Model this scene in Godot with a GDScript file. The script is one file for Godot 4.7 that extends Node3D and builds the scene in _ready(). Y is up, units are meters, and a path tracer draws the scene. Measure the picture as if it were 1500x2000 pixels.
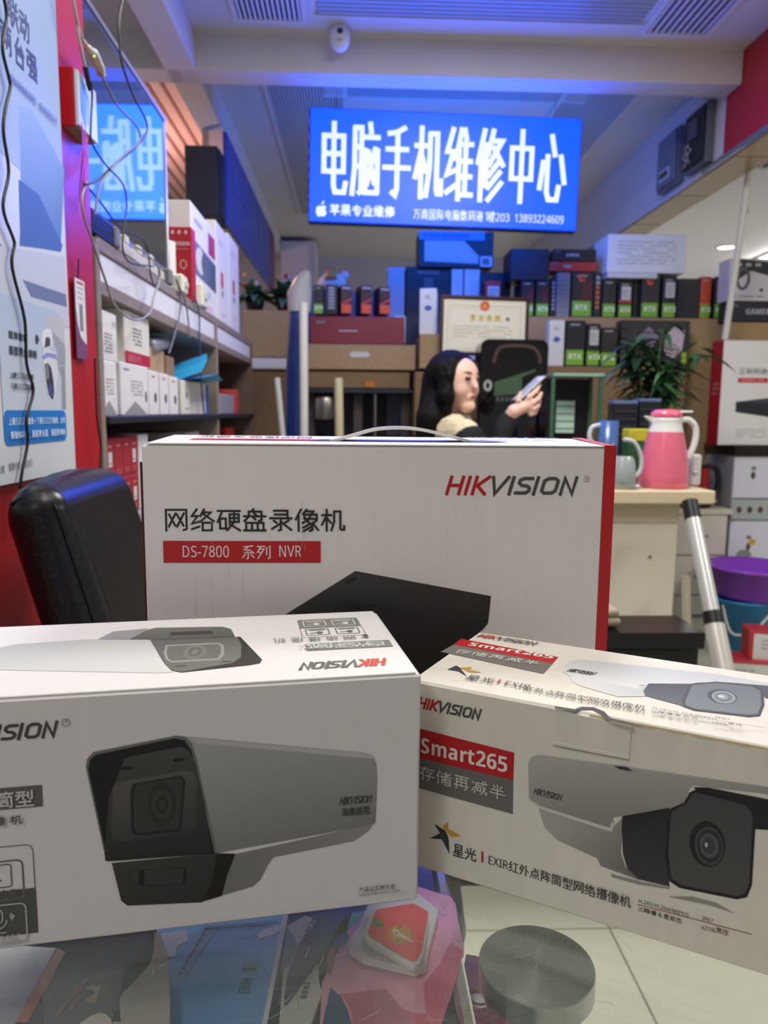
extends Node3D

const GLASS_TOP := 0.85
var mats := {}
var used_names := {}
var rng := RandomNumberGenerator.new()


func _ready() -> void:
	rng.seed = 20240611
	set_camera()
	set_lights()
	build_room()
	build_ceiling_fittings()
	build_sign()
	build_counter()
	build_front_boxes()
	build_left_side()
	build_shelf_stock()
	build_middle()
	build_right_side()
	build_person()
	build_cables()


func set_camera() -> void:
	var cam := Camera3D.new()
	cam.name = "camera"
	cam.position = Vector3(0, 1.15, 0)
	cam.rotation_order = EULER_ORDER_YXZ
	cam.rotation_degrees = Vector3(-7.5, -2.3, 0.5)
	var lens := CameraAttributesPhysical.new()
	lens.frustum_focal_length = 17.76
	lens.frustum_near = 0.02
	lens.frustum_far = 60.0
	lens.exposure_aperture = 7.2
	lens.frustum_focus_distance = 0.53
	cam.attributes = lens
	add_child(cam)
	cam.current = true
	var around := WorldEnvironment.new()
	around.name = "environment"
	var e := Environment.new()
	e.background_mode = Environment.BG_COLOR
	e.background_color = Color(0.02, 0.02, 0.025)
	e.tonemap_mode = Environment.TONE_MAPPER_LINEAR
	e.tonemap_exposure = 0.92
	e.sdfgi_enabled = true
	e.ssao_enabled = true
	e.ssil_enabled = true
	around.environment = e
	add_child(around)


# every ceiling lamp: a square LED panel set in the ceiling and an area light of its size just below it
func set_lights() -> void:
	var spots := [[Vector3(-0.9, 2.69, 0.9), 1.95], [Vector3(0.0, 2.69, -0.6), 1.2], [Vector3(0.5, 2.69, -2.1), 3.8], [Vector3(2.6, 2.45, -1.3), 2.6]]
	for i in spots.size():
		ceiling_panel(spots[i][0], spots[i][1], ["square white ceiling panel lamp behind the counter", "square white ceiling panel lamp above the counter", "square white ceiling panel lamp in the middle of the shop", "square white ceiling panel lamp beyond the opening"][i])
	counter_spots()


# small downlights in a row above the counter
func counter_spots() -> void:
	for i in 3:
		var at: Vector3 = [Vector3(-0.28, 2.69, -1.05), Vector3(0.12, 2.69, -1.3), Vector3(0.5, 2.69, -0.95)][i]
		var t := thing("spot_lamp", ["small round ceiling spot above the counter, nearest the red board", "small round ceiling spot above the counter, middle of three", "small round ceiling spot above the counter, nearest the red header"][i], "lamp", at, 0.0, "small ceiling spots")
		var r := Shape.new()
		r.lathe(Vector3.ZERO, [Vector2(0.034, -0.012), Vector2(0.045, -0.01), Vector2(0.05, 0)], 20)
		part(t, "ring", r, mat("white_plastic"))
		var d := Shape.new()
		d.lathe(Vector3.ZERO, [Vector2(0.034, -0.003), Vector2(0.034, -0.007), Vector2(0, -0.008)], 20)
		part(t, "glowing_disc", d, glow(Color(0.98, 1.0, 0.95), 6.0))
		var l := AreaLight3D.new()
		l.name = "spot_light"
		l.area_size = Vector2(0.06, 0.06)
		l.area_normalize_energy = true
		l.light_energy = 0.2
		l.light_color = Color(1.0, 0.995, 0.975)
		l.shadow_enabled = true
		l.area_range = 9.0
		l.area_attenuation = 2.0
		l.position = at + Vector3(0, -0.015, 0)
		l.rotation_degrees = Vector3(-90, 0, 0)
		add_child(l)


func ceiling_panel(at: Vector3, energy: float, label: String) -> void:
	var t := thing("panel_lamp", label, "lamp", at, 0.0, "square ceiling panel lamps")
	var f := Shape.new()
	for s in [-1, 1]:
		f.box(Vector3(s * 0.295, -0.008, 0), Vector3(0.02, 0.016, 0.61))
		f.box(Vector3(0, -0.008, s * 0.295), Vector3(0.57, 0.016, 0.02))
	part(t, "frame", f, mat("white_paint"))
	var p := Shape.new()
	p.box(Vector3(0, -0.006, 0), Vector3(0.57, 0.008, 0.57))
	part(t, "diffuser", p, glow(Color(1.0, 0.995, 0.975), 1.6))
	var l := AreaLight3D.new()
	l.name = "panel_light"
	l.area_size = Vector2(0.56, 0.56)
	l.area_normalize_energy = true
	l.light_energy = energy
	l.light_color = Color(1.0, 0.995, 0.975)
	l.area_range = 12.0
	l.area_attenuation = 2.0
	l.shadow_enabled = true
	l.position = at + Vector3(0, -0.02, 0)
	l.rotation_degrees = Vector3(-90, 0, 0)
	add_child(l)


const GLYPHS := {
	"电": "15,20 85,20 85,66 15,66 15,20/15,43 85,43/50,3 50,84 56,93 88,93 94,80",
	"脑": "12,8 12,60 4,95/12,8 36,8 36,90 28,93/12,33 36,33/12,58 36,58/66,2 70,14/44,20 98,20/50,36 50,92 94,92/94,36 94,92/60,38 84,80/86,34 56,82",
	"手": "78,6 50,12 20,14/14,34 88,34/4,58 96,58/52,12 52,86 46,94 34,90",
	"机": "4,28 46,28/25,4 25,96/25,32 4,70/26,40 44,62/56,12 56,55 44,94/56,12 82,12 82,84 86,90 98,90 98,72",
	"维": "26,4 6,34 28,34 6,64 36,58/4,88 38,78/56,4 38,44/48,30 48,97/66,4 74,18/46,24 96,24/72,24 72,88/48,46 94,46/48,66 94,66/46,90 98,90",
	"修": "26,4 4,48/16,32 16,97/34,22 34,78/58,4 40,36/54,18 90,18 44,50/60,26 96,50/82,44 44,64/86,58 42,80/92,72 44,96",
	"中": "14,26 86,26 86,66 14,66 14,26/50,3 50,97",
	"心": "16,42 6,78/32,34 32,82 40,92 70,92 76,74/44,8 58,34/80,34 96,70",
	"苹": "6,16 94,16/32,4 32,26/68,4 68,26/14,38 86,38/30,46 36,60/70,46 64,60/4,66 96,66/50,38 50,97",
	"果": "18,8 82,8 82,48 18,48 18,8/18,28 82,28/50,8 50,97/4,62 96,62/48,62 8,92/52,62 94,92",
	"专": "14,22 86,22/4,44 96,44/48,4 36,66 80,66 60,92/36,80 64,97",
	"业": "36,6 36,90/64,6 64,90/10,28 22,70/90,28 78,70/4,92 96,92",
	"万": "6,14 94,14/38,14 36,48 8,94/36,42 84,42 78,86 70,92 56,88",
	"商": "50,2 50,14/4,16 96,16/32,20 38,32/68,20 62,32/12,36 12,97/12,36 88,36 88,92 78,94/42,44 28,58/58,44 72,58/32,64 68,64 68,84 32,84 32,64",
	"国": "10,8 90,8 90,94 10,94 10,8/26,28 74,28/30,50 70,50/22,76 78,76/50,28 50,76/60,58 68,66",
	"际": "10,6 10,97/10,6 36,6 22,36 36,56 30,68 18,68/46,16 90,16/38,40 98,40/68,40 68,90 58,92/52,56 40,84/82,56 96,84",
	"数": "28,4 28,52/4,28 52,28/10,8 18,20/46,8 38,20/28,28 6,48/28,28 50,46/20,54 44,94/4,68 54,68/44,68 6,96/66,4 54,44/62,24 98,24/86,24 50,96/62,34 98,96",
	"码": "4,12 46,12/26,12 6,60/16,46 16,86/16,46 42,46 42,84 16,84/56,10 92,10 88,50/62,10 58,50 96,50 90,92 78,94/52,70 82,70",
	"港": "8,8 20,18/4,36 16,44/6,92 20,60/32,20 96,20/28,42 98,42/48,6 48,42/78,6 78,42/46,42 28,66/80,42 98,64/46,56 78,56 78,72 46,72/46,56 46,92 88,92 90,80",
	"楼": "2,28 40,28/22,4 22,97/22,34 2,72/24,40 38,58/70,4 70,46/44,24 98,24/54,8 60,18/88,8 80,18/70,26 46,46/70,26 94,46/42,64 98,64/64,50 52,82 88,97/86,64 48,97",
	"网": "8,8 8,97/8,8 92,8 92,88 78,94/20,26 46,76/48,22 18,80/52,26 80,76/82,22 52,80",
	"络": "28,4 6,34 30,34 6,66 36,58/4,90 38,78/58,4 40,36/54,18 86,18 40,58/52,24 98,56/50,62 88,62 88,94 50,94 50,62",
	"硬": "4,12 42,12/24,12 4,60/14,44 14,88/14,44 38,44 38,86 14,86/46,12 98,12/54,26 92,26 92,58 54,58 54,26/54,42 92,42/73,12 73,58 42,95/52,66 98,95",
	"盘": "46,2 38,14/26,14 26,34 6,56/26,14 78,14 78,50 66,54/4,34 96,34/46,20 56,28/44,40 54,48/14,62 86,62 86,94/14,62 14,94/38,62 38,94/62,62 62,94/4,94 96,94",
	"录": "20,10 78,10 78,42/24,26 78,26/4,42 96,42/50,42 50,90 40,94/20,52 34,62/46,66 12,88/84,50 58,66/54,60 94,92",
	"像": "26,4 4,48/16,32 16,97/50,4 34,24/48,12 78,12 66,26/40,26 92,26 92,44 40,44 40,26/66,26 60,44/62,44 32,62/54,56 72,70 74,90 62,96/66,64 34,82/72,76 36,97/92,50 72,64/74,62 98,92",
	"系": "82,6 20,14/48,16 24,34 62,34 26,56 84,52/68,40 90,58/50,54 50,92 40,95/30,66 12,88/68,66 90,86",
	"列": "6,10 58,10/30,10 6,54/26,28 52,28 10,94/18,46 34,60/70,16 70,68/92,6 92,88 80,94",
	"存": "6,16 94,16/40,4 6,60/22,42 22,97/42,36 84,36 64,52/64,52 64,88 52,95/36,64 98,64",
	"储": "20,4 4,44/12,30 12,97/28,14 34,22/26,40 38,40 38,84 46,76/48,20 78,20/62,4 62,38/42,38 98,38/92,8 44,64/58,56 90,56 90,94 58,94 58,56/58,75 90,75",
	"再": "6,8 94,8/18,26 18,97/18,26 82,26 82,90 72,94/50,8 50,70/18,46 82,46/4,70 96,70",
	"减": "6,18 16,30/4,84 20,54/28,22 98,22/32,22 28,70 20,94/38,38 62,38/40,52 60,52 60,74 40,74 40,52/72,4 76,56 94,92 98,76/92,42 62,96/84,4 92,14",
	"半": "26,10 34,28/76,10 66,28/14,40 86,40/4,62 96,62/50,3 50,97",
	"星": "22,6 78,6 78,44 22,44 22,6/22,25 78,25/28,50 10,72/22,60 88,60/16,76 84,76/50,46 50,94/4,94 96,94",
	"光": "50,3 50,42/18,12 30,34/84,10 70,34/4,44 96,44/36,44 32,70 6,96/62,44 62,84 68,92 92,92 96,74",
	"红": "28,4 6,34 30,34 6,64 36,58/4,90 38,78/46,16 94,16/70,16 70,88/40,90 98,90",
	"外": "28,4 6,50/24,22 48,22 10,96/16,42 36,60/68,3 68,97/68,36 94,58",
	"点": "50,4 50,34/50,18 86,18/20,36 80,36 80,64 20,64 20,36/16,76 6,94/36,76 40,92/58,76 64,92/80,76 94,94",
	"阵": "10,6 10,97/10,6 36,6 22,36 36,58 28,68 18,66/44,18 96,18/62,4 48,48 94,48/38,70 98,70/70,32 70,97",
	"筒": "22,2 6,26/14,12 46,12/30,12 36,24/62,2 50,24/58,12 98,12/74,12 80,24/12,34 12,97/12,34 88,34 88,90 78,95/32,50 68,50/32,64 68,64 68,84 32,84 32,64",
	"型": "8,10 54,10/4,30 58,30/22,10 20,40 8,54/42,10 42,54/70,12 70,44/90,4 90,50 80,54/20,70 82,70/50,56 50,94/4,94 96,94",
	"摄": "4,26 34,26/20,4 20,88 8,92/4,62 36,50/38,8 98,8/48,8 48,46/84,8 84,54/48,20 84,20/48,32 84,32/36,48 98,42/40,60 64,60 38,96/42,70 64,94/70,60 94,60 66,96/72,70 98,94",
	"人": "50,4 46,44 6,96/48,36 94,96",
	"形": "6,10 58,10/4,44 60,44/22,10 20,50 6,96/44,10 44,96/92,6 62,32/94,34 62,62/96,64 58,96",
	"检": "2,28 38,28/22,4 22,97/22,34 2,72/24,40 36,56/66,4 38,42/66,4 98,42/52,42 84,42/48,56 54,78/68,52 72,74/90,54 80,82/42,92 98,92",
	"测": "8,10 18,20/4,36 14,44/6,92 18,60/28,10 28,68/28,10 58,10 58,68/43,22 43,60 26,96/46,74 58,94/72,14 72,72/92,4 92,88 82,94",
	"内": "12,24 12,97/12,24 88,24 88,88 76,94/50,4 50,36 24,74/52,42 78,72",
	"置": "14,6 86,6 86,24 14,24 14,6/38,6 38,24/62,6 62,24/6,36 94,36/50,26 50,48/24,48 76,48 76,92/24,48 24,92/24,62 76,62/24,76 76,76/4,94 96,94",
	"产": "50,2 50,14/10,16 90,16/28,24 36,38/72,24 62,38/14,42 94,42/16,42 14,68 4,96",
	"品": "28,6 72,6 72,42 28,42 28,6/6,54 44,54 44,94 6,94 6,54/56,54 94,54 94,94 56,94 56,54",
	"以": "16,8 16,82 42,64/42,14 54,38/80,8 76,56 38,96/70,66 92,96",
	"实": "48,2 52,12/8,16 92,16 88,32/8,16 8,32/28,30 40,40/20,46 32,56/4,66 96,66/58,26 54,68 10,96/62,74 92,94",
	"物": "10,14 4,38/6,30 42,30/24,4 24,97/2,66 44,54/56,4 42,42/50,22 94,22 88,90 74,94/66,24 44,66/80,24 48,90",
	"为": "24,6 36,20/6,32 88,32 82,88 68,94/48,4 44,44 10,96/52,52 64,68",
	"准": "6,12 18,26/4,88 20,54/44,4 26,48/38,30 38,97/62,4 70,18/36,26 94,26/66,26 66,90/38,46 92,46/38,66 92,66/38,90 98,90",
	"海": "8,8 20,18/4,36 16,44/6,92 20,60/42,4 28,34/38,18 96,18/42,32 36,82 88,82/42,32 88,32 84,92 72,94/26,58 98,58/58,38 66,50/56,64 64,76",
	"康": "50,2 50,12/10,14 96,14/14,14 12,60 2,96/28,28 80,28 80,54/20,41 96,41/28,54 80,54/52,20 52,90 42,95/28,64 36,72/44,76 22,90/86,58 58,72/58,66 92,92",
	"威": "10,18 96,18/14,18 12,60 2,96/24,34 58,34/40,42 28,70 54,90/52,56 22,92/20,58 60,58/66,4 72,60 92,94 98,76/92,38 62,94/80,4 90,12",
	"视": "20,2 26,14/4,20 40,20 6,62/24,44 24,97/28,48 42,64/52,8 90,8 90,60/52,8 52,60/72,20 68,60 44,95/76,58 76,86 82,92 96,92 98,78",
	"白": "50,2 38,20/16,22 84,22 84,94 16,94 16,22/16,56 84,56",
	"全": "50,4 6,46/50,4 94,46/26,46 74,46/24,68 76,68/4,92 96,92/50,46 50,92",
	"彩": "56,4 8,14/14,22 22,34/34,20 38,32/56,18 48,34/4,46 60,46/32,36 32,97/32,48 6,82/34,50 56,76/92,6 64,30/94,34 64,60/96,64 60,96",
	"降": "10,6 10,97/10,6 36,6 22,36 36,58 28,68 18,66/60,4 42,30/56,14 88,14 42,48/54,22 98,48/48,56 94,56/40,74 98,74/70,44 70,97/52,56 52,74",
	"噪": "4,20 30,20 30,74 4,74 4,20/50,6 82,6 82,24 50,24 50,6/38,32 60,32 60,50 38,50 38,32/70,32 94,32 94,50 70,50 70,32/34,62 98,62/66,52 66,97/64,64 38,92/68,64 96,92",
	"宽": "48,2 52,12/8,16 92,16 90,30/8,16 8,30/14,34 86,34/34,24 34,44/66,24 66,44/24,50 76,50 76,78/24,50 24,78/50,56 46,78 10,97/56,76 56,88 62,94 90,94 94,82",
	"动": "8,14 46,14/4,36 50,36/26,36 10,78 44,74/36,60 48,84/48,28 92,28 86,88 72,94/70,4 66,50 42,96",
	"态": "6,18 94,18/50,4 44,22 8,58/52,22 94,56/44,34 56,44/16,66 8,88/34,62 34,84 40,92 68,92 74,80/50,60 60,72/82,64 96,84",
	"压": "10,8 96,8/14,8 12,60 2,96/26,40 90,40/58,20 58,90/18,92 98,92/72,60 82,72",
	"联": "4,8 46,8/12,8 12,70/36,8 36,97/12,28 36,28/12,48 36,48/2,74 46,64/58,6 64,20/90,6 80,22/52,28 96,28/48,52 98,52/74,28 70,56 46,96/76,54 98,96",
	"两": "4,8 96,8/12,28 12,97/12,28 88,28 88,90 76,95/36,8 34,50 18,80/34,46 46,64/64,8 64,50 52,80/66,46 78,64",
	"台": "46,4 16,42 82,40/66,24 92,52/20,56 80,56 80,94 20,94 20,56",
	"强": "6,10 36,10 36,32 10,32 6,58 38,58 32,90 18,94/52,8 90,8 90,30 52,30 52,8/46,42 96,42 96,66 46,66 46,42/71,32 71,90/42,90 94,86/84,74 97,94",
	"超": "6,18 46,18/2,38 50,38/26,4 26,84/26,60 46,60/12,50 12,70 2,96/10,78 40,92 98,92/54,10 92,10 88,40 78,42/70,10 50,46/58,54 90,54 90,78 58,78 58,54",
	"清": "8,8 20,18/4,36 16,44/6,92 20,60/34,14 96,14/38,28 92,28/30,42 98,42/64,4 64,42/42,54 42,97/42,54 88,54 88,90 78,94/42,66 88,66/42,78 88,78",
	"素": "12,14 88,14/18,28 82,28/4,42 96,42/50,3 50,42/44,46 26,60 60,58/66,48 22,74 84,70/68,62 86,76/50,72 50,96/30,78 12,94/70,78 90,92",
	"画": "6,8 94,8/28,24 72,24 72,72 28,72 28,24/28,48 72,48/50,8 50,72/10,30 10,92 90,92/90,30 90,97",
	"面": "4,8 96,8/48,8 42,28/12,28 88,28 88,94 12,94 12,28/36,28 36,94/64,28 64,94/36,50 64,50/36,70 64,70",
	"更": "6,8 94,8/18,24 82,24 82,60 18,60 18,24/18,42 82,42/50,8 48,66 8,96/26,66 94,96",
	"晰": "6,14 32,14 32,78 6,78 6,14/6,46 32,46/36,30 64,30/50,6 50,97/50,34 36,70/52,40 64,56/92,6 70,14/70,14 70,56 60,96/70,42 98,42/86,42 86,97",
	"上": "48,6 48,90/48,42 84,42/4,90 96,90",
	"下": "4,10 96,10/48,10 48,97/52,34 82,54",
	"公": "34,8 6,50/62,6 94,48/46,44 18,86 78,82/64,62 86,94",
	"司": "10,8 86,8 86,86 72,94/6,30 68,30/18,48 62,48 62,80 18,80 18,48",
	"股": "12,8 12,60 4,96/12,8 36,8 36,90 28,93/12,33 36,33/12,58 36,58/54,8 54,28 44,44/54,8 82,8 82,36 96,38/46,52 88,52 46,96/54,60 96,95",
	"票": "6,8 94,8/16,22 84,22 84,44 16,44 16,22/38,8 38,44/62,8 62,44/18,56 82,56/4,70 96,70/50,70 50,96/28,78 12,92/72,78 90,92",
	"代": "28,4 4,50/18,34 18,97/36,36 96,28/58,6 66,56 88,94 96,76/78,6 90,18",
	"营": "6,14 94,14/32,4 32,24/68,4 68,24/10,42 10,30 90,30 90,42/30,42 70,42 70,58 30,58 30,42/18,68 82,68 82,95 18,95 18,68",
	"执": "4,26 40,26/22,4 22,88 10,92/4,60 40,50/44,26 82,26 82,84 88,92 98,78/62,4 58,56 38,96/46,46 66,66",
	"照": "8,8 36,8 36,64 8,64 8,8/8,36 36,36/46,10 94,10 88,34 78,36/64,10 46,38/50,42 90,42 90,66 50,66 50,42/14,76 6,94/38,76 42,92/62,76 66,92/84,76 95,94",
	"互": "6,8 94,8/36,8 26,64 76,64/30,38 82,38 70,92/4,92 96,92",
	"大": "6,34 94,34/50,4 46,44 6,96/52,40 94,96",
	"厂": "12,10 94,10/16,10 14,60 4,96",
	"责": "12,10 88,10/18,22 82,22/6,36 94,36/50,3 50,36/24,46 24,76/24,46 76,46 76,76/50,54 46,76 14,96/58,80 90,96",
	"任": "28,4 4,50/18,34 18,97/88,8 40,18/64,14 64,90/32,50 98,50/38,90 94,90",
	"桢": "2,28 38,28/22,4 22,97/22,34 2,72/24,40 36,56/66,4 66,32/66,18 94,18/48,34 88,34 88,76/48,34 48,76/68,44 64,74 40,97/74,78 96,96",
	"田": "12,12 88,12 88,90 12,90 12,12/12,51 88,51/50,12 50,90",
	"0": "30,8 70,8 82,24 82,78 70,92 30,92 18,78 18,24 30,8",
	"5": "78,8 26,8 22,46 66,44 80,58 80,78 66,92 20,90",
	"+": "50,20 50,80/20,50 80,50",
	",": "46,84 40,98",
}


# ---------------------------------------------------------------- nodes and materials

func numbered(called: String) -> String:
	var n: int = used_names.get(called, -1) + 1
	used_names[called] = n
	return called if n == 0 else "%s_%03d" % [called, n]


func thing(called: String, label: String, category: String, at := Vector3.ZERO, turn := 0.0, group := "") -> Node3D:
	var o := Node3D.new()
	o.name = numbered(called)
	add_child(o)
	o.position = at
	o.rotation_degrees.y = turn
	o.set_meta("label", label)
	o.set_meta("category", category)
	if group:
		o.set_meta("group", group)
	return o


func structure(called: String, at := Vector3.ZERO) -> Node3D:
	var o := Node3D.new()
	o.name = numbered(called)
	o.set_meta("kind", "structure")
	o.position = at
	add_child(o)
	return o


func part(parent: Node3D, called: String, shape: Shape, material: Material, label := "") -> MeshInstance3D:
	var o := MeshInstance3D.new()
	o.name = called
	o.mesh = shape.commit()
	o.material_override = material
	parent.add_child(o, true)
	if label:
		o.set_meta("label", label)
	return o


func copy_of(o: Node3D, at: Vector3, turn: float, label: String) -> Node3D:
	var base: String = o.name
	var c: Node3D = o.duplicate()
	c.name = numbered(base)
	add_child(c)
	c.position = at
	c.rotation_degrees.y = turn
	c.set_meta("label", label)
	return c


func plain(color: Color, rough := 0.6, metal := 0.0, spec := 0.5) -> StandardMaterial3D:
	var key := "%s/%.3f/%.2f/%.2f" % [color.to_html(), rough, metal, spec]
	if not mats.has(key):
		var m := StandardMaterial3D.new()
		m.albedo_color = color
		m.roughness = rough
		m.metallic = metal
		m.metallic_specular = spec
		mats[key] = m
	return mats[key]


func flat2(a: Array) -> Array:
	var out := []
	for i in range(0, a.size(), 2):
		out.append(Vector2(a[i], a[i + 1]))
	return out


func flat3(a: Array) -> Array:
	var out := []
	for i in range(0, a.size(), 3):
		out.append(Vector3(a[i], a[i + 1], a[i + 2]))
	return out


func rgb8(r: int, g: int, b: int) -> Color:
	return Color(r / 255.0, g / 255.0, b / 255.0)


func glow(color: Color, energy: float, base := Color(0.8, 0.8, 0.8)) -> StandardMaterial3D:
	var key := "glow%s/%.2f" % [color.to_html(), energy]
	if not mats.has(key):
		var m := StandardMaterial3D.new()
		m.albedo_color = base
		m.roughness = 0.5
		m.emission_enabled = true
		m.emission = color
		m.emission_energy_multiplier = energy
		mats[key] = m
	return mats[key]


func noise_texture(frequency: float, low: Color, high: Color, octaves := 4, stretch := false) -> NoiseTexture2D:
	var n := FastNoiseLite.new()
	n.seed = 7
	n.frequency = frequency
	n.fractal_octaves = octaves
	if stretch:
		n.noise_type = FastNoiseLite.TYPE_VALUE
	var t := NoiseTexture2D.new()
	t.width = 512
	t.height = 512
	t.seamless = true
	t.noise = n
	var r := Gradient.new()
	r.set_color(0, low)
	r.set_color(1, high)
	t.color_ramp = r
	return t


func grained(key: String, color: Color, spread: float, scale: Vector3, frequency: float, rough: float, spec := 0.5) -> StandardMaterial3D:
	if not mats.has(key):
		var m := StandardMaterial3D.new()
		m.albedo_texture = noise_texture(frequency, color.darkened(spread), color.lightened(spread * 0.6))
		m.uv1_triplanar = true
		m.uv1_scale = scale
		m.roughness = rough
		m.metallic_specular = spec
		mats[key] = m
	return mats[key]


func mat(called: String) -> StandardMaterial3D:
	match called:
		"white_paint": return grained("white_paint", rgb8(214, 212, 208), 0.03, Vector3.ONE * 0.5, 0.01, 0.7)
		"carton": return grained("carton", rgb8(232, 228, 226), 0.014, Vector3(9, 1.2, 9), 0.02, 0.5)
		"cream_carton": return grained("cream_carton", rgb8(230, 225, 212), 0.035, Vector3(6, 2, 6), 0.02, 0.5)
		"kraft": return grained("kraft", rgb8(176, 146, 106), 0.08, Vector3(3, 3, 3), 0.03, 0.85)
		"dark_kraft": return grained("dark_kraft", rgb8(140, 112, 78), 0.1, Vector3(3, 3, 3), 0.03, 0.85)
		"wood_edge": return grained("wood_edge", rgb8(142, 128, 116), 0.12, Vector3(1, 14, 1), 0.03, 0.6)
		"dark_wood": return grained("dark_wood", rgb8(96, 74, 64), 0.14, Vector3(1, 10, 1), 0.03, 0.6)
		"tile": return grained("tile", rgb8(202, 202, 180), 0.03, Vector3.ONE * 0.7, 0.012, 0.22)
		"grout": return plain(rgb8(150, 146, 130), 0.9)
		"red_paint": return plain(rgb8(178, 20, 32), 0.35)
		"leather": return grained("leather", rgb8(8, 8, 10), 0.25, Vector3.ONE * 5, 0.06, 0.3, 0.36)
		"steel": return plain(rgb8(190, 192, 192), 0.22, 1.0)
		"chrome": return plain(rgb8(210, 212, 215), 0.08, 1.0)
		"black_plastic": return plain(rgb8(20, 20, 22), 0.4)
		"black_gloss": return plain(rgb8(8, 8, 10), 0.06, 0.0, 0.6)
		"white_plastic": return plain(rgb8(228, 228, 224), 0.4)
		"grey_plastic": return plain(rgb8(120, 120, 122), 0.5)
		"ink": 
			if not mats.has("ink"):
				var m := StandardMaterial3D.new()
				m.vertex_color_use_as_albedo = true
				m.roughness = 0.5
				mats["ink"] = m
			return mats["ink"]
		"glass":
			if not mats.has("glass"):
				var m := StandardMaterial3D.new()
				m.transparency = BaseMaterial3D.TRANSPARENCY_ALPHA
				m.albedo_color = Color(0.82, 0.9, 0.86, 0.04)
				m.roughness = 0.02
				mats["glass"] = m
			return mats["glass"]
	return plain(Color(0.6, 0.6, 0.6))


# ---------------------------------------------------------------- shapes

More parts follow.
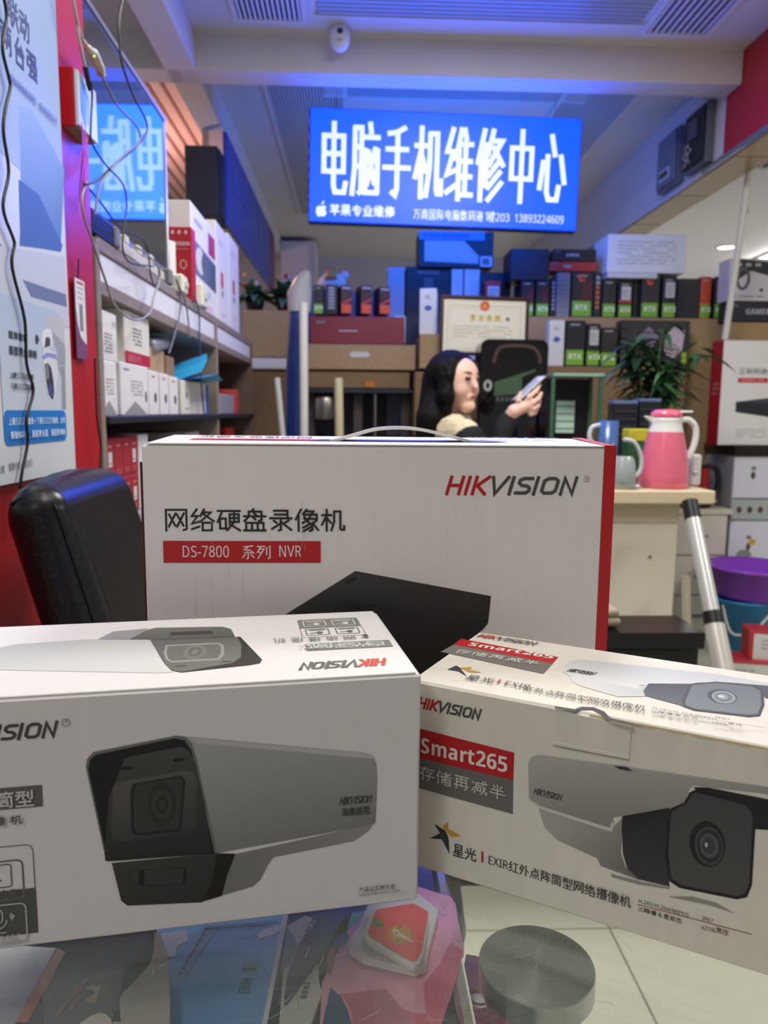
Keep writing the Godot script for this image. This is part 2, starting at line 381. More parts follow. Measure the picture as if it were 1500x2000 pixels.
class Shape:
	var v := PackedVector3Array()
	var n := PackedVector3Array()
	var c := PackedColorArray()
	var uv := PackedVector2Array()
	var tint := Color.WHITE
	var colored := false
	var mapped := false

	func vert(p: Vector3, normal: Vector3, at := Vector2.ZERO) -> void:
		v.append(p)
		n.append(normal)
		c.append(tint)
		uv.append(at)

	func tri(a: Vector3, b: Vector3, d: Vector3, na = null, nb = null, nd = null) -> void:
		var f := (d - a).cross(b - a).normalized()
		if na != null and f.dot(na + nb + nd) < 0.0:
			vert(a, na)
			vert(d, nd)
			vert(b, nb)
			return
		vert(a, na if na != null else f)
		vert(b, nb if nb != null else f)
		vert(d, nd if nd != null else f)

	# corners clockwise seen from the front
	func quad(a: Vector3, b: Vector3, d: Vector3, e: Vector3) -> void:
		tri(a, b, d)
		tri(a, d, e)

	func box(center: Vector3, size: Vector3, basis := Basis.IDENTITY) -> void:
		var h := size / 2.0
		for axis in 3:
			for s in [-1.0, 1.0]:
				var nrm := Vector3.ZERO
				nrm[axis] = s
				var a := Vector3.ZERO
				var b := Vector3.ZERO
				a[(axis + 1) % 3] = h[(axis + 1) % 3]
				b[(axis + 2) % 3] = h[(axis + 2) % 3] * s
				var o := nrm * h[axis]
				quad(center + basis * (o - a + b), center + basis * (o + a + b), center + basis * (o + a - b), center + basis * (o - a - b))

	# a box with its edges cut back by k
	func cbox(center: Vector3, size: Vector3, k: float, basis := Basis.IDENTITY) -> void:
		var h := size / 2.0
		k = minf(k, minf(h.x, minf(h.y, h.z)) * 0.9)
		var q := func(x: float, y: float, z: float, axis: int) -> Vector3:
			var p := Vector3(x * h.x, y * h.y, z * h.z)
			for i in 3:
				if i != axis:
					p[i] -= signf(p[i]) * k
			return center + basis * p
		for axis in 3:
			for s in [-1.0, 1.0]:
				var ring := []
				for w in [[-1, -1], [1, -1], [1, 1], [-1, 1]]:
					var p := Vector3.ZERO
					p[axis] = s
					p[(axis + 1) % 3] = w[0]
					p[(axis + 2) % 3] = w[1]
					ring.append(q.call(p.x, p.y, p.z, axis))
				out4(ring[0], ring[1], ring[2], ring[3], center)
		for axis in 3:
			for s1 in [-1.0, 1.0]:
				for s2 in [-1.0, 1.0]:
					var pts := []
					for e in [[-1.0, 1], [1.0, 1], [1.0, 2], [-1.0, 2]]:
						var p := Vector3.ZERO
						p[axis] = e[0]
						p[(axis + 1) % 3] = s1
						p[(axis + 2) % 3] = s2
						pts.append(q.call(p.x, p.y, p.z, (axis + int(e[1])) % 3))
					out4(pts[0], pts[1], pts[2], pts[3], center)
		for x in [-1.0, 1.0]:
			for y in [-1.0, 1.0]:
				for z in [-1.0, 1.0]:
					var a: Vector3 = q.call(x, y, z, 0)
					var b: Vector3 = q.call(x, y, z, 1)
					var d: Vector3 = q.call(x, y, z, 2)
					if (d - a).cross(b - a).dot(a - center) < 0:
						tri(a, d, b)
					else:
						tri(a, b, d)

	# a cut-edged box given by the middle of its base
	func block(base: Vector3, size: Vector3, k := 0.002) -> void:
		cbox(base + Vector3(0, size.y / 2, 0), size, k)

	func out4(a: Vector3, b: Vector3, d: Vector3, e: Vector3, center: Vector3) -> void:
		if (d - a).cross(b - a).dot((a + d) / 2.0 - center) < 0:
			quad(a, e, d, b)
		else:
			quad(a, b, d, e)

	# a round bar through points; r is one radius or one for each point
	func tube(points: Array, r, sides := 8, caps := true) -> void:
		var rings := []
		var up := Vector3.UP
		for i in points.size():
			var t: Vector3 = (points[mini(i + 1, points.size() - 1)] - points[maxi(i - 1, 0)]).normalized()
			if absf(t.dot(up)) > 0.95:
				up = Vector3.RIGHT if absf(t.x) < 0.8 else Vector3.BACK
			var a := t.cross(up).normalized()
			var b := a.cross(t).normalized()
			up = b
			var ring := []
			var rad: float = r[i] if r is Array else r
			for k in sides:
				var d := a * cos(TAU * k / sides) + b * sin(TAU * k / sides)
				ring.append([points[i] + d * rad, d])
			rings.append(ring)
		for i in rings.size() - 1:
			for k in sides:
				var p = rings[i][k]
				var q = rings[i][(k + 1) % sides]
				var s = rings[i + 1][(k + 1) % sides]
				var w = rings[i + 1][k]
				tri(p[0], q[0], s[0], p[1], q[1], s[1])
				tri(p[0], s[0], w[0], p[1], s[1], w[1])
		if caps:
			for e in [0, rings.size() - 1]:
				var t: Vector3 = (points[0] - points[1]) if e == 0 else (points[-1] - points[-2])
				t = t.normalized()
				for k in sides:
					tri(points[e], rings[e][k][0], rings[e][(k + 1) % sides][0], t, t, t)

	# a cushion: a box with rounded edges of radius r
	func rbox(center: Vector3, size: Vector3, r: float, basis := Basis.IDENTITY, bulge := 0.0) -> void:
		var h := size / 2.0
		r = minf(r, minf(h.x, minf(h.y, h.z)))
		for axis in 3:
			var i1 := (axis + 1) % 3
			var i2 := (axis + 2) % 3
			var l1 := []
			var l2 := []
			for q in [[l1, h[i1]], [l2, h[i2]]]:
				for k in [0.0, 0.25, 0.55, 1.0]:
					q[0].append(-q[1] + r * k)
				for k in [0.3, 0.5, 0.7]:
					q[0].append(lerpf(-q[1] + r, q[1] - r, k))
				for k in [1.0, 0.55, 0.25, 0.0]:
					q[0].append(q[1] - r * k)
			for s in [-1.0, 1.0]:
				var grid := []
				for a in l1:
					var row := []
					for b in l2:
						var p := Vector3.ZERO
						p[axis] = s * h[axis]
						p[i1] = a
						p[i2] = b
						var inner := p.clamp(-h + Vector3.ONE * r, h - Vector3.ONE * r)
						var nn := (p - inner).normalized()
						var e := (1.0 - pow(a / h[i1], 2)) * (1.0 - pow(b / h[i2], 2))
						var o := Vector3.ZERO
						o[axis] = s * bulge * e
						row.append([center + basis * (inner + nn * r + o), basis * nn])
					grid.append(row)
				for a in l1.size() - 1:
					for b in l2.size() - 1:
						var p0 = grid[a][b]
						var p1 = grid[a + 1][b]
						var p2 = grid[a + 1][b + 1]
						var p3 = grid[a][b + 1]
						tri(p0[0], p1[0], p2[0], p0[1], p1[1], p2[1])
						tri(p0[0], p2[0], p3[0], p0[1], p2[1], p3[1])

	# profile: [radius, height] pairs turned about the y axis at center; sharp keeps the corners of the profile
	func lathe(center: Vector3, profile: Array, sides := 24, scale := Vector3.ONE, sharp := false) -> void:
		for i in profile.size() - 1:
			var a: Vector2 = profile[i]
			var b: Vector2 = profile[i + 1]
			var na := Vector2(b.y - a.y, a.x - b.x).normalized()
			var nb := na
			if not sharp:
				if i > 0:
					na = (na + Vector2(a.y - profile[i - 1].y, profile[i - 1].x - a.x).normalized()).normalized()
				if i < profile.size() - 2:
					nb = (nb + Vector2(profile[i + 2].y - b.y, b.x - profile[i + 2].x).normalized()).normalized()
			for k in sides:
				var u := TAU * k / sides
				var w := TAU * (k + 1) / sides
				var pa := center + Vector3(a.x * cos(u), a.y, a.x * sin(u)) * scale
				var pb := center + Vector3(a.x * cos(w), a.y, a.x * sin(w)) * scale
				var pc := center + Vector3(b.x * cos(w), b.y, b.x * sin(w)) * scale
				var pd := center + Vector3(b.x * cos(u), b.y, b.x * sin(u)) * scale
				var n1 := Vector3(na.x * cos(u), na.y, na.x * sin(u))
				var n2 := Vector3(na.x * cos(w), na.y, na.x * sin(w))
				var n3 := Vector3(nb.x * cos(w), nb.y, nb.x * sin(w))
				var n4 := Vector3(nb.x * cos(u), nb.y, nb.x * sin(u))
				if a.x > 1e-6:
					tri(pa, pb, pc, n1, n2, n3)
				if b.x > 1e-6:
					tri(pa, pc, pd, n1, n3, n4)

	func ball(center: Vector3, r: Vector3, sides := 14, rings := 9) -> void:
		var profile := []
		for i in rings + 1:
			var a := PI * i / rings - PI / 2
			profile.append(Vector2(maxf(cos(a), 0.0), sin(a)))
		lathe(center, profile, sides, r)

	# a flat outline (x, y) given depth along z, set in space by t
	func prism(outline: PackedVector2Array, depth: float, t := Transform3D.IDENTITY) -> void:
		if Geometry2D.is_polygon_clockwise(outline):
			outline.reverse()
		var ids := Geometry2D.triangulate_polygon(outline)
		var z0 := Vector3(0, 0, -depth / 2)
		var z1 := Vector3(0, 0, depth / 2)
		for i in range(0, ids.size(), 3):
			var a := Vector3(outline[ids[i]].x, outline[ids[i]].y, 0)
			var b := Vector3(outline[ids[i + 1]].x, outline[ids[i + 1]].y, 0)
			var d := Vector3(outline[ids[i + 2]].x, outline[ids[i + 2]].y, 0)
			if (b - a).cross(d - a).z < 0:
				var s := b
				b = d
				d = s
			tri(t * (a + z1), t * (d + z1), t * (b + z1))
			tri(t * (a + z0), t * (b + z0), t * (d + z0))
		for i in outline.size():
			var p := Vector3(outline[i].x, outline[i].y, 0)
			var q := Vector3(outline[(i + 1) % outline.size()].x, outline[(i + 1) % outline.size()].y, 0)
			quad(t * (p + z0), t * (p + z1), t * (q + z1), t * (q + z0))

	# a bent leaf or strip: centre line, half widths, side direction
	func strip(points: Array, half: Array, side: Vector3, fold := 0.0) -> void:
		for i in points.size() - 1:
			var t: Vector3 = (points[i + 1] - points[i]).normalized()
			var nrm := side.cross(t).normalized()
			for s in [-1.0, 1.0]:
				var a: Vector3 = points[i]
				var b: Vector3 = points[i + 1]
				var a2: Vector3 = a + side * half[i] * s + nrm * fold * half[i]
				var b2: Vector3 = b + side * half[i + 1] * s + nrm * fold * half[i + 1]
				quad(a, a2, b2, b)

	func commit() -> ArrayMesh:
		var arrays := []
		arrays.resize(Mesh.ARRAY_MAX)
		arrays[Mesh.ARRAY_VERTEX] = v
		arrays[Mesh.ARRAY_NORMAL] = n
		if colored:
			arrays[Mesh.ARRAY_COLOR] = c
		if mapped:
			arrays[Mesh.ARRAY_TEX_UV] = uv
		var m := ArrayMesh.new()
		m.add_surface_from_arrays(Mesh.PRIMITIVE_TRIANGLES, arrays)
		return m


func smooth_path(points: Array, steps := 6) -> Array:
	var out := []
	for i in points.size() - 1:
		var a = points[maxi(i - 1, 0)]
		var b = points[i]
		var d = points[i + 1]
		var e = points[mini(i + 2, points.size() - 1)]
		for k in steps:
			out.append(b.cubic_interpolate(d, a, e, float(k) / steps))
	out.append(points[-1])
	return out


func oval(center: Vector2, rx: float, ry: float, count := 28, from := 0.0, to := TAU) -> Array:
	var out := []
	for i in count:
		var a := from + (to - from) * i / (count if is_equal_approx(to - from, TAU) else count - 1)
		out.append(center + Vector2(cos(a) * rx, sin(a) * ry))
	return out


func round_rect(x0: float, y0: float, x1: float, y1: float, r: float, steps := 5) -> Array:
	var out := []
	for q in [[x1 - r, y0 + r, -PI / 2], [x1 - r, y1 - r, 0.0], [x0 + r, y1 - r, PI / 2], [x0 + r, y0 + r, PI]]:
		for i in steps + 1:
			var a: float = q[2] + PI / 2 * i / steps
			out.append(Vector2(q[0] + cos(a) * r, q[1] + sin(a) * r))
	return out


# ---------------------------------------------------------------- flat print: inks lie on a face, each a hair above the last

class Ink:
	var o: Vector3
	var u: Vector3
	var w: Vector3
	var n: Vector3
	var lift := 0.0002
	var step := 0.000012
	var shape := Shape.new()

	func _init(origin: Vector3, right: Vector3, down: Vector3, out: Vector3, start := 0.0002) -> void:
		o = origin
		u = right
		w = down
		n = out
		lift = start
		shape.colored = true

	func at(p: Vector2) -> Vector3:
		return o + u * p.x + w * p.y + n * lift

	func tri2(a: Vector2, b: Vector2, d: Vector2, ca: Color, cb: Color, cd: Color) -> void:
		var turned := (at(d) - at(a)).cross(at(b) - at(a)).dot(n) < 0.0
		for q in ([[a, ca], [d, cd], [b, cb]] if turned else [[a, ca], [b, cb], [d, cd]]):
			shape.tint = q[1]
			shape.vert(at(q[0]), n)

	func poly(points: Array, color: Color, color2 = null, from := Vector2.ZERO, to := Vector2.ZERO) -> void:
		var ids := Geometry2D.triangulate_polygon(PackedVector2Array(points))
		var c1 := color.srgb_to_linear()
		var cols := []
		for p in points:
			if color2 == null:
				cols.append(c1)
			else:
				var k := clampf((p - from).dot(to - from) / (to - from).length_squared(), 0.0, 1.0)
				cols.append(c1.lerp(color2.srgb_to_linear(), k))
		for i in range(0, ids.size(), 3):
			tri2(points[ids[i]], points[ids[i + 1]], points[ids[i + 2]], cols[ids[i]], cols[ids[i + 1]], cols[ids[i + 2]])
		lift += step

	func rect(x0: float, y0: float, x1: float, y1: float, color: Color) -> void:
		poly([Vector2(x0, y0), Vector2(x1, y0), Vector2(x1, y1), Vector2(x0, y1)], color)

	# a line of even width with mitred bends
	func line(points: Array, width: float, color: Color, closed := false) -> void:
		var c1 := color.srgb_to_linear()
		var pts := points.duplicate()
		if not closed and pts.size() > 2 and pts[0].is_equal_approx(pts[-1]):
			closed = true
			pts.pop_back()
		var count := pts.size()
		var left := []
		var right := []
		for i in count:
			var p: Vector2 = pts[i]
			var before: Vector2 = pts[(i - 1 + count) % count] if closed or i > 0 else p
			var after: Vector2 = pts[(i + 1) % count] if closed or i < count - 1 else p
			var d1 := (p - before).normalized()
			var d2 := (after - p).normalized()
			if d1 == Vector2.ZERO:
				d1 = d2
				p -= d1 * width * 0.3
			if d2 == Vector2.ZERO:
				d2 = d1
				p += d2 * width * 0.3
			var n1 := Vector2(-d1.y, d1.x)
			var n2 := Vector2(-d2.y, d2.x)
			var m := (n1 + n2).normalized()
			var k := minf(1.0 / maxf(m.dot(n1), 0.3), 2.2)
			left.append(p + m * width * 0.5 * k)
			right.append(p - m * width * 0.5 * k)
		for i in (count if closed else count - 1):
			var j := (i + 1) % count
			tri2(left[i], left[j], right[j], c1, c1, c1)
			tri2(left[i], right[j], right[i], c1, c1, c1)
		lift += step


var glyph_lines := {}


# the stroke lists of the written characters: points on a 100 by 100 cell, y down
func glyph(ch: String) -> Array:
	if not glyph_lines.has(ch):
		var out := []
		for stroke in GLYPHS.get(ch, "10,10 90,10 90,90 10,90 10,10").split("/"):
			var pts := []
			for p in stroke.split(" ", false):
				var xy: PackedStringArray = p.split(",")
				pts.append(Vector2(float(xy[0]), float(xy[1])) / 100.0)
			out.append(pts)
		glyph_lines[ch] = out
	return glyph_lines[ch]


# characters written with strokes; at is the top left corner, cell the size of one character
func han(ink: Ink, text: String, at: Vector2, cell: Vector2, advance: float, weight: float, color: Color, slant := 0.0, fall := 0.0) -> void:
	for i in text.length():
		var o := at + Vector2(advance * i, fall * i)
		for stroke in glyph(text[i]):
			var pts := []
			for p in stroke:
				pts.append(o + Vector2(p.x * cell.x + (1.0 - p.y) * cell.y * slant, p.y * cell.y))
			ink.line(pts, weight, color)


var fonts := {}
var words := {}


# letters of a font; at is the left end of the base line, height that of a capital
func latin(ink: Ink, text: String, at: Vector2, height: float, color: Color, bold := false, stretch := 1.0, slant := 0.0) -> float:
	if not fonts.has(bold):
		var f := SystemFont.new()
		f.font_names = PackedStringArray(["Droid Sans"])
		f.font_weight = 700 if bold else 400
		fonts[bold] = f
	var key := text + str(bold)
	if not words.has(key):
		var m := TextMesh.new()
		m.text = text
		m.font = fonts[bold]
		m.font_size = 64
		m.pixel_size = 1.0 / 45.7
		m.depth = 0.0
		m.curve_step = 4.0
		m.horizontal_alignment = HORIZONTAL_ALIGNMENT_LEFT
		m.vertical_alignment = VERTICAL_ALIGNMENT_TOP
		words[key] = m.surface_get_arrays(0)
	var arrays: Array = words[key]
	var vs: PackedVector3Array = arrays[Mesh.ARRAY_VERTEX]
	var ids: PackedInt32Array = arrays[Mesh.ARRAY_INDEX]
	var wide := 0.0
	for p in vs:
		wide = maxf(wide, p.x)
	var base: float = -fonts[bold].get_ascent(64) / 45.7
	var c1 := color.srgb_to_linear()
	for i in range(0, ids.size(), 3):
		var q := []
		for k in 3:
			var p: Vector3 = vs[ids[i + k]]
			q.append(at + Vector2(p.x * height * stretch + (p.y - base) * height * slant, -(p.y - base) * height))
		ink.tri2(q[0], q[1], q[2], c1, c1, c1)
	ink.lift += ink.step
	return wide * height * stretch


# bold slanted capitals of the maker's mark
func wordmark(ink: Ink, at: Vector2, height: float, width: float, c1: Color, c2: Color, thick := 0.2) -> void:
	var cells := {"H": 0.82, "I": 0.34, "K": 0.8, "V": 0.86, "S": 0.78, "O": 0.92, "N": 0.86}
	var lines := {
		"H": "8,0 8,100/62,0 62,100/8,50 62,50", "I": "10,0 10,100", "K": "8,0 8,100/66,0 20,50 66,100", "V": "2,0 30,96 74,0",
		"S": "66,9 24,9 9,20 9,36 22,48 50,52 62,64 62,80 50,91 2,91", "O": "26,9 58,9 72,22 72,78 58,91 22,91 9,78 9,22 26,9", "N": "8,100 8,6 60,94 60,0"}
	var total := 0.0
	for ch in "HIKVISION":
		total += cells[ch]
	var k := (width - height * 0.25) / total
	var x := at.x
	for i in 9:
		var ch := "HIKVISION"[i]
		for stroke in lines[ch].split("/"):
			var pts := []
			for p in stroke.split(" ", false):
				var xy: PackedStringArray = p.split(",")
				var py := float(xy[1]) / 100.0
				pts.append(Vector2(x + float(xy[0]) / 100.0 * k + (1.0 - py) * height * 0.28, at.y + py * height))
			# level ends: cut the strokes at the top and the bottom of the letters
			ink.line(pts, thick * height, c1 if i < 3 else c2)
		x += cells[ch] * k


func box_face(size: Vector3, which: String, start := 0.0002) -> Ink:
	var h := size / 2.0
	match which:
		"front": return Ink.new(Vector3(-h.x, size.y, h.z), Vector3.RIGHT, Vector3.DOWN, Vector3.BACK, start)
		"top": return Ink.new(Vector3(-h.x, size.y, -h.z), Vector3.RIGHT, Vector3.BACK, Vector3.UP, start)
		"right": return Ink.new(Vector3(h.x, size.y, h.z), Vector3.FORWARD, Vector3.DOWN, Vector3.RIGHT, start)
		"left": return Ink.new(Vector3(-h.x, size.y, -h.z), Vector3.BACK, Vector3.DOWN, Vector3.LEFT, start)
	return null


func ink_part(parent: Node3D, called: String, ink: Ink) -> MeshInstance3D:
	return part(parent, called, ink.shape, mat("ink"))


# a closed carton standing on its base
func carton(called: String, label: String, at: Vector3, size: Vector3, material: Material, turn := 0.0, group := "", edge := 0.003) -> Node3D:
	var t := thing(called, label, "box", at, turn, group)
	var s := Shape.new()
	s.cbox(Vector3(0, size.y / 2, 0), size, edge)
	part(t, "body", s, material)
	return t


# ---------------------------------------------------------------- the room

const CEIL := 2.69
const BEAM_LOW := 2.55
const WALL_R := 1.65
const LINTEL := 2.275


func wall(called: String, center: Vector3, size: Vector3, material: Material) -> Node3D:
	var t := structure(called)
	var s := Shape.new()
	s.box(center, size)
	part(t, "panel", s, material)
	return t


func build_room() -> void:
	var white := mat("white_paint")
	# floor of big cream tiles with recessed joints
	var fl := structure("floor")
	var bed := Shape.new()
	bed.box(Vector3(1.5, -0.055, -2.8), Vector3(6.4, 0.1, 10.8))
	part(fl, "joint_bed", bed, mat("grout"))
	var one := Shape.new()
	one.cbox(Vector3(0, -0.004, 0), Vector3(0.796, 0.012, 0.796), 0.0015)
	var tile_mesh := one.commit()
	for i in range(-3, 5):
		for k in range(-10, 4):
			var o := MeshInstance3D.new()
			o.name = "tile"
			o.mesh = tile_mesh
			o.material_override = mat("tile")
			o.position = Vector3(0.579 + 0.4 + 0.8 * (i - 0), 0, -0.35 + 0.8 * k)
			fl.add_child(o, true)
	# ceilings
	wall("ceiling", Vector3(0.08, CEIL + 0.05, -2.7), Vector3(3.16, 0.1, 10.6), white)
	wall("ceiling", Vector3(3.25, 2.5, -2.7), Vector3(2.9, 0.1, 10.6), plain(rgb8(228, 228, 238), 0.7))
	# outer walls
	wall("wall_left", Vector3(-1.55, 1.35, -2.7), Vector3(0.1, 2.7, 10.6), white)
	wall("wall_back", Vector3(1.5, 1.35, -7.95), Vector3(6.2, 2.7, 0.1), white)
	wall("wall_behind_camera", Vector3(1.5, 1.35, 2.55), Vector3(6.2, 2.7, 0.1), white)
	wall("wall_right", Vector3(4.65, 1.35, -2.7), Vector3(0.1, 2.7, 10.6), white)
	# the header over the opening on the right: red towards the counter, white further in
	var head := structure("wall_header")
	var red := Shape.new()
	red.box(Vector3(WALL_R + 0.085, (CEIL + LINTEL) / 2, -0.51), Vector3(0.17, CEIL - LINTEL, 6.02))
	part(head, "red_panel", red, mat("red_paint"))
	var pale := Shape.new()
	pale.box(Vector3(WALL_R + 0.085, (CEIL + LINTEL) / 2, -5.71), Vector3(0.17, CEIL - LINTEL, 4.38))
	part(head, "white_panel", pale, white)
	var lip := Shape.new()
	lip.cbox(Vector3(WALL_R - 0.005, LINTEL + 0.012, -0.6), Vector3(0.02, 0.03, 6.2), 0.004)
	part(head, "edge_strip", lip, mat("steel"))
	var tones := [rgb8(150, 120, 62), rgb8(170, 138, 78), rgb8(136, 104, 52), rgb8(160, 132, 84), rgb8(146, 112, 50)]
	for i in 17:
		var s := Shape.new()
		s.cbox(Vector3(WALL_R + 0.085, LINTEL - 0.004, 2.0 - 0.3 - 0.6 * i), Vector3(0.172, 0.012, 0.592), 0.002)
		part(head, "soffit_tile", s, plain(tones[(i * 7) % 5], 0.3))
	# cross beam and the two lengthwise beams
	var b := structure("beam")
	var s1 := Shape.new()
	s1.cbox(Vector3(0.08, (CEIL + BEAM_LOW) / 2 + 0.02, -3.45), Vector3(3.14, CEIL - BEAM_LOW + 0.04, 0.14), 0.006)
	part(b, "cross_beam", s1, white)
	var s2 := Shape.new()
	s2.cbox(Vector3(-0.725, (CEIL + BEAM_LOW) / 2 + 0.02, -2.7), Vector3(0.13, CEIL - BEAM_LOW + 0.04, 10.4), 0.006)
	part(b, "long_beam", s2, white)
	var col := structure("column")
	var s3 := Shape.new()
	s3.block(Vector3(-0.5024, 2.0769, -7.2), Vector3(0.3138, 0.5749, 0.4), 0.01)
	part(col, "shaft", s3, white)


func vent(label: String, x0: float, x1: float, z0: float, z1: float, count: int, y := CEIL) -> void:
	var t := thing("ceiling_vent", label, "vent", Vector3((x0 + x1) / 2, y, (z0 + z1) / 2))
	var w := x1 - x0
	var l := absf(z1 - z0)
	var f := Shape.new()
	for s in [-1, 1]:
		f.box(Vector3(s * (w / 2 + 0.01), -0.006, 0), Vector3(0.02, 0.012, l + 0.04))
		f.box(Vector3(0, -0.006, s * (l / 2 + 0.01)), Vector3(w, 0.012, 0.02))
	part(t, "frame", f, mat("white_paint"))
	var back := Shape.new()
	back.box(Vector3(0, -0.001, 0), Vector3(w, 0.002, l))
	part(t, "duct", back, plain(rgb8(26, 28, 34), 0.9))
	var slat := Shape.new()
	slat.box(Vector3.ZERO, Vector3(w / count * 0.5, 0.007, l))
	var mesh := slat.commit()
	for i in count:
		var o := MeshInstance3D.new()
		o.name = "slat"
		o.mesh = mesh
		o.material_override = mat("white_paint")
		o.position = Vector3(-w / 2 + w * (i + 0.5) / count, -0.0065, 0)
		o.rotation_degrees.z = 20
		t.add_child(o, true)


func build_ceiling_fittings() -> void:
	vent("square slatted ceiling vent nearest the lengthwise beam, in front of the cross beam", -0.46, -0.21, -2.85, -3.235, 13)
	vent("slatted ceiling vent beside the red header, in front of the cross beam", 1.17, 1.42, -2.85, -3.25, 9)
	vent("long fine slatted ceiling vent behind the cross beam, left of the blue sign", -0.42, -0.06, -3.62, -6.2, 24)
	vent("long fine slatted ceiling vent behind the cross beam, right of the blue sign", 1.02, 1.36, -3.62, -6.2, 22)
	vent("slatted vent in the ceiling beyond the red header", 2.1, 2.6, -3.6, -4.1, 12, 2.45)
	# long translucent louvre between the two front vents, and its twin behind the beam
	for q in [[-2.85, -3.2, "wide ribbed ceiling louvre between the two front vents"], [-3.62, -3.95, "wide ribbed ceiling louvre behind the cross beam above the sign"]]:
		var t := thing("ceiling_louvre", q[2], "louvre", Vector3(0.49, CEIL, (q[0] + q[1]) / 2))
		var f := Shape.new()
		for s in [-1, 1]:
			f.box(Vector3(0, -0.006, s * 0.165), Vector3(1.3, 0.012, 0.012))
		part(t, "frame", f, mat("white_paint"))
		for i in 11:
			var r := Shape.new()
			r.cbox(Vector3(0, -0.004, -0.145 + 0.029 * i), Vector3(1.28, 0.008, 0.024), 0.003)
			part(t, "rib", r, plain(rgb8(150, 156, 168), 0.35))
	# the small dome camera on the beam
	var dome := thing("dome_camera", "small white dome security camera on the ceiling before the beam", "camera", Vector3(-0.0628, 2.6948, -3.3))
	var m := Shape.new()
	m.lathe(Vector3.ZERO, [Vector2(0, 0.032), Vector2(0.05, 0.032), Vector2(0.052, 0.02), Vector2(0.042, 0.006), Vector2(0, 0.004)], 24)
	part(dome, "base", m, mat("white_plastic"))
	var hd := Shape.new()
	hd.ball(Vector3(0, -0.042, 0.004), Vector3(0.042, 0.056, 0.042), 20, 12)
	var hp := part(dome, "head", hd, mat("white_plastic"))
	var ln := Shape.new()
	ln.cbox(Vector3(0.001, -0.036, 0.043), Vector3(0.022, 0.022, 0.012), 0.004)
	part(hp, "lens", ln, mat("black_gloss"))
	var led := Shape.new()
	led.cbox(Vector3(0.0, -0.066, 0.036), Vector3(0.026, 0.01, 0.012), 0.004)
	part(hp, "infrared_window", led, plain(rgb8(120, 118, 108), 0.3))
	# two meter boxes on the white part of the header
	meter_box("grey meter box with a white label plate on the header wall", Vector3(1.65, 2.3128, -3.9216), Vector3(1.65, 2.3164, -4.1757), 0.27, true)
	meter_box("open grey meter box with dark switches and loose wires on the header wall", Vector3(1.65, 2.2979, -3.6098), Vector3(1.65, 2.3144, -3.8442), 0.27, false)


func meter_box(label: String, near: Vector3, far: Vector3, high: float, closed: bool) -> void:
	var l := absf(near.z - far.z)
	var t := thing("meter_box", label, "meter box", Vector3(WALL_R, 2.31, (near.z + far.z) / 2))
	var s := Shape.new()
	s.cbox(Vector3(-0.02, high / 2, 0), Vector3(0.04, high, l), 0.004)
	part(t, "case", s, plain(rgb8(96, 102, 116), 0.5))
	var d := Shape.new()
	d.cbox(Vector3(-0.045, high / 2, 0), Vector3(0.012, high - 0.03, l - 0.03), 0.003)
	var dp := part(t, "door", d, plain(rgb8(112, 118, 132), 0.4) if closed else plain(rgb8(30, 32, 38), 0.5))
	var p := Shape.new()
	if closed:
		p.cbox(Vector3(-0.054, high * 0.25, 0), Vector3(0.006, 0.06, l * 0.5), 0.002)
		part(dp, "label_plate", p, plain(rgb8(190, 190, 196), 0.5))
		var w := Shape.new()
		w.cbox(Vector3(-0.06, high * 0.25, 0), Vector3(0.006, 0.025, l * 0.34), 0.002)
		part(dp, "counter_window", w, plain(rgb8(50, 40, 44), 0.3))
	else:
		p.cbox(Vector3(-0.056, high * 0.65, 0), Vector3(0.012, 0.09, l * 0.4), 0.003)
		part(dp, "switch_block", p, plain(rgb8(70, 76, 96), 0.4))
		var w := Shape.new()
		for i in 3:
			var a := []
			for k in 7:
				a.append(Vector3(-0.058 - 0.006 * sin(k * 2.0 + i), 0.12 - 0.015 * k, -l * 0.3 + l * 0.1 * i + 0.02 * sin(k * 1.7 + i * 2)))
			w.tube(smooth_path(a, 3), 0.003, 6)
		part(t, "loose_wire", w, plain(rgb8(190, 192, 200), 0.5))


# ---------------------------------------------------------------- the lit sign

func build_sign() -> void:
	place_sign(Vector3(0.4083, 2.242, -3.6), -1.0574, Vector2(1.2222, 0.4838))


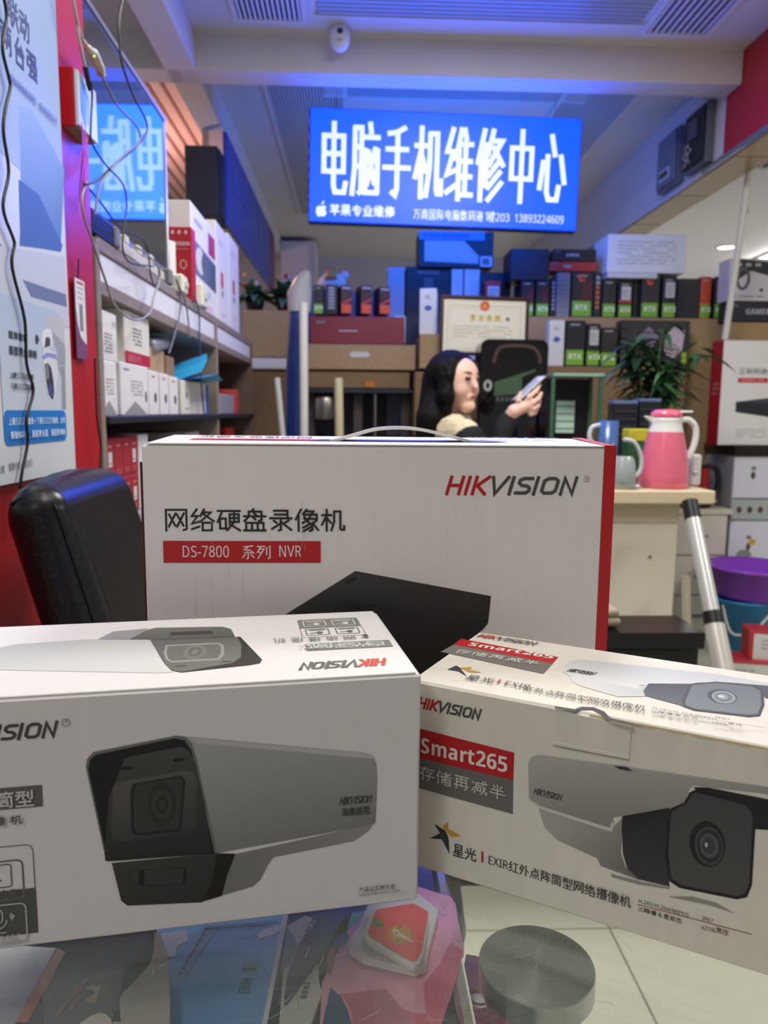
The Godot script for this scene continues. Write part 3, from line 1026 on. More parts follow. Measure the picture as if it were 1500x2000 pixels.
func place_sign(center: Vector3, tilt: float, size: Vector2) -> void:
	var t := thing("light_box_sign", "glowing blue shop sign with white Chinese lettering under the cross beam", "sign", center)
	t.rotation_degrees.z = tilt
	var blue := glow(Color(0.0, 0.395, 1.0), 1.0)
	if not mats.has("sign_blue"):
		blue = StandardMaterial3D.new()
		blue.albedo_color = Color(0.02, 0.1, 0.4)
		blue.roughness = 0.4
		blue.emission_enabled = true
		blue.emission = Color(0.0, 0.215, 1.0)
		blue.emission_energy_multiplier = 3.4
		mats["sign_blue"] = blue
	blue = mats["sign_blue"]
	var case_s := Shape.new()
	case_s.cbox(Vector3(0, 0, -0.03), Vector3(size.x + 0.012, size.y + 0.012, 0.05), 0.003)
	part(t, "case", case_s, plain(rgb8(30, 70, 120), 0.4, 0.3))
	var face := Shape.new()
	face.box(Vector3(0, 0, -0.002), Vector3(size.x, size.y, 0.008))
	part(t, "lit_face", face, blue)
	var back_face := Shape.new()
	back_face.box(Vector3(0, 0, -0.058), Vector3(size.x, size.y, 0.006))
	part(t, "lit_back_face", back_face, glow(Color(0.0, 0.25, 1.0), 2.0))
	var white := glow(Color(0.79, 0.87, 1.0), 1.0)
	var o := Vector3(-size.x / 2, size.y / 2, 0.002)
	# z-view of the sign: 1460 x 605
	var kx := size.x / 1462.0
	var ky := size.y / 608.0
	var big := Ink.new(o, Vector3.RIGHT, Vector3.DOWN, Vector3.BACK, 0.001)
	han(big, "电脑手机维修中心", Vector2(52 * kx, 62 * ky), Vector2(150 * kx, 415 * ky), 170.0 * kx, 27 * kx, Color.WHITE, 0.0, 0.0)
	part(t, "title_lettering", big.shape, white)
	var small := Ink.new(o, Vector3.RIGHT, Vector3.DOWN, Vector3.BACK, 0.001)
	han(small, "苹果专业维修", Vector2(110 * kx, 513 * ky), Vector2(54 * kx, 62 * ky), 60.0 * kx, 7.5 * kx, Color.WHITE)
	han(small, "万商国际电脑数码港", Vector2(565 * kx, 520 * ky), Vector2(38 * kx, 60 * ky), 43.0 * kx, 4.4 * kx, Color.WHITE)
	latin(small, "1", Vector2(955 * kx, 574 * ky), 50 * ky, Color.WHITE, false, 0.7)
	han(small, "楼", Vector2(975 * kx, 520 * ky), Vector2(38 * kx, 60 * ky), 43.0 * kx, 4.4 * kx, Color.WHITE)
	latin(small, "203", Vector2(1015 * kx, 574 * ky), 44 * ky, Color.WHITE, false, 0.85)
	latin(small, "13893224609", Vector2(1120 * kx, 574 * ky), 44 * ky, Color.WHITE, false, 0.78)
	# the fruit mark before the first words
	small.poly([Vector2(37, 545), Vector2(48, 530), Vector2(64, 534), Vector2(78, 528), Vector2(92, 536), Vector2(84, 550), Vector2(94, 568), Vector2(82, 588), Vector2(64, 586), Vector2(48, 590), Vector2(36, 570)].map(func(p): return Vector2(p.x * kx, (p.y - 4) * ky)), Color.WHITE)
	small.poly([Vector2(64, 526), Vector2(68, 508), Vector2(80, 498), Vector2(78, 514)].map(func(p): return Vector2(p.x * kx, (p.y - 2) * ky)), Color.WHITE)
	part(t, "small_lettering", small.shape, white)
	for s in [-1.0, 1.0]:
		var w := Shape.new()
		w.tube([Vector3(s * 0.5, size.y / 2, -0.03), Vector3(s * 0.5, CEIL - center.y, -0.06)], 0.0015, 6)
		part(t, "hanging_wire", w, mat("steel"))
	for s in [1.0, -1.0]:
		var l := AreaLight3D.new()
		l.name = "sign_light"
		l.area_size = size
		l.area_normalize_energy = true
		l.light_color = Color(0.06, 0.31 if s > 0 else 0.45, 1.0)
		l.light_energy = 1.7 if s > 0 else 1.2
		l.area_range = 10.0
		l.area_attenuation = 2.0
		l.shadow_enabled = true
		l.position = center + Vector3(0, 0, 0.012 if s > 0 else -0.075)
		l.rotation_degrees = Vector3(0, 180 if s > 0 else 0, 0)
		l.rotation_degrees = Vector3(0, 0 if s < 0 else 180, 0)
		add_child(l)


# ---------------------------------------------------------------- glass counter and the boxes on it

func build_counter() -> void:
	var t := thing("glass_counter", "scratched clear glass counter top under the three front boxes", "counter", Vector3(0.05, 0, -0.36))
	var s := Shape.new()
	s.cbox(Vector3(0, GLASS_TOP - 0.005, 0), Vector3(1.0, 0.01, 0.9), 0.0015)
	part(t, "glass_top", s, mat("glass"))
	for x in [-0.485, 0.485]:
		for z in [-0.43, 0.43]:
			var leg := Shape.new()
			leg.box(Vector3(x, 0.42, z), Vector3(0.025, 0.84, 0.025))
			part(t, "leg", leg, mat("steel"))
	var sc := Ink.new(Vector3(-0.05, GLASS_TOP, 0.36), Vector3.RIGHT, Vector3.BACK, Vector3.UP, 0.0001)
	var r := RandomNumberGenerator.new()
	r.seed = 5
	for i in 46:
		var a := Vector2(r.randf_range(-0.12, 0.16), r.randf_range(-0.46, -0.3))
		var ang := r.randf_range(0, PI)
		sc.line([a, a + Vector2(cos(ang), sin(ang)) * r.randf_range(0.002, 0.009), a + Vector2(cos(ang + 0.3), sin(ang + 0.3)) * r.randf_range(0.009, 0.013)], 0.00022, rgb8(70, 74, 72) if i % 2 else rgb8(150, 152, 150))
	ink_part(t, "scratch", sc).set_meta("kind", "stuff")
	# steel disc glued under the glass, on its post
	var disc := thing("steel_disc", "round brushed steel disc and post glued beneath the glass", "disc", Vector3(0.1052, 0.839, -0.3919) * Vector3(1, 0, 1) + Vector3(0, 0.745, 0))
	var top := 0.0935
	var d := Shape.new()
	d.mapped = true
	for k in 72:
		var a := TAU * k / 72
		var b := TAU * (k + 1) / 72
		var c := Vector3(0, top, 0)
		d.vert(c, Vector3.UP, Vector2((k + 0.5) / 72.0, 0))
		d.vert(c + Vector3(cos(a), 0, sin(a)) * 0.0325, Vector3.UP, Vector2(k / 72.0, 1))
		d.vert(c + Vector3(cos(b), 0, sin(b)) * 0.0325, Vector3.UP, Vector2((k + 1) / 72.0, 1))
	var brushed := StandardMaterial3D.new()
	brushed.albedo_color = rgb8(150, 158, 152)
	brushed.metallic = 1.0
	brushed.roughness = 0.18
	brushed.anisotropy_enabled = true
	brushed.anisotropy = -0.92
	part(disc, "brushed_face", d, brushed)
	var rim := Shape.new()
	rim.lathe(Vector3.ZERO, [Vector2(0.0, top - 0.0145), Vector2(0.0322, top - 0.0145), Vector2(0.0328, top - 0.014), Vector2(0.0328, top - 0.001), Vector2(0.0325, top)], 56, Vector3.ONE, true)
	part(disc, "rim", rim, plain(rgb8(176, 178, 174), 0.25, 1.0))
	var post := Shape.new()
	post.lathe(Vector3.ZERO, [Vector2(0.0155, 0.0), Vector2(0.0155, top - 0.0145)], 32)
	part(disc, "post", post, mat("chrome"))
	# shelf inside the counter, with its bright edge strip
	var sh := thing("counter_shelf", "dark shelf with a bright metal edge beneath the glass counter", "shelf", Vector3(-0.18, 0.74, -0.36))
	var sb := Shape.new()
	sb.cbox(Vector3(0, 0.006, 0), Vector3(0.5, 0.012, 0.8), 0.001)
	part(sh, "board", sb, plain(rgb8(26, 26, 28), 0.3))
	var e := Shape.new()
	e.cbox(Vector3(0.256, 0.007, 0), Vector3(0.01, 0.018, 0.8), 0.002)
	part(sh, "edge_strip", e, mat("chrome"))
	for x in [-0.22, 0.22]:
		var leg := Shape.new()
		leg.box(Vector3(x, -0.37, -0.3), Vector3(0.03, 0.74, 0.03))
		part(sh, "leg", leg, mat("black_plastic"))
	# maroon plate with a hole that carries the post
	var mp := thing("maroon_plate", "maroon plate with a round hole under the steel disc post", "plate", Vector3(0, 0.742, 0))
	var outline := PackedVector2Array()
	for p in flat3([0.0858, 0.745, -0.5206, 0.0933, 0.745, -0.5186, 0.1043, 0.745, -0.5109, 0.1149, 0.745, -0.4911, 0.1439, 0.745, -0.4642, 0.155, 0.745, -0.4508, 0.1533, 0.745, -0.4267, 0.0643, 0.745, -0.4293, 0.0735, 0.745, -0.4759]):
		outline.append(Vector2(p.x, p.z))
	var plate := Shape.new()
	plate.prism(outline, 0.003, Transform3D(Basis(Vector3.RIGHT, Vector3.BACK, Vector3.DOWN), Vector3(0, 0.0015, 0)))
	part(mp, "board", plate, plain(rgb8(120, 30, 56), 0.4))
	var hole := Shape.new()
	hole.lathe(Vector3(0.0878, 0.745, -0.4745) * Vector3(1, 0, 1), [Vector2(0.0, 0.0036), Vector2(0.0065, 0.0036), Vector2(0.0065, 0.0)], 24)
	part(mp, "hole_cap", hole, mat("white_plastic"))
	var ring := Shape.new()
	ring.lathe(Vector3(0.0887, 0.745, -0.4775) * Vector3(1, 0, 1), [Vector2(0.0066, 0.0045), Vector2(0.0078, 0.0045), Vector2(0.0082, 0.003)], 24)
	part(mp, "hole_rim", ring, plain(rgb8(104, 18, 36), 0.4))
	build_under_glass()


func flat_sheet(called: String, label: String, category: String, points: Array, y: float, thick: float, material: Material) -> Node3D:
	var c := Vector3.ZERO
	for p in points:
		c += p / points.size()
	var t := thing(called, label, category, Vector3(c.x, y, c.z))
	var outline := PackedVector2Array()
	for p in points:
		outline.append(Vector2(p.x - c.x, p.z - c.z))
	var s := Shape.new()
	s.prism(outline, thick, Transform3D(Basis(Vector3.RIGHT, Vector3.BACK, Vector3.DOWN), Vector3(0, thick / 2, 0)))
	part(t, "sheet", s, material)
	return t


# ink on a level sheet, in the sheet's own metres; points come as places in the room
func sheet_ink(t: Node3D, thick: float) -> Ink:
	return Ink.new(Vector3(0, thick, 0), Vector3.RIGHT, Vector3.BACK, Vector3.UP, 0.0002)


func on_sheet(t: Node3D, points: Array) -> Array:
	return points.map(func(p): return Vector2(p.x - t.position.x, p.z - t.position.z))


func build_under_glass() -> void:
	var y := 0.7525
	# blue brochure with a crane
	var b := flat_sheet("brochure", "blue sky brochure with a crane lattice lying under the glass", "brochure", flat3([-0.1554, 0.7545, -0.5631, -0.0508, 0.7545, -0.5603, -0.0562, 0.7545, -0.4294, -0.1219, 0.7545, -0.4313]), y, 0.002, plain(rgb8(226, 232, 228), 0.4))
	var ink := sheet_ink(b, 0.002)
	ink.poly(on_sheet(b, flat3([-0.1539, 0.7545, -0.5614, -0.055, 0.7545, -0.5587, -0.0593, 0.7545, -0.4305, -0.1213, 0.7545, -0.4324])), rgb8(156, 212, 250), rgb8(88, 152, 224), on_sheet(b, flat3([-0.1138, 0.7545, -0.5426]))[0], on_sheet(b, flat3([-0.1008, 0.7545, -0.4757]))[0])
	ink_part(b, "sky_picture", ink)
	var cl := sheet_ink(b, 0.0024)
	for q in [flat3([-0.1454, 0.7545, -0.5358, -0.1267, 0.7545, -0.5398, -0.1231, 0.7545, -0.5276, -0.1299, 0.7545, -0.522, -0.1293, 0.7545, -0.5106, -0.1372, 0.7545, -0.5108]), flat3([-0.0729, 0.7545, -0.5338, -0.0652, 0.7545, -0.5397, -0.0563, 0.7545, -0.5442, -0.0541, 0.7545, -0.5379, -0.0613, 0.7545, -0.5319, -0.0701, 0.7545, -0.5284])]:
		cl.poly(on_sheet(b, q), rgb8(232, 242, 246))
	ink_part(b, "cloud_picture", cl)
	var cr := sheet_ink(b, 0.0028)
	var la: Array = on_sheet(b, flat3([-0.1117, 0.7545, -0.5425, -0.1226, 0.7545, -0.4902]))
	var lb: Array = on_sheet(b, flat3([-0.104, 0.7545, -0.5408, -0.1185, 0.7545, -0.4888]))
	cr.line(la, 0.0011, rgb8(56, 66, 66))
	cr.line(lb, 0.0007, rgb8(120, 130, 128))
	for i in 9:
		var p: Vector2 = la[0].lerp(la[1], i / 9.0)
		var q: Vector2 = lb[0].lerp(lb[1], (i + 0.5) / 9.0)
		var r: Vector2 = la[0].lerp(la[1], (i + 1) / 9.0)
		cr.line([p, q, r], 0.0006, rgb8(196, 204, 200))
	cr.line(on_sheet(b, flat3([-0.1136, 0.7545, -0.5418, -0.0582, 0.7545, -0.5474])), 0.0014, rgb8(150, 160, 150))
	cr.line(on_sheet(b, flat3([-0.1132, 0.7545, -0.5395, -0.0667, 0.7545, -0.5429])), 0.0009, rgb8(40, 52, 60))
	ink_part(b, "crane_picture", cr)
	var lg := sheet_ink(b, 0.0028)
	for q in [[0, rgb8(130, 168, 140)], [30, rgb8(130, 168, 140)], [60, rgb8(40, 70, 96)]]:
		lg.poly(on_sheet(b, [Vector3(-0.0782, 0.7545, -0.5022), Vector3(-0.0683, 0.7545, -0.502), Vector3(-0.0682, 0.7545, -0.4995), Vector3(-0.078, 0.7545, -0.4998)]).map(func(p): return p + Vector2(0, 0.0022 * q[0] / 30.0)), q[1])
	# two characters turned on their side
	var o: Vector2 = on_sheet(b, flat3([-0.0694, 0.7545, -0.488]))[0]
	var turned := Ink.new(Vector3(o.x, 0.002, o.y), Vector3(-0.08, 0, 1).normalized(), Vector3(-1, 0, -0.08).normalized(), Vector3.UP, 0.0009)
	han(turned, "桢田", Vector2(0, 0), Vector2(0.0068, 0.008), 0.0078, 0.0008, rgb8(30, 52, 76))
	ink_part(b, "logo_bars", lg)
	ink_part(b, "side_lettering", turned)
	# orange and black leaflet
	var c := flat_sheet("brochure", "black and orange technical brochure under the glass, far lower corner", "brochure", flat3([-0.2705, 0.7545, -0.5299, -0.2186, 0.7545, -0.5241, -0.1513, 0.7545, -0.5367, -0.1247, 0.7545, -0.434, -0.2271, 0.7545, -0.437]), y, 0.0016, plain(rgb8(34, 36, 36), 0.35))
	var ci := sheet_ink(c, 0.0016)
	ci.poly(on_sheet(c, flat3([-0.2705, 0.7545, -0.5299, -0.2192, 0.7545, -0.5235, -0.2188, 0.7545, -0.4541, -0.2179, 0.7545, -0.4447, -0.2309, 0.7545, -0.445])), rgb8(232, 240, 230), rgb8(196, 208, 202), on_sheet(c, flat3([-0.2418, 0.7545, -0.4988]))[0], on_sheet(c, flat3([-0.2179, 0.7545, -0.4962]))[0])
	ink_part(c, "pale_panel", ci)
	var cj := sheet_ink(c, 0.0019)
	cj.poly(on_sheet(c, flat3([-0.2182, 0.7545, -0.523, -0.2106, 0.7545, -0.5185, -0.2108, 0.7545, -0.4539, -0.2188, 0.7545, -0.4541])), rgb8(236, 140, 90), rgb8(186, 172, 140), on_sheet(c, flat3([-0.2153, 0.7545, -0.4827]))[0], on_sheet(c, flat3([-0.2221, 0.7545, -0.4857]))[0])
	cj.poly(on_sheet(c, flat3([-0.1862, 0.7545, -0.4928, -0.1846, 0.7545, -0.4923, -0.1937, 0.7545, -0.4589, -0.1956, 0.7545, -0.4585])), rgb8(206, 130, 100))
	cj.poly(on_sheet(c, flat3([-0.1858, 0.7545, -0.4768, -0.1846, 0.7545, -0.4763, -0.1866, 0.7545, -0.463, -0.1885, 0.7545, -0.4626])), rgb8(206, 130, 100))
	cj.poly(on_sheet(c, flat3([-0.1798, 0.7545, -0.4971, -0.1704, 0.7545, -0.4968, -0.1715, 0.7545, -0.489, -0.1825, 0.7545, -0.4884])), rgb8(88, 84, 72))
	cj.poly(on_sheet(c, flat3([-0.1833, 0.7545, -0.4846, -0.1738, 0.7545, -0.4843, -0.1721, 0.7545, -0.4696, -0.1801, 0.7545, -0.4694, -0.1791, 0.7545, -0.4743, -0.1755, 0.7545, -0.4778, -0.1785, 0.7545, -0.4807, -0.1838, 0.7545, -0.4818])), rgb8(196, 182, 140))
	var r := RandomNumberGenerator.new()
	r.seed = 11
	var a0: Vector2 = on_sheet(c, flat3([-0.2092, 0.7545, -0.492]))[0]
	var a1: Vector2 = on_sheet(c, flat3([-0.2078, 0.7545, -0.461]))[0]
	for i in 60:
		var p := a0.lerp(a1, r.randf()) + Vector2(r.randf_range(0, 0.022), r.randf_range(-0.002, 0.002))
		cj.rect(p.x, p.y, p.x + r.randf_range(0.0005, 0.003), p.y + r.randf_range(0.0003, 0.0007), rgb8(120, 122, 112))
	ink_part(c, "machine_picture", cj)
	# curved beige and charcoal grip, a headset or tool handle
	var g := flat_sheet("curved_handle", "curved beige and charcoal moulded handle lying under the glass", "handle", flat3([-0.1488, 0.765, -0.431, -0.1525, 0.765, -0.4431, -0.1562, 0.765, -0.4612, -0.1539, 0.765, -0.4647, -0.1489, 0.765, -0.4755, -0.1428, 0.765, -0.4888, -0.1437, 0.765, -0.503, -0.1485, 0.765, -0.5214, -0.1425, 0.765, -0.5212, -0.1307, 0.765, -0.4975, -0.1191, 0.765, -0.4548, -0.1138, 0.765, -0.43]), y + 0.0025, 0.012, plain(rgb8(200, 194, 182), 0.5))
	var dk := sheet_ink(g, 0.012)
	dk.poly(on_sheet(g, flat3([-0.1533, 0.7655, -0.4985, -0.1473, 0.7655, -0.5004, -0.1483, 0.7655, -0.5207, -0.1462, 0.7655, -0.5206, -0.142, 0.7655, -0.5023, -0.1407, 0.7655, -0.4891, -0.1476, 0.7655, -0.4712, -0.152, 0.7655, -0.4631, -0.1523, 0.7655, -0.4561, -0.1459, 0.7655, -0.4383, -0.1511, 0.7655, -0.4385, -0.1566, 0.7655, -0.4606, -0.1643, 0.7655, -0.468, -0.1586, 0.7655, -0.4828])), rgb8(36, 38, 44))
	ink_part(g, "charcoal_inlay", dk)
	var g2 := flat_sheet("beige_knob", "small beige rounded grip end at the lower frame edge under glass", "handle", flat3([-0.1725, 0.765, -0.4397, -0.1681, 0.765, -0.4453, -0.1633, 0.765, -0.4484, -0.1584, 0.765, -0.4475, -0.1538, 0.765, -0.4432, -0.1508, 0.765, -0.4374, -0.1488, 0.765, -0.431, -0.1697, 0.765, -0.4316]), y + 0.0025, 0.01, plain(rgb8(214, 208, 196), 0.5))
	g2.set_meta("category", "grip")
	# dark folded bag with lettering, and papers beneath
	var w := flat_sheet("paper_bundle", "bundle of pale printed papers beside the dark sleeve under glass", "paper", flat3([-0.0506, 0.757, -0.5398, -0.0367, 0.757, -0.5522, -0.0301, 0.757, -0.5488, -0.0227, 0.757, -0.4798, -0.0205, 0.757, -0.4722, -0.0264, 0.757, -0.4455, -0.0469, 0.757, -0.4385]), y + 0.0, 0.004, plain(rgb8(206, 208, 198), 0.6))
	var wi := sheet_ink(w, 0.004)
	var ws: Vector2 = on_sheet(w, flat3([-0.0286, 0.757, -0.4813]))[0]
	var wt := Ink.new(Vector3(ws.x, 0.004, ws.y), Vector3(-0.15, 0, 1).normalized(), Vector3(-1, 0, -0.15).normalized(), Vector3.UP, 0.0004)
	han(wt, "互联面面", Vector2.ZERO, Vector2(0.0036, 0.0044), 0.0042, 0.0004, rgb8(60, 62, 60))
	wi.poly(on_sheet(w, flat3([-0.0506, 0.757, -0.5398, -0.0408, 0.757, -0.5213, -0.044, 0.757, -0.4988, -0.0504, 0.757, -0.4936])), rgb8(120, 136, 146))
	ink_part(w, "grey_picture", wi)
	ink_part(w, "side_lettering", wt)
	var bag := flat_sheet("document_sleeve", "dark navy folded sleeve with white side lettering under the glass", "sleeve", flat3([-0.0304, 0.762, -0.5459, -0.0012, 0.762, -0.5508, -0.0085, 0.762, -0.5381, -0.0182, 0.762, -0.5141, -0.0272, 0.762, -0.4947, -0.0436, 0.762, -0.4609, -0.0454, 0.762, -0.4609, -0.0453, 0.762, -0.4807, -0.0393, 0.762, -0.5147]), y + 0.004, 0.004, plain(rgb8(62, 66, 80), 0.45))
	var bo: Vector2 = on_sheet(bag, flat3([-0.0272, 0.763, -0.5396]))[0]
	var be: Vector2 = on_sheet(bag, flat3([-0.0392, 0.763, -0.5133]))[0]
	var dir := (be - bo).normalized()
	var bt := Ink.new(Vector3(bo.x, 0.004, bo.y), Vector3(dir.x, 0, dir.y), Vector3(-dir.y, 0, dir.x), Vector3.UP, 0.0004)
	han(bt, "任责厂大网联", Vector2(0, 0), Vector2(0.0042, 0.0046), (be - bo).length() / 6.0, 0.0005, rgb8(210, 212, 214))
	ink_part(bag, "side_lettering", bt)
	var bk := flat_sheet("black_pouch", "black crumpled pouch between the sleeve and the pink pack", "pouch", flat3([-0.0066, 0.757, -0.5523, 0.0042, 0.757, -0.5578, -0.0012, 0.757, -0.5385, -0.0104, 0.757, -0.5264, -0.0149, 0.757, -0.5063, -0.0239, 0.757, -0.485, -0.0266, 0.757, -0.501, -0.0185, 0.757, -0.5222]), y, 0.003, plain(rgb8(30, 34, 36), 0.25))
	bk.set_meta("label", "black crumpled pouch between the navy sleeve and the pink pack")
	# pink plastic pack
	var pk := flat_sheet("pink_pack", "pink plastic accessory pack with blue and red shapes under the glass", "packet", flat3([0.0085, 0.757, -0.5543, 0.024, 0.757, -0.5623, 0.0523, 0.757, -0.5864, 0.0653, 0.757, -0.5787, 0.0802, 0.757, -0.5712, 0.0833, 0.757, -0.5607, 0.0824, 0.757, -0.5458, 0.0827, 0.757, -0.5106, 0.0728, 0.757, -0.4822, 0.0568, 0.757, -0.442, 0.0543, 0.757, -0.4355, -0.0208, 0.757, -0.4377, -0.0208, 0.757, -0.4798, -0.0082, 0.757, -0.5175, -0.0012, 0.757, -0.54]), y, 0.005, plain(rgb8(240, 166, 188), 0.3))
	var pi := sheet_ink(pk, 0.005)
	pi.poly(on_sheet(pk, flat3([-0.0149, 0.76, -0.4747, -0.0073, 0.76, -0.4658, -0.0026, 0.76, -0.4538, 0.0001, 0.76, -0.4402, 0.0002, 0.76, -0.4343, -0.0202, 0.76, -0.4349])), rgb8(56, 84, 118))
	pi.poly(on_sheet(pk, flat3([0.0813, 0.76, -0.5082, 0.0723, 0.76, -0.4786, 0.0548, 0.76, -0.4332, 0.0366, 0.76, -0.4338, 0.0282, 0.76, -0.4565, 0.0432, 0.76, -0.4502, 0.0486, 0.76, -0.4501, 0.0492, 0.76, -0.4766, 0.0626, 0.76, -0.4947, 0.0733, 0.76, -0.5171])), rgb8(216, 104, 134))
	pi.poly(on_sheet(pk, flat3([0.0001, 0.76, -0.4402, 0.0001, 0.76, -0.4515, -0.0045, 0.76, -0.4633, -0.0092, 0.76, -0.4683, 0.0225, 0.76, -0.4724, 0.0344, 0.76, -0.4528, 0.0453, 0.76, -0.4335, 0.001, 0.76, -0.4348])), rgb8(206, 112, 136))
	pi.poly(on_sheet(pk, flat3([-0.0134, 0.76, -0.5225, -0.0042, 0.76, -0.5313, -0.0026, 0.76, -0.5252, -0.0041, 0.76, -0.5178, -0.0111, 0.76, -0.5107, -0.0151, 0.76, -0.5109])), rgb8(64, 92, 124))
	pi.poly(on_sheet(pk, flat3([-0.0183, 0.76, -0.4889, -0.018, 0.76, -0.5081, -0.0142, 0.76, -0.5166, -0.0121, 0.76, -0.5108, -0.0127, 0.76, -0.4968, -0.0153, 0.76, -0.4862])), rgb8(156, 98, 74))
	pi.poly(on_sheet(pk, flat3([-0.0001, 0.76, -0.552, 0.0107, 0.76, -0.555, 0.0041, 0.76, -0.5421, -0.0043, 0.76, -0.5344])), rgb8(96, 196, 186))
	ink_part(pk, "printed_shapes", pi)
	var pr := sheet_ink(pk, 0.0054)
	for q in [Vector3(-0.0037, 0.76, -0.4775), Vector3(0.0117, 0.76, -0.472), Vector3(0.026, 0.76, -0.4661), Vector3(0.0388, 0.76, -0.4579)]:
		var m: Vector2 = on_sheet(pk, [q])[0]
		pr.line(oval(m, 0.0036, 0.0036, 20), 0.0003, rgb8(232, 190, 204), true)
		pr.line(oval(m, 0.0018, 0.0015, 12), 0.0003, rgb8(232, 190, 204), true)
	ink_part(pk, "round_symbols", pr)
	var po: Vector2 = on_sheet(pk, flat3([0.076, 0.76, -0.5696]))[0]
	var pt := Ink.new(Vector3(po.x, 0.005, po.y), Vector3(-0.1, 0, 1).normalized(), Vector3(-1, 0, -0.1).normalized(), Vector3.UP, 0.0005)
	latin(pt, "XUNC26", Vector2(0, 0.004), 0.004, rgb8(244, 220, 228), true)
	ink_part(pk, "side_lettering", pt)
	# white hinged case with a red bear lid
	case_with_lid()


func case_with_lid() -> void:
	var y := 0.76
	var base: Array = flat3([-0.0011, 0.762, -0.5136, 0.0061, 0.762, -0.5283, 0.0128, 0.762, -0.5529, 0.0516, 0.762, -0.5647, 0.0669, 0.762, -0.5424, 0.0541, 0.762, -0.4979, 0.0518, 0.762, -0.4845, 0.0438, 0.762, -0.4801, 0.0078, 0.762, -0.493, -0.002, 0.762, -0.5036])
	var t := flat_sheet("gadget_case", "white hinged gadget case with a red printed lid on the pink pack", "case", base, y, 0.006, mat("white_plastic"))
	t.set_meta("label", "white hinged gadget case with a red lid on the pink pack")
	var lid: Array = flat3([0.0166, 0.775, -0.5359, 0.0486, 0.775, -0.5433, 0.0579, 0.775, -0.5292, 0.0565, 0.775, -0.5198, 0.0495, 0.775, -0.4826, 0.0461, 0.775, -0.4761, 0.042, 0.775, -0.4717, 0.0374, 0.775, -0.4737, 0.0117, 0.775, -0.4975, 0.0074, 0.775, -0.5062])
	var outline := PackedVector2Array()
	for p in lid:
		outline.append(Vector2(p.x - t.position.x, p.z - t.position.z))
	var s := Shape.new()
	s.prism(outline, 0.003, Transform3D(Basis(Vector3.RIGHT, Vector3.BACK, Vector3.DOWN), Vector3(0, 0.0125, 0)))
	part(t, "lid", s, mat("white_plastic"))
	var rest := Shape.new()
	for k in 3:
		var p: Vector2 = outline[[1, 3, 8][k]].lerp(outline[0].lerp(outline[5], 0.5), 0.35)
		rest.box(Vector3(p.x, 0.0085, p.y), Vector3(0.006, 0.006, 0.006))
	part(t, "inner_post", rest, mat("white_plastic"))
	var ink := Ink.new(Vector3(0, 0.014, 0), Vector3.RIGHT, Vector3.BACK, Vector3.UP, 0.0002)
	ink.poly(on_sheet(t, flat3([0.018, 0.7765, -0.5326, 0.0472, 0.7765, -0.5395, 0.0574, 0.7765, -0.5295, 0.0559, 0.7765, -0.5193, 0.049, 0.7765, -0.4875, 0.0443, 0.7765, -0.4775, 0.0414, 0.7765, -0.4769, 0.0369, 0.7765, -0.4797, 0.0127, 0.7765, -0.5026, 0.0113, 0.7765, -0.507])), rgb8(250, 100, 100))
	ink.poly(on_sheet(t, flat3([0.0146, 0.7765, -0.5189, 0.0172, 0.7765, -0.5227, 0.0212, 0.7765, -0.5195, 0.0228, 0.7765, -0.5141, 0.021, 0.7765, -0.5119, 0.017, 0.7765, -0.5135])), rgb8(120, 170, 80))
	var c: Vector2 = on_sheet(t, flat3([0.0344, 0.7765, -0.5046]))[0]
	ink.poly(oval(c, 0.0088, 0.0098, 26), rgb8(216, 160, 70))
	ink.poly(on_sheet(t, flat3([0.0289, 0.7765, -0.5102, 0.032, 0.7765, -0.5112, 0.0347, 0.7765, -0.5071, 0.0435, 0.7765, -0.4974, 0.0428, 0.7765, -0.4957, 0.0344, 0.7765, -0.502, 0.0306, 0.7765, -0.5035])), rgb8(236, 218, 180))
	for q in flat3([0.032, 0.7765, -0.5061, 0.0351, 0.7765, -0.5129, 0.0324, 0.7765, -0.4972]):
		var m: Vector2 = on_sheet(t, [q])[0]
		ink.poly(oval(m, 0.0009, 0.0008, 12), rgb8(50, 40, 36))
	for q in flat3([0.0323, 0.7765, -0.5169, 0.0282, 0.7765, -0.4996]):
		var m: Vector2 = on_sheet(t, [q])[0]
		ink.poly(oval(m, 0.001, 0.0009, 12), rgb8(236, 120, 100))
	ink_part(t, "lid_picture", ink)


const RED_INK := Color(0.725, 0.075, 0.11)
const GREY_INK := Color(0.29, 0.285, 0.28)


func build_front_boxes() -> void:
	recorder_box(Vector3(0.022, 0.85, -0.6525), 0, Vector3(0.3788, 0.275, 0.095))
	left_box(Vector3(-0.1385, 0.85, -0.477), 9, Vector3(0.34, 0.1455, 0.142))
	right_box(Vector3(0.1979, 0.85, -0.4502), -30, Vector3(0.3, 0.1285, 0.124))


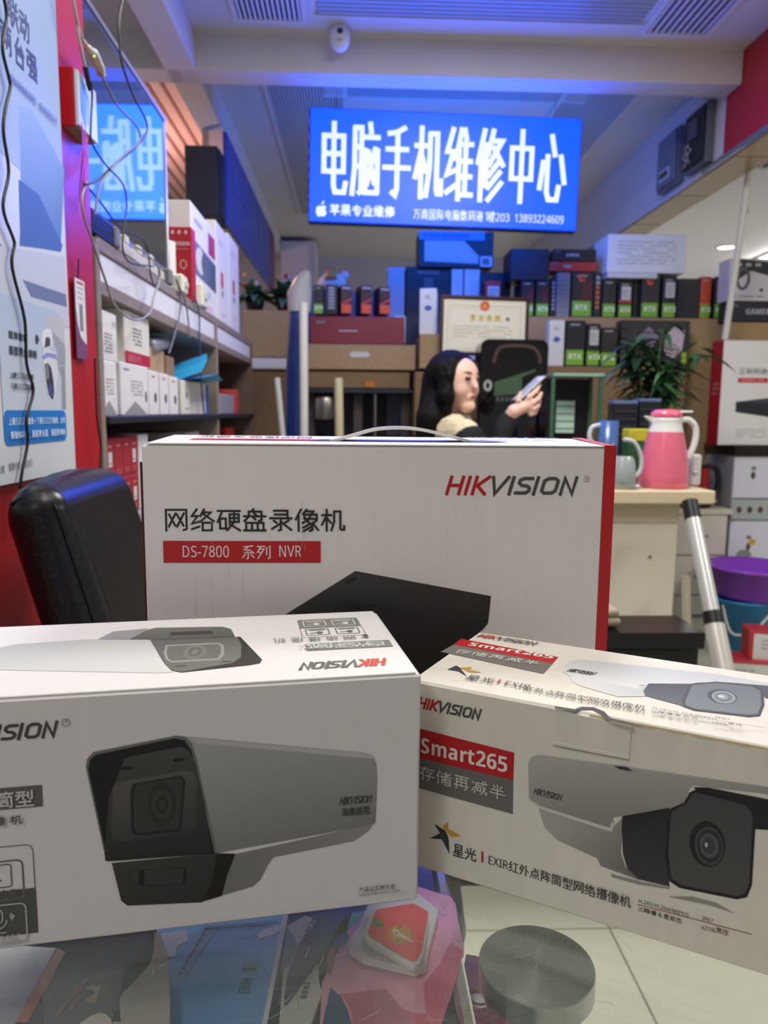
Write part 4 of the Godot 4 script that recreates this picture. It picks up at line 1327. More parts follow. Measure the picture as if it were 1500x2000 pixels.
# ---- the big recorder carton at the back
func recorder_box(at: Vector3, turn: float, size: Vector3) -> void:
	var t := thing("recorder_carton", "large white recorder carton with red edge and carry strap standing on the counter", "box", at, turn)
	var b := Shape.new()
	b.cbox(Vector3(0, size.y / 2 - 0.001, 0), size - Vector3(0, 0.002, 0), 0.0016)
	part(t, "body", b, mat("carton"))
	# top flaps rise a little towards the back
	var fl := Shape.new()
	var h := size / 2.0
	var y0 := size.y - 0.001
	fl.quad(Vector3(-h.x + 0.004, y0 + 0.0005, h.z), Vector3(-h.x + 0.004, y0 + 0.004, -h.z), Vector3(h.x, y0 + 0.003, -h.z), Vector3(h.x, y0 + 0.0005, h.z))
	fl.quad(Vector3(-h.x + 0.004, y0 - 0.0005, h.z), Vector3(-h.x + 0.004, y0 + 0.003, -h.z), Vector3(h.x, y0 + 0.002, -h.z), Vector3(h.x, y0 - 0.0005, h.z))
	fl.quad(Vector3(-h.x + 0.004, y0 - 0.0005, h.z), Vector3(-h.x + 0.004, y0 + 0.0005, h.z), Vector3(h.x, y0 + 0.0005, h.z), Vector3(h.x, y0 - 0.0005, h.z))
	part(t, "top_flap", fl, mat("carton"))
	# the split board edge down the left side
	for i in 2:
		var e := Shape.new()
		var pts := []
		for k in 9:
			pts.append(Vector3(-h.x - 0.0015 - 0.0012 * i - (0.0014 if k == 3 or k == 2 else 0.0), 0.002 + (size.y - 0.018) * k / 8.0, h.z - 0.004 - 0.004 * i))
		e.tube(pts, 0.0011, 6)
		part(t, "board_edge", e, mat("dark_kraft") if i else plain(rgb8(70, 40, 34), 0.8))
	# red wrap along the right edge, front and top
	var red := box_face(size, "front")
	red.rect(size.x - 0.0098, 0.0, size.x, size.y, RED_INK)
	ink_part(t, "red_edge_print", red)
	var red_side := box_face(size, "right")
	red_side.rect(0, 0, size.z, size.y, RED_INK)
	ink_part(t, "red_side_print", red_side)
	var red_top := Ink.new(Vector3(-h.x, y0 + 0.0005, h.z), Vector3.RIGHT, Vector3(0, 0.0033, -size.z).normalized(), Vector3.UP, 0.0002)
	red_top.rect(size.x - 0.0098, 0, size.x, size.z, RED_INK)
	red_top.rect(0.03, 0.035, 0.14, 0.052, RED_INK)
	ink_part(t, "red_top_print", red_top)
	var tt := Ink.new(Vector3(-h.x, y0 + 0.0005, h.z), Vector3.LEFT, Vector3(0, -0.0033, size.z).normalized(), Vector3.UP, 0.0004)
	han(tt, "网络硬盘录像机", Vector2(-0.13, -0.082), Vector2(0.013, 0.022), 0.0142, 0.0012, rgb8(60, 60, 62))
	latin(tt, "DS-7800", Vector2(-0.12, -0.0385), 0.011, rgb8(236, 230, 228), false, 0.7)
	han(tt, "系列", Vector2(-0.083, -0.05), Vector2(0.01, 0.012), 0.0105, 0.0009, rgb8(236, 230, 228))
	latin(tt, "NVR", Vector2(-0.06, -0.0385), 0.011, rgb8(236, 230, 228), false, 0.7)
	wordmark(tt, Vector2(-0.352, -0.078), 0.014, 0.085, rgb8(90, 90, 92), rgb8(90, 90, 92), 0.14)
	for k in 2:
		tt.line([Vector2(-0.345, -0.03 - 0.012 * k), Vector2(-0.275, -0.03 - 0.012 * k)], 0.0012, rgb8(120, 120, 122))
	ink_part(t, "top_lettering", tt)
	var slot := Ink.new(Vector3(-h.x, y0 + 0.0005, h.z), Vector3.RIGHT, Vector3(0, 0.0033, -size.z).normalized(), Vector3.UP, 0.0003)
	slot.poly([Vector2(0.13, 0.034), Vector2(0.28, 0.03), Vector2(0.3, 0.036), Vector2(0.28, 0.05), Vector2(0.14, 0.052)], rgb8(40, 32, 24))
	ink_part(t, "strap_slot", slot)
	# the white carry strap
	var st := Shape.new()
	var arc := []
	for p in [[0.147, 0.0], [0.165, 0.005], [0.185, 0.0105], [0.205, 0.012], [0.225, 0.0105], [0.25, 0.005], [0.272, -0.001]]:
		arc.append(Vector3(-h.x + p[0], y0 + 0.001 + p[1], 0.006))
	var path := smooth_path(arc, 4)
	for i in path.size() - 1:
		var a: Vector3 = path[i]
		var c: Vector3 = path[i + 1]
		var nrm := (c - a).cross(Vector3.FORWARD).normalized() * 0.0013
		var z := Vector3(0, 0, 0.007)
		st.quad(a + z + nrm, a - z + nrm, c - z + nrm, c + z + nrm)
		st.quad(a + z - nrm, c + z - nrm, c - z - nrm, a - z - nrm)
		st.quad(a + z - nrm, a + z + nrm, c + z + nrm, c + z - nrm)
		st.quad(a - z - nrm, c - z - nrm, c - z + nrm, a - z + nrm)
	part(t, "carry_strap", st, mat("white_plastic"))
	# front print
	var logo := box_face(size, "front", 0.0003)
	logo_on(logo, Vector2(0.2406, 0.0258), Vector2(0.3518, 0.0252), Vector2(0.2409, 0.0401), 0.19)
	latin(logo, "R", Vector2(0.3549, 0.0283), 0.0022, GREY_INK, false)
	logo.line(oval(Vector2(0.3556, 0.0271), 0.0024, 0.0024, 20), 0.0003, GREY_INK, true)
	ink_part(t, "logo_lettering", logo)
	var ti := box_face(size, "front", 0.0003)
	var a := Vector2(0.0162, 0.052)
	var e2 := Vector2(0.1608, 0.0711)
	han(ti, "网络硬盘录像机", a, Vector2((e2.x - a.x) / 7 * 0.93, e2.y - a.y), (e2.x - a.x) / 7 * 1.005, 0.00165, rgb8(30, 29, 30))
	ink_part(t, "title_lettering", ti)
	var band := box_face(size, "front", 0.0003)
	var r0 := Vector2(0.0148, 0.0786)
	var r1 := Vector2(0.1408, 0.0965)
	band.rect(r0.x, r0.y, r1.x, r1.y, RED_INK)
	ink_part(t, "red_band", band)
	var bl := box_face(size, "front", 0.0004)
	var pale := rgb8(238, 226, 224)
	var q := Vector2(0.0293, 0.0918)
	var cap := Vector2(0.0293, 0.0918).y - Vector2(0.0296, 0.0826).y
	latin(bl, "DS-7800", q, cap, pale, false, 0.80)
	var q2 := Vector2(0.0765, 0.0818)
	han(bl, "系列", q2, Vector2(0.0119, 0.0118), 0.0125, 0.001, pale)
	latin(bl, "NVR", Vector2(0.1065, 0.0914), cap, pale, false, 0.78)
	ink_part(t, "series_lettering", bl)
	var pic := box_face(size, "front", 0.0003)
	pic.poly(flat2([0.1071, 0.1423, 0.1688, 0.1031, 0.2804, 0.1241, 0.2478, 0.1644, 0.2102, 0.2119, 0.0748, 0.1912, 0.0457, 0.1823]), rgb8(58, 57, 57), rgb8(34, 33, 33), Vector2(0.1713, 0.1052), Vector2(0.214, 0.1787))
	pic.poly(flat2([0.2804, 0.1241, 0.2785, 0.147, 0.2752, 0.1514, 0.2523, 0.1745, 0.2145, 0.2163, 0.2102, 0.2119, 0.2478, 0.1644]), rgb8(30, 30, 31), rgb8(40, 39, 39), Vector2(0.2789, 0.131), Vector2(0.227, 0.1964))
	var rp := ink_part(t, "recorder_picture", pic)
	var pd := box_face(size, "front", 0.0004)
	pd.poly(flat2([0.1599, 0.113, 0.161, 0.1117, 0.168, 0.1078, 0.1702, 0.108, 0.1705, 0.1095, 0.1633, 0.114, 0.1608, 0.1143]), rgb8(26, 26, 27))
	for k in 3:
		pd.poly(oval(Vector2(0.1624, 0.1127) + Vector2(0.0027, -0.0016) * k, 0.0007, 0.0007, 10), rgb8(56, 55, 55))
	# the name pressed into the lid of the pictured recorder
	var em := Ink.new(pd.o + pd.u * Vector2(0.1614, 0.1274).x + pd.w * Vector2(0.1614, 0.1274).y, Vector3(1, -0.17, 0).normalized(), Vector3(-0.9, -0.75, 0).normalized(), Vector3.BACK, 0.0005)
	wordmark(em, Vector2(0, 0), 0.0125, 0.066, rgb8(22, 22, 22), rgb8(22, 22, 22), 0.07)
	ink_part(rp, "picture_details", pd)
	ink_part(rp, "picture_lettering", em)
	# faint rub marks down the front
	var sc := box_face(size, "front", 0.00025)
	var r := RandomNumberGenerator.new()
	r.seed = 3
	for i in 24:
		var x := r.randf_range(0.02, size.x - 0.03)
		var y := r.randf_range(0.045, 0.06) if x > 0.1 and x < 0.3 else r.randf_range(0.05, 0.12)
		var p := Vector2(x, y)
		for k in r.randi_range(1, 3):
			var l := r.randf_range(0.003, 0.012)
			sc.line([p, p + Vector2(r.randf_range(-0.0002, 0.0002), l)], r.randf_range(0.00015, 0.0003), rgb8(200, 194, 192))
			p += Vector2(0, l + r.randf_range(0.002, 0.01))
	ink_part(t, "rub_mark", sc).set_meta("kind", "stuff")


func logo_on(ink: Ink, tl: Vector2, tr: Vector2, bl: Vector2, thick: float) -> void:
	wordmark(ink, tl, bl.y - tl.y, tr.x - tl.x, RED_INK, GREY_INK, thick)


# ---- the white camera carton on the left
func left_box(at: Vector3, turn: float, size: Vector3) -> void:
	var t := thing("camera_carton", "white security camera carton with a big boxy camera picture, lower left", "box", at, turn)
	t.set_meta("label", "white camera carton showing a big grey boxy camera, overlapping the recorder carton")
	var b := Shape.new()
	b.cbox(Vector3(0, size.y / 2, 0), size, 0.0014)
	part(t, "body", b, mat("carton"))
	var lid := Shape.new()
	lid.cbox(Vector3(0.0, size.y + 0.0006, -0.001), Vector3(size.x - 0.006, 0.0012, size.z), 0.0004)
	part(t, "lid_flap", lid, mat("carton"))
	var s0 := 0.0003
	# picture of the camera
	var pic := box_face(size, "front", s0)
	pic.poly(flat2([0.2292, 0.1024, 0.3116, 0.092, 0.3085, 0.0962, 0.2999, 0.1017, 0.2516, 0.1068, 0.2482, 0.1113, 0.244, 0.1198, 0.2398, 0.1238, 0.2209, 0.1275, 0.2252, 0.114]), rgb8(128, 126, 122), rgb8(150, 148, 144), Vector2(0.2243, 0.1228), Vector2(0.2999, 0.1008))
	pic.poly(flat2([0.1986, 0.0273, 0.3056, 0.0463, 0.3108, 0.0486, 0.3131, 0.0537, 0.3137, 0.0641, 0.3128, 0.0908, 0.3116, 0.0922, 0.219, 0.1005, 0.2145, 0.0863, 0.2083, 0.0443, 0.2051, 0.0339]), rgb8(170, 170, 170), rgb8(132, 131, 129), Vector2(0.2418, 0.0368), Vector2(0.2509, 0.0991))
	pic.poly(flat2([0.204, 0.0287, 0.3056, 0.0463, 0.3108, 0.0486, 0.312, 0.0505, 0.2101, 0.0326, 0.2071, 0.0307]), rgb8(190, 190, 189))
	pic.poly(flat2([0.1494, 0.0417, 0.1503, 0.0369, 0.1537, 0.0332, 0.1978, 0.0272, 0.2032, 0.0283, 0.2067, 0.0323, 0.2091, 0.0418, 0.2195, 0.1009, 0.2166, 0.1009, 0.1569, 0.0918]), rgb8(112, 116, 112))
	pic.poly(flat2([0.1506, 0.043, 0.1518, 0.0375, 0.1548, 0.0349, 0.1975, 0.0286, 0.2027, 0.0303, 0.2063, 0.0365, 0.2179, 0.1007, 0.1575, 0.0983, 0.1573, 0.0888]), rgb8(24, 23, 22))
	pic.poly(flat2([0.17, 0.0385, 0.1746, 0.0371, 0.2008, 0.0339, 0.2047, 0.0362, 0.2083, 0.0443, 0.2128, 0.0687, 0.2163, 0.1005, 0.1587, 0.0987, 0.1571, 0.0939, 0.1609, 0.0603, 0.165, 0.0506]), rgb8(76, 74, 71), rgb8(44, 42, 40), Vector2(0.1853, 0.0356), Vector2(0.1865, 0.1007))
	var cp := ink_part(t, "camera_picture", pic)
	var win := box_face(size, "front", s0 + 0.0002)
	win.poly(flat2([0.1634, 0.0538, 0.1665, 0.0519, 0.202, 0.048, 0.2074, 0.0497, 0.209, 0.0546, 0.2074, 0.0838, 0.2038, 0.0862, 0.1652, 0.0876, 0.1623, 0.0856, 0.1613, 0.0824]), rgb8(96, 93, 89), rgb8(60, 58, 55), Vector2(0.1788, 0.0485), Vector2(0.1868, 0.0903))
	win.poly(flat2([0.174, 0.0535, 0.2003, 0.0509, 0.2026, 0.054, 0.1995, 0.0847, 0.1745, 0.0847, 0.172, 0.0818, 0.1724, 0.058]), rgb8(38, 36, 34))
	win.poly(flat2([0.1755, 0.0543, 0.1995, 0.0522, 0.201, 0.0547, 0.1982, 0.0829, 0.1758, 0.0833, 0.1738, 0.0803, 0.1742, 0.0582]), rgb8(62, 60, 57))
	var lc := Vector2(0.1893, 0.0675)
	win.poly(oval(lc, 0.0078, 0.0134, 30), rgb8(50, 48, 46))
	win.poly(oval(lc, 0.0056, 0.0089, 30), rgb8(64, 62, 59))
	win.poly(oval(lc, 0.0034, 0.0055, 26), rgb8(46, 44, 42))
	win.poly(oval(lc, 0.0019, 0.0027, 20), rgb8(66, 64, 61))
	for q in [Vector2(0.171, 0.0441), Vector2(0.199, 0.0415)]:
		win.poly(oval(q, 0.0032, 0.0011, 14), rgb8(30, 29, 28))
	ink_part(cp, "lens_window_picture", win)
	var low := box_face(size, "front", s0 + 0.0002)
	low.poly(flat2([0.161, 0.0999, 0.219, 0.1005, 0.2154, 0.12, 0.2103, 0.1301, 0.1685, 0.1269, 0.1652, 0.1235]), rgb8(66, 64, 61), rgb8(52, 50, 48), Vector2(0.1771, 0.1014), Vector2(0.1857, 0.1287))
	low.poly(flat2([0.219, 0.1005, 0.2295, 0.102, 0.2244, 0.1157, 0.2212, 0.1275, 0.2105, 0.1296, 0.2154, 0.12]), rgb8(30, 29, 28))
	low.poly(flat2([0.1754, 0.106, 0.2014, 0.1073, 0.202, 0.1095, 0.2005, 0.1171, 0.1766, 0.1158, 0.1751, 0.1142]), rgb8(30, 28, 27))
	for k in 7:
		low.line([Vector2(0.1788, 0.1071).lerp(Vector2(0.1782, 0.1148), k / 6.0), Vector2(0.2001, 0.1082).lerp(Vector2(0.1993, 0.1161), k / 6.0)], 0.0009, rgb8(74, 72, 70))
	low.line(flat2([0.175, 0.1049, 0.1708, 0.1058, 0.1699, 0.1136, 0.1751, 0.1156]), 0.0003, rgb8(44, 42, 40))
	ink_part(cp, "lamp_bar_picture", low)
	var pl := box_face(size, "front", s0 + 0.0002)
	var w0 := Vector2(0.2907, 0.0731)
	var w1 := Vector2(0.311, 0.0732)
	wordmark(pl, w0, 0.0047, 0.0206, rgb8(52, 51, 50), rgb8(52, 51, 50), 0.12)
	han(pl, "海康威视", Vector2(0.2923, 0.0797), Vector2(0.004, 0.0056), 0.0042, 0.0004, rgb8(58, 57, 56))
	ink_part(cp, "picture_lettering", pl)
	# words
	var logo := box_face(size, "front", s0)
	var n0 := Vector2(0.1379, 0.0141)
	wordmark(logo, Vector2(n0.x - 0.0624, n0.y), 0.0087, 0.0624, RED_INK, GREY_INK, 0.19)
	latin(logo, "R", Vector2(0.1396, 0.0155), 0.0018, GREY_INK)
	logo.line(oval(Vector2(0.1402, 0.0151), 0.0021, 0.0021, 18), 0.0003, GREY_INK, true)
	ink_part(t, "logo_lettering", logo)
	var tl := box_face(size, "front", s0)
	var g0 := Vector2(0.1262, 0.0499)
	var g1 := Vector2(0.1256, 0.0624)
	tl.rect(g0.x - 0.125, g0.y, g0.x, g1.y, rgb8(104, 102, 99))
	ink_part(t, "grey_band", tl)
	var tx := box_face(size, "front", s0 + 0.0002)
	var x1 := Vector2(0.1229, 0.0517)
	han(tx, "白光全彩筒型", Vector2(x1.x - 6 * 0.0104, g0.y + 0.002), Vector2(0.0095, 0.0095), 0.0104, 0.0012, rgb8(204, 200, 198))
	han(tx, "网络摄像机", Vector2(Vector2(0.1156, 0.0657).x - 5 * 0.0084 + 0.002, Vector2(0.1156, 0.0657).y), Vector2(0.0061, 0.0053), 0.0084, 0.0007, rgb8(104, 102, 99))
	han(tx, "产品以实物为准", Vector2(0.3028, 0.1315), Vector2(0.0029, 0.0032), 0.0032, 0.00028, rgb8(76, 74, 73))
	latin(tx, "www.hikvision.com", Vector2(0.3028, 0.1371), 0.0021, rgb8(90, 88, 86), false, 1.0)
	ink_part(t, "small_lettering", tx)
	# table of symbols at the left edge
	var tb := box_face(size, "front", s0)
	var c0 := Vector2(0.1208, 0.084)
	var c1 := Vector2(0.1198, 0.1101)
	var c2 := Vector2(0.1194, 0.1372)
	var edge := c1.x
	tb.line([Vector2(edge - 0.07, c0.y), Vector2(edge - 0.004, c0.y), Vector2(edge - 0.001, c0.y + 0.001), Vector2(edge, c0.y + 0.004), Vector2(edge, c1.y)], 0.0005, rgb8(110, 108, 105))
	tb.rect(edge - 0.07, c1.y, edge + 0.0004, c2.y, rgb8(92, 90, 87))
	var f0 := edge - 0.0058
	tb.line(round_rect(f0 - 0.028, c0.y + 0.0085, f0, c0.y + 0.0315, 0.003), 0.0009, rgb8(110, 108, 105), true)
	tb.poly(round_rect(f0 - 0.0255, c0.y + 0.0105, f0 - 0.0158, c0.y + 0.0238, 0.0015), rgb8(96, 94, 91))
	tb.line(round_rect(f0 - 0.0255, c0.y + 0.0105, f0 - 0.006, c0.y + 0.0238, 0.0015), 0.0006, rgb8(96, 94, 91), true)
	# running figure
	var fx := f0 - 0.0175
	var fy := c0.y + 0.0115
	tb.poly(oval(Vector2(fx, fy + 0.002), 0.0012, 0.0014, 12), rgb8(208, 204, 202))
	tb.line([Vector2(fx - 0.003, fy + 0.0045), Vector2(fx, fy + 0.0042), Vector2(fx + 0.003, fy + 0.006)], 0.0009, rgb8(208, 204, 202))
	tb.line([Vector2(fx, fy + 0.0042), Vector2(fx + 0.0012, fy + 0.0078), Vector2(fx - 0.0015, fy + 0.0115)], 0.0011, rgb8(208, 204, 202))
	tb.line([Vector2(fx + 0.0012, fy + 0.0076), Vector2(fx + 0.006, fy + 0.0082)], 0.001, rgb8(96, 94, 91))
	han(tb, "人形检测", Vector2(f0 - 0.026, c0.y + 0.0252), Vector2(0.0054, 0.0046), 0.0061, 0.0005, rgb8(110, 108, 105))
	var m0 := c1.y + 0.008
	tb.line(round_rect(f0 - 0.028, m0, f0 + 0.0006, m0 + 0.0235, 0.003), 0.0009, rgb8(190, 186, 184), true)
	var mc := Vector2(f0 - 0.0148, m0 + 0.0072)
	tb.line(round_rect(mc.x - 0.0032, mc.y - 0.005, mc.x + 0.0032, mc.y + 0.0038, 0.003), 0.0008, rgb8(190, 186, 184), true)
	tb.line(oval(mc + Vector2(0, 0.001), 0.0054, 0.006, 14, 0.2, PI - 0.2), 0.0008, rgb8(190, 186, 184))
	tb.line([mc + Vector2(0, 0.007), mc + Vector2(0, 0.0092)], 0.0009, rgb8(190, 186, 184))
	tb.line([mc + Vector2(-0.0045, 0.0094), mc + Vector2(0.0045, 0.0094)], 0.0008, rgb8(190, 186, 184))
	for s in [-1.0, 1.0]:
		tb.poly([mc + Vector2(s * 0.0066, -0.0005), mc + Vector2(s * 0.0078, -0.0025), mc + Vector2(s * 0.0098, 0.0), mc + Vector2(s * 0.0078, 0.0028)], rgb8(170, 167, 165))
	han(tb, "内置", Vector2(f0 - 0.0262, m0 + 0.0178), Vector2(0.0056, 0.0044), 0.0062, 0.0005, rgb8(190, 186, 184))
	latin(tb, "MIC", Vector2(f0 - 0.0136, m0 + 0.0222), 0.0042, rgb8(190, 186, 184), false, 1.05)
	ink_part(t, "symbol_table", tb)
	# top: the same picture, seen upside down
	var tp := box_face(size, "top", 0.0014)
	tp.poly(flat2([0.0821, 0.0498, 0.0908, 0.0439, 0.1343, 0.0406, 0.1764, 0.049, 0.188, 0.099, 0.1955, 0.1172, 0.1871, 0.1172, 0.0948, 0.0958, 0.0622, 0.0901, 0.0486, 0.05]), rgb8(214, 214, 212), rgb8(186, 188, 186), Vector2(0.1439, 0.1043), Vector2(0.1329, 0.0429))
	tp.poly(flat2([0.1408, 0.0417, 0.1483, 0.0243, 0.1716, 0.0205, 0.1632, 0.0455]), rgb8(150, 152, 150))
	tp.poly(flat2([0.1614, 0.0459, 0.1711, 0.0246, 0.176, 0.0198, 0.2227, 0.0247, 0.2287, 0.0315, 0.2315, 0.0512, 0.1764, 0.049]), rgb8(84, 84, 80), rgb8(110, 110, 105), Vector2(0.1958, 0.0504), Vector2(0.1941, 0.0228))
	tp.poly(flat2([0.1755, 0.0495, 0.235, 0.0518, 0.2478, 0.1028, 0.2463, 0.1096, 0.2398, 0.1121, 0.2001, 0.1185, 0.1943, 0.114, 0.1889, 0.0997]), rgb8(34, 35, 33))
	tp.poly(flat2([0.1755, 0.0495, 0.2331, 0.0521, 0.2355, 0.0698, 0.2349, 0.0962, 0.2296, 0.1062, 0.2001, 0.1175, 0.1942, 0.113, 0.1892, 0.0997]), rgb8(92, 94, 88), rgb8(110, 112, 106), Vector2(0.1888, 0.0556), Vector2(0.2262, 0.1029))
	tp.poly(flat2([0.1867, 0.0627, 0.2207, 0.0629, 0.2241, 0.0691, 0.2247, 0.0882, 0.2219, 0.0989, 0.1929, 0.0993, 0.1894, 0.0933, 0.1867, 0.0783]), rgb8(150, 151, 146))
	tp.poly(flat2([0.1882, 0.0654, 0.2201, 0.066, 0.2223, 0.0713, 0.2226, 0.0867, 0.2206, 0.0959, 0.1933, 0.0961, 0.1906, 0.0913, 0.1885, 0.0786]), rgb8(104, 104, 99))
	var tc := Vector2(0.2062, 0.0804)
	tp.poly(oval(tc, 0.0072, 0.0148, 26), rgb8(118, 118, 112))
	tp.poly(oval(tc, 0.0043, 0.0098, 24), rgb8(96, 96, 92))
	tp.poly(oval(tc, 0.0022, 0.0047, 18), rgb8(124, 124, 118))
	tp.poly(flat2([0.1871, 0.0329, 0.2156, 0.0342, 0.2166, 0.042, 0.1884, 0.0406]), rgb8(58, 58, 56))
	for q in [Vector2(0.1994, 0.1067), Vector2(0.2262, 0.1034)]:
		tp.poly(oval(q, 0.0036, 0.0012, 12), rgb8(70, 70, 66))
	ink_part(t, "top_camera_picture", tp)
	# words on the top run the other way
	var up := Ink.new(Vector3(size.x / 2, size.y, size.z / 2), Vector3.LEFT, Vector3.FORWARD, Vector3.UP, 0.0014)
	var back := func(p: Vector2) -> Vector2: return Vector2(size.x - p.x, size.z - p.y)
	var l0: Vector2 = back.call(Vector2(0.3241, 0.1176))
	var l1: Vector2 = back.call(Vector2(0.2675, 0.1257))
	wordmark(up, Vector2(l0.x, back.call(Vector2(0.3224, 0.1259)).y), 0.0125, l1.x - l0.x, rgb8(206, 60, 48), rgb8(96, 98, 92), 0.19)
	var b0: Vector2 = back.call(Vector2(0.3338, 0.0903))
	var b1: Vector2 = back.call(Vector2(0.2766, 0.0768))
	up.rect(b0.x, b0.y, b1.x, b0.y + 0.0145, rgb8(130, 132, 126))
	han(up, "白光全彩筒型", b0 + Vector2(0.003, 0.0022), Vector2(0.0148, 0.0102), ((b1.x - b0.x) - 0.004) / 6.0, 0.0009, rgb8(226, 226, 222))
	han(up, "网络摄像机", Vector2(b0.x + 0.0215, b0.y + 0.019), Vector2(0.0085, 0.0085), 0.0118, 0.0007, rgb8(120, 122, 116))
	up.poly([Vector2(b0.x + 0.013, b0.y + 0.0195), Vector2(b0.x + 0.018, b0.y + 0.0235), Vector2(b0.x + 0.013, b0.y + 0.027)], rgb8(90, 92, 88))
	ink_part(t, "top_lettering", up)
	var ic := Ink.new(Vector3(size.x / 2, size.y, size.z / 2), Vector3.LEFT, Vector3.FORWARD, Vector3.UP, 0.0014)
	var i0: Vector2 = back.call(Vector2(0.3209, 0.0596))
	var i1: Vector2 = back.call(Vector2(0.2768, 0.0602))
	var iw := i1.x - i0.x
	var ih := 0.044
	var iy := i0.y - 0.001
	ic.line(round_rect(i0.x, iy, i1.x, iy + ih, 0.003), 0.0005, rgb8(120, 122, 116), true)
	ic.rect(i0.x, iy + ih * 0.5, i1.x, iy + ih, rgb8(128, 130, 124))
	for k in 4:
		var ox := i0.x + iw * (0.08 + 0.48 * (k % 2))
		var oy := iy + ih * (0.1 + 0.48 * floorf(k / 2.0))
		var col := rgb8(110, 112, 106) if k < 2 else rgb8(226, 226, 222)
		ic.line(round_rect(ox, oy, ox + iw * 0.36, oy + ih * 0.34, 0.002), 0.0008, col, true)
		ic.poly(oval(Vector2(ox + iw * 0.15, oy + ih * 0.12), iw * 0.05, ih * 0.07, 14), col)
		ic.line([Vector2(ox + iw * 0.2, oy + ih * 0.12), Vector2(ox + iw * 0.3, oy + ih * 0.1)], 0.001, col)
		ic.line([Vector2(ox + iw * 0.06, oy + ih * 0.27), Vector2(ox + iw * 0.3, oy + ih * 0.27)], 0.0016, col)
	ink_part(t, "top_symbol_table", ic)


# ---- the cream camera carton on the right
func right_box(at: Vector3, turn: float, size: Vector3) -> void:
	var t := thing("camera_carton", "cream camera carton with red banner and tuck tab, angled on the counter", "box", at, turn)
	var b := Shape.new()
	b.cbox(Vector3(0, size.y / 2, 0), size, 0.0016)
	part(t, "body", b, mat("cream_carton"))
	var s0 := 0.0003
	var pic := box_face(size, "front", s0)
	pic.poly(flat2([0.0872, 0.0652, 0.1292, 0.0684, 0.1364, 0.0583, 0.1365, 0.0804, 0.1396, 0.0884, 0.1478, 0.0935, 0.1254, 0.0915, 0.1232, 0.0873, 0.0996, 0.0828, 0.0913, 0.0767]), rgb8(176, 172, 166), rgb8(118, 115, 110), Vector2(0.102, 0.0692), Vector2(0.1364, 0.0923))
	pic.poly(flat2([0.0799, 0.0385, 0.0817, 0.0339, 0.086, 0.0317, 0.132, 0.0278, 0.2152, 0.0211, 0.2155, 0.025, 0.2033, 0.0261, 0.1789, 0.0291, 0.1729, 0.0295, 0.1708, 0.0319, 0.1686, 0.0409, 0.1663, 0.0436, 0.1361, 0.0574, 0.1311, 0.0598, 0.1318, 0.0628, 0.1309, 0.0684, 0.1292, 0.0686, 0.088, 0.0653, 0.0811, 0.0609]), rgb8(178, 175, 170), rgb8(140, 137, 132), Vector2(0.1091, 0.0343), Vector2(0.1187, 0.0646))
	pic.poly(flat2([0.0811, 0.0609, 0.0879, 0.0638, 0.1295, 0.0665, 0.1303, 0.0629, 0.1318, 0.0628, 0.1309, 0.0684, 0.1292, 0.0686, 0.088, 0.0656, 0.0819, 0.063]), rgb8(206, 203, 198))
	pic.poly(flat2([0.1361, 0.0574, 0.1611, 0.0457, 0.1603, 0.0676, 0.1637, 0.0923, 0.1471, 0.0931, 0.1405, 0.0888, 0.1376, 0.0801, 0.1362, 0.0657]), rgb8(30, 30, 31), rgb8(58, 58, 58), Vector2(0.1452, 0.0559), Vector2(0.1497, 0.0912))
	pic.poly(flat2([0.1729, 0.0306, 0.1801, 0.0291, 0.2157, 0.0282, 0.2168, 0.0439, 0.204, 0.0465, 0.2028, 0.0363, 0.1991, 0.0332, 0.1742, 0.0323]), rgb8(26, 26, 27))
	var cp := ink_part(t, "camera_picture", pic)
	var face := box_face(size, "front", s0 + 0.0002)
	face.poly(flat2([0.1609, 0.0467, 0.1686, 0.0405, 0.1709, 0.0343, 0.1736, 0.0319, 0.1994, 0.0329, 0.203, 0.036, 0.2041, 0.0413, 0.2047, 0.0781, 0.2028, 0.0859, 0.198, 0.0887, 0.1689, 0.0913, 0.1631, 0.0888, 0.1603, 0.0733, 0.1605, 0.0532]), rgb8(22, 22, 24))
	face.poly(flat2([0.1625, 0.0473, 0.1698, 0.0406, 0.1722, 0.0349, 0.1743, 0.0332, 0.1986, 0.0343, 0.2017, 0.0371, 0.2027, 0.042, 0.2033, 0.0778, 0.2015, 0.0844, 0.1977, 0.0868, 0.1696, 0.0893, 0.1644, 0.0868, 0.162, 0.0729, 0.162, 0.0531]), rgb8(66, 66, 66), rgb8(78, 77, 76), Vector2(0.1744, 0.0355), Vector2(0.1837, 0.0904))
	var lc := Vector2(0.1815, 0.0614)
	face.poly(oval(lc, 0.0091, 0.0133, 34), rgb8(24, 24, 25))
	face.poly(oval(Vector2(0.1824, 0.0623), 0.0072, 0.0111, 32), rgb8(70, 70, 70))
	face.poly(oval(Vector2(0.1827, 0.0622), 0.0062, 0.0097, 32), rgb8(40, 40, 41))
	face.poly(oval(Vector2(0.1825, 0.062), 0.0048, 0.0072, 28), rgb8(84, 84, 83))
	face.poly(oval(Vector2(0.1824, 0.062), 0.0033, 0.0047, 26), rgb8(56, 56, 56))
	face.poly(oval(Vector2(0.1811, 0.0619), 0.0008, 0.0014, 14), rgb8(190, 190, 188))
	ink_part(cp, "lens_picture", face)
	var sh := box_face(size, "front", s0)
	sh.poly(flat2([0.1311, 0.0947, 0.1472, 0.0942, 0.164, 0.0928, 0.164, 0.0939, 0.1473, 0.0963, 0.1325, 0.0965]), rgb8(150, 146, 138))
	sh.poly(flat2([0.163, 0.0986, 0.1754, 0.0946, 0.1876, 0.0942, 0.1974, 0.0973, 0.1841, 0.0967, 0.1718, 0.0979]), rgb8(150, 146, 138))
	ink_part(t, "printed_reflection", sh)
